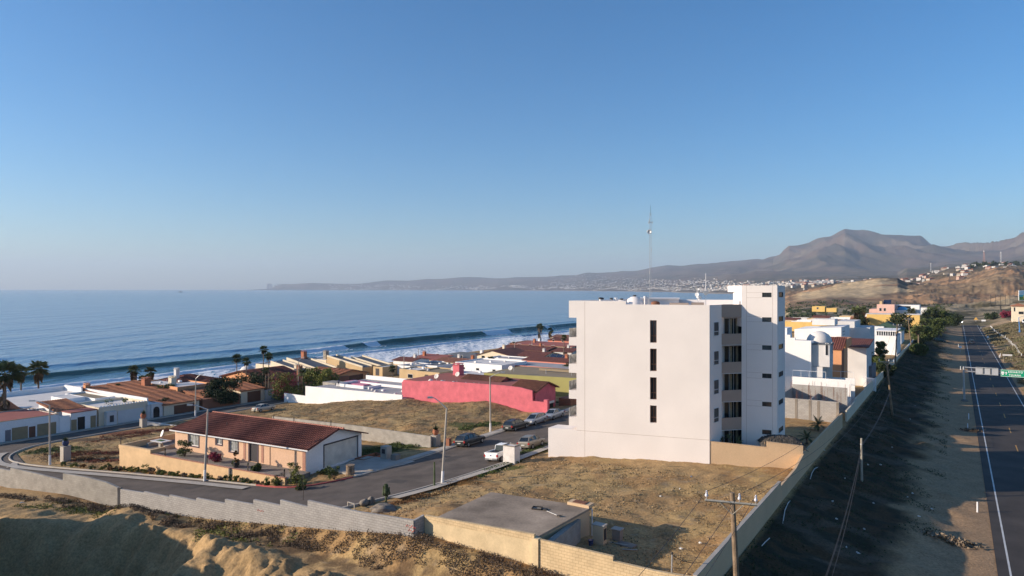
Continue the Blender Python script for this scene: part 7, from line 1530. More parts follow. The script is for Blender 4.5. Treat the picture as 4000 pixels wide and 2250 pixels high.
# ---------- foliage ----------
def leafmat(name, col, v=.4):
    m = mat(name, col, .75, v, 1.7, fine=.25, bscale=5, spec=.25); return m
LG = {'green': leafmat('leaves_green', (.080, .105, .028)), 'dark': leafmat('leaves_dark_green', (.030, .045, .016)), 'yel': leafmat('leaves_yellow_green', (.15, .16, .035)), 'palm': leafmat('palm_fronds', (.085, .105, .040)), 'dead': leafmat('palm_dead_fronds', (.13, .095, .055)), 'red': leafmat('ice_plant_red', (.17, .050, .030)), 'rust': leafmat('ice_plant_rust', (.17, .085, .030)), 'mag': leafmat('flowers_magenta', (.22, .025, .05)), 'dry': leafmat('dry_brush', (.125, .088, .06)), 'straw': leafmat('dry_straw', (.30, .215, .115), .3), 'weed': leafmat('weed_grey_green', (.16, .135, .075)), 'cactus': leafmat('cactus_green', (.075, .10, .045), .2)}
TRUNK = mat('tree_bark', (.14, .10, .07), .95, .3, 3, .4); PTRUNK = mat('palm_trunk', (.19, .145, .105), .95, .25, 4, .4)
def tris_obj(name, C, m, parent=None):             # C: (n, 3, 3) triangle corners
    n = len(C); me = bpy.data.meshes.new(name); me.vertices.add(n * 3); me.vertices.foreach_set('co', C.astype(np.float32).ravel()); me.loops.add(n * 3); me.loops.foreach_set('vertex_index', np.arange(n * 3, dtype=np.int32)); me.polygons.add(n); me.polygons.foreach_set('loop_start', np.arange(0, n * 3, 3, dtype=np.int32)); me.polygons.foreach_set('loop_total', np.full(n, 3, np.int32)); me.update(calc_edges=True)
    me.materials.append(m); o = bpy.data.objects.new(name, me); COL.objects.link(o)
    if parent: o.parent = parent
    return o
RNG = np.random.default_rng(5)
def leaves(centres, size, flat=0.0):                # one leaf triangle at each centre
    n = len(centres); d = RNG.normal(size=(n, 3)); d[:, 2] *= (1 - flat); d /= np.linalg.norm(d, axis=1)[:, None]; e = RNG.normal(size=(n, 3)); e -= (e * d).sum(1)[:, None] * d; e /= np.linalg.norm(e, axis=1)[:, None]
    s = size * RNG.uniform(.6, 1.4, n)[:, None]; return np.stack([centres - e * s * .4, centres + e * s * .4, centres + d * s], 1)
def clumps(rx, ry, h, k, n, zc=.55, cl=.34):
    """clusters of points on the outside of a lumpy crown"""
    out = []
    for i in range(k):
        an = RNG.uniform(0, 6.283); q = RNG.uniform(0, 1) ** .5 * .72; zz = RNG.uniform(.12, .9) * h; f = math.sqrt(max(.05, 1 - ((zz / h - zc) / .75) ** 2)); c = np.array([math.cos(an) * q * rx * f, math.sin(an) * q * ry * f, zz]); r = cl * min(rx, h) * RNG.uniform(.6, 1.25)
        v = RNG.normal(size=(n, 3)); v /= np.linalg.norm(v, axis=1)[:, None]; rad = r * RNG.uniform(.55, 1.05, n)[:, None]; p = c + v * rad * np.array([1, 1, .8]); out.append(p)
    p = np.concatenate(out); p[:, 2] = np.abs(p[:, 2]); return p
def bush(name, label, cat, x, y, rx, h, m='green', ry=None, k=14, n=90, ls=.12, z=None, mix_=None, stem=True, group=None):
    z = hz(x, y) if z is None else z; t = thing(name, label, cat, (x, y, z), group=group); tris_obj('foliage', leaves(clumps(rx, ry or rx, h, k, n), ls), LG[m], t)
    if mix_: tris_obj('flowers', leaves(clumps(rx * 1.02, (ry or rx) * 1.02, h * 1.02, k // 2 + 1, n // 2), ls * .9), LG[mix_], t)
    if stem:
        mb = MB()
        for i in range(4): an = i * 1.6; mb.cyl((0, 0, -.15), (math.cos(an) * rx * .4, math.sin(an) * rx * .4, h * .6), .05 * h / 1.5, .02, 5)
        mb.build('stems', TRUNK, t)
    return t
def tree(name, label, x, y, rx, h, m='green', trunk=.3, k=26, n=220, ls=.35, z=None, base=.25, group=None):
    z = hz(x, y) if z is None else z; t = thing(name, label, 'tree', (x, y, z), group=group); p = clumps(rx, rx, h * (1 - base), k, n); p[:, 2] += h * base; tris_obj('crown', leaves(p, ls), LG[m], t)
    mb = MB(); mb.cyl((0, 0, -.3), (.1, 0, h * .45), trunk, trunk * .6, 8)
    for i in range(6): an = i * 1.05 + .3; mb.cyl((.1, 0, h * (.3 + .03 * i)), (math.cos(an) * rx * .6, math.sin(an) * rx * .6, h * (.6 + .05 * (i % 3))), trunk * .35, trunk * .12, 6)
    mb.build('trunk', TRUNK, t); return t
def palm_parts(t, h, cr, skirt=.0, seed=0, lean=0, nf=30, tr=.2, feather=False, m='palm'):
    r = np.random.default_rng(seed); mb = MB(); n = 9; pts = [(lean * (k / n) ** 2, 0, h * k / n - .3 * (k == 0)) for k in range(n + 1)]
    mb.tube(pts, [tr * (1.35 - .6 * min(1, k / 3) - .1 * k / n) if k < 3 else tr * (.78 - .1 * k / n) for k in range(n + 1)], 8); mb.build('trunk', PTRUNK, t)
    T_ = []; D_ = []
    def frond(el, an, L_, dead):
        out = []; az_ = np.array([math.cos(an), math.sin(an), 0]); up = np.array([0, 0, 1.]); side = np.array([-math.sin(an), math.cos(an), 0]); o = np.array([lean, 0, h]); d = az_ * math.cos(el) + up * math.sin(el)
        if feather:
            K = 12; p = o.copy(); dd = d.copy()
            for k in range(K):
                q = p + dd * L_ / K; w = L_ * .22 * math.sin(math.pi * (k + .8) / (K + .6)); 
                for s_ in (-1, 1): tip = p + side * s_ * w + dd * w * .5 - up * w * .35; out.append([p, q, tip])
                p = q; dd = dd - up * .13; dd /= np.linalg.norm(dd)
            return out
        stem = L_ * .42; c = o + d * stem; nrm_ = np.cross(side, d); out.append([o - side * .03, o + side * .03, c])
        K = 11
        for k in range(K):
            f = (k / (K - 1) - .5) * 2 * 1.75; dr_ = d * math.cos(f) + side * math.sin(f); le = L_ * .6 * (1 - .18 * abs(f)); tip = c + dr_ * le - up * le * (.22 + .12 * r.random()); w = side * math.cos(f) - d * math.sin(f); out.append([c - w * .02, c + dr_ * le * .5 - w * le * .085, tip]); out.append([c + w * .02, c + dr_ * le * .5 + w * le * .085, tip])
        return out
    for k in range(nf):
        el = R(r.uniform(-35, 80)) if not feather else R(r.uniform(-5, 80)); T_ += frond(el, r.uniform(0, 6.283), cr * r.uniform(.82, 1.08), False)
    tris_obj('fronds', np.array(T_), LG[m], t)
    if skirt > 0:
        for k in range(46):
            q = r.uniform(0, 1); an = r.uniform(0, 6.28); L_ = cr * .55; o = np.array([lean * .95, 0, h - q * skirt]); az_ = np.array([math.cos(an), math.sin(an), 0]); side = np.array([-math.sin(an), math.cos(an), 0]); rr = (tr + cr * .26 * (1 - .5 * q))
            c = o + az_ * rr + np.array([0, 0, -L_ * .25])
            for j in range(3): D_.append([o, c + side * r.uniform(-.3, .3) * cr * .3, c + az_ * .1 + np.array([0, 0, -L_ * r.uniform(.3, .8)]) + side * r.uniform(-.2, .2)])
        tris_obj('dead_fronds', np.array(D_), LG['dead'], t)
def fan_palm(px, ycrown, d, crpx, label, skirt=0, seed=0, lean=0, cat='palm tree', tr=.2, ztop=None, z0=None, feather=False, nf=30, name='fan_palm'):
    x = (px - CX) / F * d; z = hz(x, d) if z0 is None else z0; h = zat(ycrown, d) - z; t = thing(name, label, cat, (x, d, z), seed * .7, 'palm trees'); palm_parts(t, h, crpx * 1.12 * d / F, skirt, seed, lean, nf, tr, feather); return t
fan_palm(18, 1462, 122, 62, 'big dark fan palm with a thick skirt of dead fronds at the left edge', 6.5, 1, tr=.38, nf=46)
fan_palm(82, 1450, 168, 34, 'middle one of the three tall palms at the left edge', 2.0, 2, tr=.26); fan_palm(150, 1440, 160, 42, 'full crowned palm right of the two left edge palms', 2.6, 3, tr=.28, nf=40)
fan_palm(523, 1450, 165, 27, 'left palm of the three standing before the foam by the red chimney', 2.0, 4, tr=.3); fan_palm(588, 1452, 168, 25, 'right palm of the three standing before the foam by the red chimney', 1.8, 5, tr=.3); fan_palm(558, 1483, 160, 22, 'small palm between two taller ones before the foam', 1.2, 6, tr=.26)
fan_palm(461, 1512, 150, 16, 'tiny dark palm behind the terracotta roof', .5, 27, tr=.2)
fan_palm(925, 1400, 172, 22, 'slim palm at the left of the four by the dark pickup', .6, 7, tr=.16); fan_palm(962, 1412, 165, 20, 'second slim palm from the left by the dark pickup', .6, 8, tr=.16)
fan_palm(1026, 1366, 160, 20, 'tallest slim palm rising above the flowering bush', .6, 9, tr=.16, lean=.3); fan_palm(1050, 1390, 157, 19, 'slim palm just right of the tallest one above the flowering bush', .6, 10, tr=.16); fan_palm(1038, 1448, 155, 18, 'short slim palm in front of the arched orange house', .4, 11, tr=.15)
fan_palm(2108, 1277, 330, 17, 'left round topped palm with a shaggy skirt beyond the red roofs', 6.5, 12, tr=.4, nf=36); fan_palm(2149, 1292, 330, 15, 'right round topped palm beyond the red roofs', 3.0, 13, tr=.35); fan_palm(2203, 1318, 250, 14, 'palm tree at the edge of the apartment balconies', .6, 14, tr=.2)
fan_palm(1917, 1405, 190, 17, 'low bushy palm in front of the cream gable', .3, 15, tr=.2); fan_palm(1533, 1440, 165, 17, 'small palm beside the cream house wall', .4, 16, tr=.16)
fan_palm(3345, 1215, 285, 25, 'left palm of the dark palm clump by the yellow building', 3, 17, tr=.35); fan_palm(3372, 1212, 300, 20, 'right palm of the dark palm clump by the yellow building', 2, 18, tr=.3); fan_palm(3560, 1218, 300, 20, 'palm in front of the yellow building beside the poles', 2, 19, tr=.3)
fan_palm(3625, 1235, 300, 26, 'palm with a pale trunk in the grove above the slope', 1, 20, tr=.25); fan_palm(3588, 1290, 215, 24, 'low palm at the near end of the grove', .6, 21, tr=.3); fan_palm(3612, 1262, 255, 24, 'palm in the middle of the grove above the slope', .8, 22, tr=.3)
fan_palm(3346, 1395, 150, 20, 'feathery palm in the shaded yard left of the leaning pole', 0, 23, tr=.15, feather=True, nf=22, name='feather_palm'); fan_palm(3400, 1388, 155, 20, 'second feathery palm in the shaded yard', 0, 24, tr=.15, feather=True, nf=22, name='feather_palm')
fan_palm(3151, 1712, 80, 40, 'bright feathery palm behind the beige wall', 0, 25, tr=.14, feather=True, nf=20, name='feather_palm', z0=0); fan_palm(3195, 1660, 88, 38, 'dark feathery palm between the wall and the stair tower', 0, 26, tr=.15, feather=True, nf=24, name='feather_palm')
fan_palm(2845, 1712, 73.2, 22, 'left feathery palm in the shaded garden strip', 0, 28, tr=.08, feather=True, nf=16, name='feather_palm'); fan_palm(2885, 1722, 72.6, 22, 'right feathery palm in the shaded garden strip', 0, 29, tr=.08, feather=True, nf=16, name='feather_palm')
x, y = (2812 - CX) / F * 72.9, 72.9; bush('shrub', 'dark shrub at the foot of the apartment side wall', 'shrub', x, y, .9, 2.4, 'dark', k=12, n=90, ls=.16)
# trees and bushes among the houses
def at(px, d): return ((px - CX) / F * d, d)
tree('round_tree', 'round dark tree beside the coast street between two garages', *at(868, 146), 4.0, 5.8, 'dark', .35, 34, 300, .3, base=.1)
bush('shrub', 'rounded green shrub on the terracotta roof terrace', 'shrub', *at(652, 150), 2.6, 4.8, 'green', k=18, n=160, ls=.25); bush('hedge_tree', 'green bushes behind the four slim palms', 'bush', *at(985, 160), 4.2, 5.6, 'dark', k=24, n=180, ls=.3)
bush('bougainvillea', 'bush with magenta flowers and yellow green leaves by the dark pickup', 'bush', *at(1118, 152), 4.2, 6.0, 'yel', k=24, n=190, ls=.28, mix_='mag'); tree('dense_tree', 'dense yellow green tree between the lamp and the orange house', *at(1252, 156), 4.6, 6.4, 'yel', .3, 30, 240, .3, base=.05)
fan_palm(1185, 1455, 158, 34, 'spiky feather palm left of the dense yellow green tree', 0, 31, tr=.3, feather=True, nf=34, name='feather_palm')
bush('climbing_plant', 'green creeper over the garage wall left of the arched gate', 'creeper', *at(512, 133), 1.8, 4.2, 'green', k=14, n=120, ls=.22); bush('climbing_plant', 'dark creeper right of the arched gate', 'creeper', *at(640, 137), 1.8, 3.4, 'dark', k=12, n=110, ls=.2)
bush('climbing_plant', 'leafy creeper above the wide pale garage door', 'creeper', *at(450, 130.5), 2.2, 3.9, 'green', ry=.5, k=12, n=110, ls=.2)
bush('shrub', 'dark bush against the shaded wall by the yard of the salmon house', 'shrub', *at(2224, 175), 2.2, 3.6, 'dark', k=12, n=110, ls=.3); bush('shrub', 'small bush beside the olive house corner', 'shrub', *at(1886, 148), 1.2, 3.8, 'dark', k=8, n=80, ls=.22)
for px, d, rx, h, m, lab in ((3355, 292, 4.4, 7.5, 'dark', 'dark bushy tree under the palm clump'), (3520, 268, 5.2, 8.5, 'dark', 'round dark tree before the yellow building'), (3600, 245, 4.6, 6.5, 'green', 'bushy tree under the middle palm of the grove'), (3645, 285, 5.6, 8.6, 'green', 'tall leafy tree in the middle of the grove'), (3668, 330, 6.2, 12.5, 'green', 'largest leafy tree at the far end of the grove'), (3632, 330, 5.6, 11, 'dark', 'dark tree behind the largest one in the grove'), (3730, 400, 5, 7, 'dark', 'low dark trees at the far end of the slope'), (3590, 205, 3.0, 3.2, 'green', 'low shrub at the near end of the grove'), (3462, 146, 2.2, 3.0, 'dark', 'dark shrub beyond the leaning pole'), (3420, 150, 2.4, 3.2, 'green', 'green shrub in the shaded yard beside the slate cube'), (3440, 163, 1.8, 6.0, 'green', 'thin banana like tree left of the tall pole')):
    x, y = at(px, d); tree('tree', lab, x, y, rx, h, m, .3, 26, 170, .5 if d > 200 else .3, base=.05)
for px, d, lab in ((3480, 610, 'far dark bushes left of the highway end'), (3715, 470, 'dark bush by the highway end'), (3880, 455, 'dark bushes under the billboard frame'), (3935, 440, 'purple brown bush before the cream villa')): x, y = at(px, d); bush('bush', lab, 'bush', x, y, 7, 4.5, 'dark' if px != 3935 else 'mag', k=16, n=120, ls=.6)
# plants around the red roofed house
for px, py, lx, ly, r, h, m, lab in ((721, 0, -18.2, -2.0, 1.05, 2.0, 'green', 'round green shrub on the patio left of the near street lamp'), (828, 0, -12.4, -2.2, .9, 1.0, 'mag', 'low bush with purple flowers right of the near street lamp'), (925, 0, -8.6, -2.4, .5, .7, 'green', 'thin green plant before the right patio window'), (990, 0, -5.2, -2.6, .9, .75, 'green', 'low planter greens in front of the dark front door'), (1135, 0, 1.6, -3.3, 1.1, 2.5, 'yel', 'large yellow green shrub at the right end of the patio wall')):
    x, y, z = hw(lx, ly, 0); bush('shrub', lab, 'shrub', x, y, r, h, m, k=14, n=110, ls=.13, z=z if lx < 1 else z - .6)
x, y, z = hw(-8.2, -2.7, 0); t = thing('potted_plant', 'black pot with a thin reddish plant on the patio', 'potted plant', (x, y, z)); MB().lathe((0, 0, 0), [(.22, 0), (.34, .55), (.36, .6)], 12).build('pot', M_['metal_d'], t); tris_obj('leaves', leaves(clumps(.35, .35, 1.5, 8, 40) + np.array([0, 0, .5]), .16), LG['rust'], t)
def cactus(name, lab, x, y, z, arms, h):
    t = thing(name, lab, 'cactus', (x, y, z)); mb = MB(); mb.tube([(0, 0, -.2), (0, 0, h * .35), (0, 0, h)], [.09, .1, .07], 8); mb.build('stem', LG['cactus'], t); r = random.Random(int(x * 10))
    for i in range(arms):
        an = r.uniform(0, 6.28); q = r.uniform(.25, .95); z0 = h * r.uniform(.25, .5); MB().tube([(0, 0, z0), (math.cos(an) * q * .5, math.sin(an) * q * .5, z0 + .15), (math.cos(an) * q * h * .22, math.sin(an) * q * h * .22, z0 + .45), (math.cos(an) * q * h * .24, math.sin(an) * q * h * .24, h * r.uniform(.8, 1.05))], [.06, .07, .08, .06], 7).build('arm', LG['cactus'], t)
x, y, z = G(1224, 1832); cactus('candelabra_cactus', 'tall branching candelabra cactus in front of the garage end', x, y, -2.6, 15, 3.0)
x, y, z = G(1508, 1960); cactus('candelabra_cactus', 'small branching cactus at the near end of the street kerb', x, y, hz(x, y), 8, 1.7)
x, y, z = G(1697, 1902); cactus('column_cactus', 'thin single cactus column left of the near lamp post', x, y, hz(x, y), 0, 2.5)
for px, py, r, h, m, lab in ((1305, 1868, .9, 1.5, 'green', 'green shrub between the cactus and the tree stump'), (1262, 1852, .8, .7, 'green', 'low plants round the foot of the tall cactus'), (1178, 1912, .75, 1.0, 'green', 'young shrub on the red kerb corner'), (1090, 1888, .8, .9, 'dry', 'brown round shrub below the right end of the beige wall')):
    x, y, z = G(px, py); bush('shrub', lab, 'shrub', x, y, r, h, m, k=12, n=90, ls=.12)
x, y, z = G(1184, 1955); t = thing('sapling', 'bare thin sapling behind the cinder block wall', 'sapling', (x, y, z)); mb = MB(); mb.tube([(0, 0, -.2), (.03, 0, 1.2), (-.03, 0, 2.2)], [.03, .025, .01], 5)
for k in range(9): an = k * 2.2; mb.cyl((0, 0, .9 + k * .13), (math.cos(an) * .5, math.sin(an) * .3, 1.3 + k * .12), .012, .005, 4)
mb.build('branches', TRUNK, t)
# hedge line below the beige wall, one shrub at a time
vr = random.Random(9)
for k in range(25):
    f = k / 24; lx = -29 + 29.5 * f; x, y, z = hw(lx, -4.75 - .25 * vr.random()); m = ('green', 'yel', 'dry', 'green', 'yel')[k % 5]; h = vr.uniform(.45, 1.05)
    bush('verge_shrub', 'low shrub in the verge strip below the beige retaining wall', 'shrub', x, y, vr.uniform(.5, .85), h, m, ry=.45, k=8, n=70, ls=.11, stem=False, group='low shrubs along the beige retaining wall')
for k, (px, py) in enumerate(((250, 1818), (290, 1822), (320, 1826), (360, 1832), (395, 1836), (430, 1838), (455, 1842))):
    x, y, z = G(px, py); bush('verge_shrub', 'low shrub in the kerb strip of the left dry lot', 'shrub', x, y, .6, .5, ('green', 'yel', 'rust')[k % 3], k=7, n=60, ls=.11, stem=False, group='low shrubs along the kerb of the left lot')
# ---------- ground cover (one object each: nobody could count it) ----------
def cover(name, label, cat, regions, m, ls, dens, hmax=.25, flat=.2, f=None):
    out = []
    for (px, py, rx, ry, rot) in regions:
        x, y, z = G(px, py); n = int(dens * rx * ry * 3.1); an = RNG.uniform(0, 6.283, n); q = np.sqrt(RNG.uniform(0, 1, n)); u = np.cos(an) * q * rx; v = np.sin(an) * q * ry; X = x + u * math.cos(rot) - v * math.sin(rot); Y = y + u * math.sin(rot) + v * math.cos(rot)
        k = fbm(X / .9, Y / .9, 120 + len(out), 3) > .40 + .22 * q ** 3; X, Y = X[k], Y[k]; hh = hmax * np.clip(fbm(X / .7, Y / .7, 130, 2), .2, 1) * 1.4; Z = H(X, Y) + RNG.uniform(0, 1, len(X)) * hh; out.append(np.stack([X, Y, Z], 1))
    o = tris_obj(name, leaves(np.concatenate(out), ls, flat), LG[m]); tag(o, label, cat, kind='stuff'); return o
GR = math.atan2(-UX, UY) + 1.5708 * 0
cover('ice_plant', 'green ice plant mats on the street verges', 'ground cover', [(225, 1755, 4.5, 2.2, .3), (2065, 1762, 3.2, 1.2, .6), (2120, 1740, 3, 1.4, .5), (1960, 1822, 3.2, .8, .8), (1895, 1855, 2.2, .7, .8), (1485, 1760, 7.5, 2.3, .4), (1560, 1735, 4.5, 1.5, .6), (1880, 1662, 4.5, 1.6, .8), (2185, 1572, 4, .8, .6), (1300, 1712, 3, 1, .4)], 'green', .14, 170, .3)
cover('ice_plant_red', 'rust red ice plant patches on the dry lots', 'ground cover', [(300, 1775, 4.5, 2.0, 0), (400, 1800, 6, 1.3, -.3), (560, 1690, 7.5, 1.6, .5), (470, 1712, 5, 1.2, .5), (450, 1770, 4, 1.2, -.2)], 'red', .12, 120, .22)
cover('ice_plant_rust', 'brown orange ice plant along the kerbs', 'ground cover', [(330, 1790, 5, 1.4, -.2), (1800, 1880, 2.4, .9, .8), (1700, 1925, 2.6, .8, .8), (1570, 1962, 1.8, .6, .8), (1610, 1945, 1.6, .6, .8), (280, 1770, 4, 1.6, .2), (1330, 1730, 3, 1.2, .3)], 'rust', .12, 130, .22)
# dry brush at the foot of the block wall in the sand yard
def scatter(name, label, cat, n, box, m, ls, keep, hmax, grid=True, flat=.0, up=.0):
    A_ = RNG.uniform(box[0], box[1], n); B_ = RNG.uniform(box[2], box[3], n); X, Y = ab(A_, B_) if grid else (A_, B_); a_, b_ = toab(X, Y); k = keep(X, Y, a_, b_); X, Y = X[k], Y[k]
    Z = H(X, Y) + RNG.uniform(0, 1, len(X)) ** 1.5 * hmax; C = leaves(np.stack([X, Y, Z], 1), ls, flat)
    if up: C[:, 2, 2] = np.maximum(C[:, 2, 2], C[:, 0, 2] + ls * up * RNG.uniform(.3, 1, len(C)))
    o = tris_obj(name, C, LG[m]); tag(o, label, cat, kind='stuff'); return o
road_ = lambda a_, b_: on_road(a_, b_) < .5
wall_a = lambda b_: np.interp(b_, [-95, -88, -71.8, -35.5, -34, -13], [30.9, 31.5, 36.8, 38.7, 39.5, 39.6])
scatter('dry_brush', 'dry brown brush along the foot of the block walls', 'brush', 260000, (31, 40, -95, -15), 'dry', .10, lambda X, Y, a_, b_: (a_ < wall_a(b_) - .3) & (a_ > wall_a(b_) - .6 - 3.6 * fbm(X / 2.5, Y / 2.5, 141)) & (fbm(X / .9, Y / .9, 142, 3) > .47), .32, up=.8)
scatter('brush_green', 'green tufts in the brush below the block walls', 'brush', 30000, (30, 40, -80, -45), 'yel', .13, lambda X, Y, a_, b_: (a_ < wall_a(b_) - .3) & (a_ > wall_a(b_) - 4) & (fbm(X / 1.6, Y / 1.6, 143, 2) > .66), .25)
built = lambda a_, b_: ((a_ > 47) & (a_ < 69) & (b_ > -84) & (b_ < -55.5)) | ((b_ < -56) & (a_ > 97)) | ((a_ > 66) & (b_ > -40) & (b_ < -14) & (a_ < 101)) | ((a_ > 39) & (a_ < 49.6) & (b_ > -36) & (b_ < -23.5)) 
scatter('dry_grass', 'short dry straw coloured weeds over the empty lots', 'dry grass', 190000, (40.5, 100, -119, -13.6), 'straw', .12, lambda X, Y, a_, b_: road_(a_, b_) & ~built(a_, b_) & ((fbm(X / 1.2, Y / 1.2, 151, 4) > .52) ), .07, up=.5)
scatter('dark_weeds', 'small dark weeds scattered over the empty lots', 'weeds', 110000, (40.5, 100, -119, -13.6), 'weed', .13, lambda X, Y, a_, b_: road_(a_, b_) & ~built(a_, b_) & (fbm(X / .8, Y / .8, 161, 4) > .62), .08, up=.5)
scatter('dark_clods', 'dark dry clumps scattered over the empty lots', 'weeds', 60000, (40.5, 100, -119, -13.6), 'dry', .15, lambda X, Y, a_, b_: road_(a_, b_) & ~built(a_, b_) & (fbm(X / .55, Y / .55, 171, 3) > .72), .09, up=.3)
scatter('slope_weeds', 'dark weeds covering the shaded slope beside the highway', 'weeds', 85000, (20, 330, -12.7, -1), 'dark', .13, lambda X, Y, a_, b_: (fbm(X / 2.4, Y / 2.4, 181, 4) > .46 + .02 * (b_ + 10)), .16, up=.5)
scatter('verge_weeds', 'green and brown weeds on the verge right of the highway', 'weeds', 120000, (120, 470, 12.2, 60), 'weed', .5, lambda X, Y, a_, b_: (fbm(X / 7, Y / 7, 191, 4) > .5), .35, up=.5)
x, y, z = G(3722, 2120); n = 420; p = np.stack([RNG.normal(0, 1.0, n) * .85 + x, RNG.normal(0, .35, n) + y, np.zeros(n)], 1); p[:, 1] += (p[:, 0] - x) * -.45; p[:, 2] = H(p[:, 0], p[:, 1]) + RNG.uniform(0, .28, n)
o = tris_obj('branch_pile', leaves(p, .32, .3), leafmat('cut_branches', (.24, .18, .12), .5)); tag(o, 'pile of cut dry branches on the dirt shoulder of the highway', 'branch pile', kind='stuff')
x, y, z = G(3790, 1683); o = tris_obj('burnt_scrub', leaves(np.stack([x + RNG.normal(0, .8, 200), y + RNG.normal(0, .5, 200), hz(x, y) + RNG.uniform(0, .2, 200)], 1), .3), LG['dry']); tag(o, 'dark scrub patch behind a white marker post on the shoulder', 'brush')
# ---------- far town ----------
tr_ = random.Random(33); bits = []
wl = [mat('far_wall_white', (.52, .50, .48), .9, .1, .05), mat('far_wall_cream', (.42, .36, .29), .9, .1, .05), mat('far_wall_pink', (.42, .29, .24), .9, .1, .05), mat('far_wall_grey', (.30, .29, .28), .9, .1, .05)]
rf = [mat('far_roof_white', (.42, .41, .40), .9, .1, .05), mat('far_roof_red', (.30, .12, .08), .9, .15, .05), mat('far_roof_grey', (.30, .30, .31), .9, .1, .05)]
protos = []
for i in range(8):
    t = thing('hill_house', 'tiny pale house among the many on the hills across the bay', 'house', (0, 0, -60), 0, 'houses of the town on the far hills'); w, l, h = tr_.uniform(7, 13), tr_.uniform(7, 12), tr_.uniform(4, 8)
    MB().box(-w / 2, w / 2, -l / 2, l / 2, -8, h).build('wall', wl[(0, 0, 1, 0, 2, 3, 0, 1)[i]], t)
    if i % 3 == 1: MB().prism([(-w / 2 - .4, -l / 2 - .4), (w / 2 + .4, -l / 2 - .4), (w / 2 + .4, l / 2 + .4), (-w / 2 - .4, l / 2 + .4)], h + .01, [h + .4, h + 2.6, h + 2.6, h + .4]).build('roof', rf[1], t)
    else: MB().box(-w / 2 - .3, w / 2 + .3, -l / 2 - .3, l / 2 + .3, h + .01, h + .5).build('roof', rf[0 if i % 2 else 2], t)
    protos.append(t)
cnt = 0
def far_house(px, d, sc, k):
    x = (px - CX) / F * d; z = float(far_height(px, d)); 
    if z < -9: return False
    t = protos[k] if k < len(protos) and protos[k].location.z < -50 else dup(protos[k % len(protos)]); t.location = (x, d, z); t.rotation_euler.z = tr_.uniform(-.8, .8); t.scale = (sc, sc, sc * tr_.uniform(.8, 1.1)); return True
spots = []
for _ in range(44): spots.append((tr_.uniform(3740, 3975), tr_.uniform(1320, 1960), tr_.uniform(.55, 1.0)))      # hilltop by the tower
for _ in range(46): spots.append((tr_.uniform(3520, 3800), tr_.uniform(1380, 2300), tr_.uniform(.6, 1.1)))
for _ in range(28): spots.append((tr_.uniform(3075, 3420), tr_.uniform(1500, 2700), tr_.uniform(.7, 1.2)))
for _ in range(172): px = tr_.uniform(2640, 3260); spots.append((px, np.interp(px, [2600, 2880, 3080], [6300, 4050, 2600]) * tr_.uniform(1.01, 1.5), tr_.uniform(.9, 1.6)))
for s_ in spots:
    if far_house(s_[0], s_[1], s_[2], cnt): cnt += 1
# the rest of the town: too many to count
def town_mass(name, n, pr, dr, sc, m, label, clus):
    V = []; Fc = []; px = RNG.uniform(pr[0], pr[1], n); q = RNG.uniform(0, 1, n) ** 1.6; ds = np.interp(px, [1030, 1210, 1521, 1832, 2065, 2200, 2298, 2453, 2608, 2724, 2877, 3018, 3084], [17300, 16200, 15100, 13700, 12200, 11300, 10000, 8200, 6400, 5200, 4050, 3300, 2600]); d = ds * (1 + q * dr); k = fbm(px / 26, np.log(d) * 60, clus, 3) > .47; px, d = px[k], d[k]; z = far_height(px, d); X = (px - CX) / F * d; ok = z > -9; X, d, z = X[ok], d[ok], z[ok]; N = len(X)
    w = RNG.uniform(4, 9, N) * sc; l = RNG.uniform(4, 8, N) * sc; h = RNG.uniform(3.5, 7, N) * sc; an = RNG.uniform(-.7, .7, N); cs, sn = np.cos(an), np.sin(an); B = []
    for sx, sy, sz in ((-1, -1, 0), (1, -1, 0), (1, 1, 0), (-1, 1, 0), (-1, -1, 1), (1, -1, 1), (1, 1, 1), (-1, 1, 1)): B.append(np.stack([X + sx * w * cs - sy * l * sn, d + sx * w * sn + sy * l * cs, z + (h if sz else -6)], 1))
    B = np.stack(B, 1).reshape(-1, 3); fq = np.array([(4, 5, 6, 7), (0, 1, 5, 4), (1, 2, 6, 5), (2, 3, 7, 6), (3, 0, 4, 7)]); Q = (fq[None] + 8 * np.arange(N)[:, None, None]).reshape(-1, 4)
    me = bpy.data.meshes.new(name); me.from_pydata(B.tolist(), [], Q.tolist()); me.materials.append(m); o = bpy.data.objects.new(name, me); COL.objects.link(o); tag(o, label, 'town', kind='stuff'); return o
town_mass('distant_town', 2600, (2150, 3250), .42, .95, wl[0], 'mass of tiny white houses of the town across the bay', 201); town_mass('distant_town_cream', 1300, (2150, 3250), .42, .95, wl[1], 'mass of tiny cream houses of the town across the bay', 203)
town_mass('distant_town_grey', 1500, (2150, 3300), .42, .95, wl[3], 'mass of tiny grey houses of the town across the bay', 205); town_mass('headland_town', 900, (1240, 2250), .06, 1.7, wl[0], 'faint pale buildings along the far headland shore', 207)
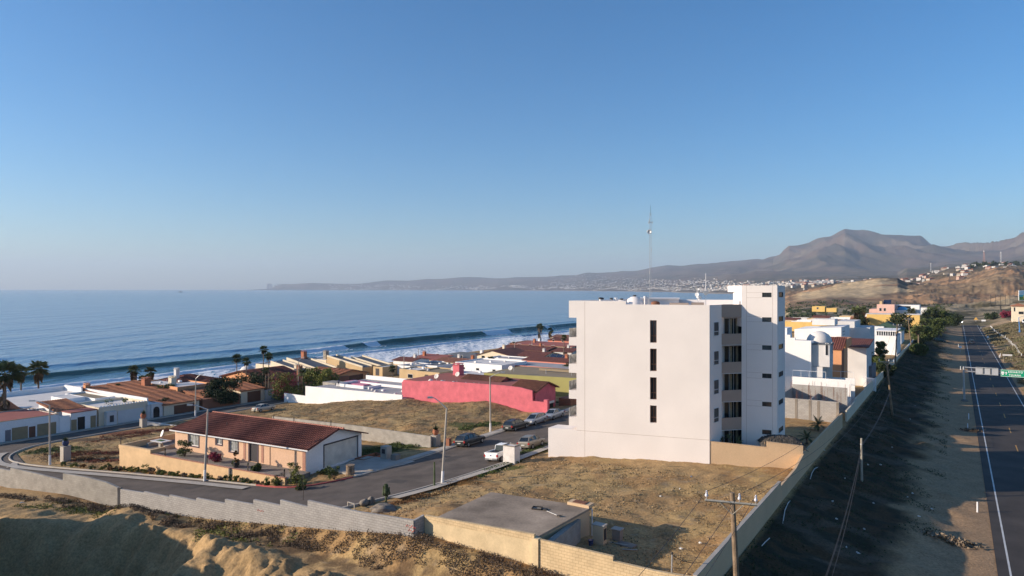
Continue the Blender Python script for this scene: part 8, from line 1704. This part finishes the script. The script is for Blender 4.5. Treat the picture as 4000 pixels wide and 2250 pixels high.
# tower blocks at the tip of the headland
for i, (px, top, w) in enumerate(((1046, 1109, 34), (1053, 1108, 30), (1060, 1110, 32), (1075, 1114, 26), (1086, 1109, 24), (1095, 1110, 26))):
    d = 16700; x = (px - CX) / F * d; z = -12; h = zat(top, d) - z; t = thing('tower_block', ('far pale tower block at the left end of the headland', 'second far tower block from the left on the headland tip', 'third far tower block from the left on the headland tip', 'lower far block in the gap of the headland tower blocks', 'far grey tower block second from the right on the headland tip', 'far grey tower block nearest the headland cliff')[i], 'tower block', (x, d, z), 0, 'tower blocks on the headland tip')
    MB().box(-w * .55, w * .55, -20, 20, -2, h).build('wall', wl[0 if i < 3 else 3], t); MB().box(-w * .3, w * .3, -10, 10, h, h + 6).build('roof_room', wl[3], t)
x = (975 - CX) / F * 13000; gm = bpy.data.meshes.new('island')
N_ = 40; V = [(x - 900 + 1800 * k / N_ - 300, 15800, SEA - 1 + 45 * max(0, math.sin(math.pi * k / N_)) * (.6 + .4 * math.sin(k * .9) ** 2)) for k in range(N_ + 1)]; V += [(v[0], v[1] - 250, SEA - 1) for v in V[:]] + [(v[0], v[1] + 250, SEA - 1) for v in V[:]]
n1 = N_ + 1; Fc = [(n1 + k, n1 + k + 1, k + 1, k) for k in range(N_)] + [(k, k + 1, 2 * n1 + k + 1, 2 * n1 + k) for k in range(N_)]
gm.from_pydata(V, [], Fc); gm.materials.append(mat('far_rock', (.10, .09, .08), .9, .1, .01)); o = bpy.data.objects.new('island', gm); COL.objects.link(o); tag(o, kind='structure')
# a boat far out
d = 5600; x = (706 - CX) / F * d; t = thing('boat', 'tiny dark boat far out on the sea', 'boat', (x, d, SEA - .3)); MB().prism([(-16, -4), (12, -4), (18, 0), (12, 4), (-16, 4)], -1, [4, 4, 6, 4, 4]).build('hull', M_['dkhull'] if 'dkhull' in M_ else mat('hull_dark', (.05, .055, .07), .7), t); MB().box(-8, 4, -2.5, 2.5, 4, 10).build('cabin', wl[3], t); MB().cyl((0, 0, 10), (0, 0, 20), .3, n=6).build('mast', M_['metal_d'], t)
# far trees on the hilltop
for k in range(26):
    px = tr_.uniform(3740, 4030); d = tr_.uniform(1650, 1980); x = (px - CX) / F * d; z = float(far_height(px, d)); t = thing('hill_tree', 'dark tree among the houses on the far hilltop', 'tree', (x, d, z - 1), 0, 'dark trees on the far hilltop'); r = tr_.uniform(5, 9); h = tr_.uniform(8, 14)
    p = clumps(r, r, h, 9, 22); tris_obj('crown', leaves(p, 3.2), LG['dark'], t); MB().cyl((0, 0, -3), (0, 0, h * .5), .6, .4, 5).build('trunk', TRUNK, t)
xs = RNG.uniform(3070, 3720, 9000); ds = RNG.uniform(500, 780, 9000); k = fbm(xs / 20, ds / 22, 211, 3) > .55; xs, ds = xs[k], ds[k]; z = far_height(xs, ds); p = np.stack([(xs - CX) / F * ds, ds, z + RNG.uniform(0, 1.0, len(xs))], 1)
o = tris_obj('far_scrub', leaves(p, 1.6), LG['dark']); tag(o, 'dark scrub scattered over the sand flats beyond the houses', 'scrub', kind='stuff')

# ---------- small things lying about ----------
lr = random.Random(77); lit = mat('litter_white', (.62, .62, .60), .8, .2, 6); k_ = 0
for (px, py) in ((3252, 1968), (3268, 2030), (3306, 2148), (3390, 1818), (3412, 1968), (3440, 1822), (3545, 1932), (3565, 1920), (3590, 2030), (3300, 1880), (3220, 1760), (3555, 1638), (3575, 1585), (3485, 1745), (3640, 1985), (3376, 2070), (3350, 2160), (2660, 2140), (2655, 1905), (2580, 1940), (2700, 1860), (2735, 2120), (85, 1968)):
    x, y, z = on_ground(px, py); s = lr.uniform(.09, .18) * (1.6 if px == 85 else 1); an = lr.uniform(0, 3)
    o = MB().prism([(-s, -s * .4), (s * .6, -s * .5), (s, s * .2), (-s * .3, s * .5)], -.02, [.03, .10, .04, .08]).build('litter', lit, loc=(x, y, z + .03), rz=an)
    tag(o, 'scrap of white litter lying on the %s' % ('shaded highway slope' if px > 3000 else 'dry lot by the boundary wall' if px > 200 else 'sand below the old wall'), 'litter', 'scraps of white litter on the ground', 'thing')
for pts, lab in ((((3165, 1878), (3172, 1850), (3182, 1835), (3196, 1829)), 'bent white pipe sticking out of the slope beside the beige wall'), (((3058, 2050), (3066, 2000), (3078, 1972), (3086, 1962)), 'long white pipe lying on the slope below the beige wall'), (((2976, 2140), (2990, 2124), (3006, 2108)), 'short white pipe lying on the slope near the nearest pole')):
    q = [on_ground(*p) for p in pts]; o = MB().tube([(a[0], a[1], a[2] + .12) for a in q], .032, 6).build('plastic_pipe', M_['pole_w']); tag(o, lab, 'pipe')
x, y, z = on_ground(1500, 1990); bm = bmesh.new(); bmesh.ops.create_icosphere(bm, subdivisions=4, radius=1.0)
for v in bm.verts: n_ = 1 + .22 * (float(vnoise(v.co.x * 2.3 + 5, v.co.y * 2.3 + v.co.z * 2, 3)) - .5) * 2; v.co = Vector((v.co.x * 1.25 * n_, v.co.y * .95 * n_, max(-.2, v.co.z * .62 * n_)))
me = bpy.data.meshes.new('rubble_heap'); bm.to_mesh(me); bm.free(); me.materials.append(M_['rock']); o = bpy.data.objects.new('rubble_heap', me); COL.objects.link(o); o.location = (x, y, z - .05); tag(o, 'heap of grey sand and stones behind the block wall at the street end', 'rubble heap')
mb = MB(); 
for (a0, b0, w, l) in ((62, -50.5, 1.4, 3.2), (75, -46.0, 1.0, 5.0), (52, -49.5, 2.2, 1.4), (42.5, -70, 1.2, 3.0), (43.0, -84, 1.6, 2.0)): ribbon(mb, [(a0, b0), (a0 + l, b0)], [(a0, b0 + w), (a0 + l, b0 + w)], 4, 2, .043)
tag(mb.build('street_patch', mat('asphalt_patch', (.075, .064, .056), .9, .2, .8)), kind='structure')
# person on the roof of the white house
zr2 = -6.0 + zt1 * 0 + (zat(1543, onA(1570, 97.5)[1]) + 6) - .70
x, y = P(1322, 1512, zr2); t = thing('person', 'person in dark trousers and grey top standing on the white flat roof', 'person', (x, y, zr2), .4)
def skinned(name, verts, edges, rad, m, parent):
    me = bpy.data.meshes.new(name); me.from_pydata(verts, edges, []); o = bpy.data.objects.new(name, me); COL.objects.link(o); o.parent = parent
    md = o.modifiers.new('skin', 'SKIN'); sk = me.skin_vertices[0].data if me.skin_vertices else None
    if sk is None: me.skin_vertices.new() if hasattr(me.skin_vertices, 'new') else None; sk = me.skin_vertices[0].data
    for i, r in enumerate(rad): sk[i].radius = (r, r)
    sk[0].use_root = True; s2 = o.modifiers.new('sub', 'SUBSURF'); s2.levels = 1; s2.render_levels = 1; me.materials.append(m); return o
bv_ = [(0, 0, .92), (0, 0, 1.15), (0, .02, 1.42), (0, .03, 1.53), (0, .04, 1.62), (0, .05, 1.72), (-.1, 0, .88), (-.12, .03, .48), (-.13, 0, .08), (-.14, .12, .03), (.1, 0, .88), (.13, .06, .48), (.15, .0, .08), (.16, .12, .03), (-.19, 0, 1.42), (-.26, .03, 1.15), (-.22, .2, .95), (.19, 0, 1.42), (.27, .02, 1.15), (.24, .18, .95)]
be_ = [(0, 1), (1, 2), (2, 3), (3, 4), (4, 5), (0, 6), (6, 7), (7, 8), (8, 9), (0, 10), (10, 11), (11, 12), (12, 13), (2, 14), (14, 15), (15, 16), (2, 17), (17, 18), (18, 19)]
br_ = [.13, .13, .14, .055, .09, .07, .09, .06, .045, .04, .09, .06, .045, .04, .06, .045, .035, .06, .045, .035]
try:
    skinned('body', bv_, be_, br_, mat('cloth_dark', (.05, .055, .07), .9, .1), t)
    skinned('top', [(0, 0, 1.0), (0, 0, 1.2), (0, .02, 1.40), (-.19, 0, 1.40), (-.25, .03, 1.2), (.19, 0, 1.40), (.26, .02, 1.2)], [(0, 1), (1, 2), (2, 3), (3, 4), (2, 5), (5, 6)], [.15, .155, .16, .075, .06, .075, .06], mat('cloth_grey', (.22, .21, .24), .9, .1), t)
    MB().lathe((0, .04, 1.60), [(.06, 0), (.10, .05), (.105, .12), (.07, .17), (.01, .19)], 10).build('hair', mat('hair_dark', (.02, .015, .012), .8), t, smooth=True)
except Exception as ex: print('person', ex)
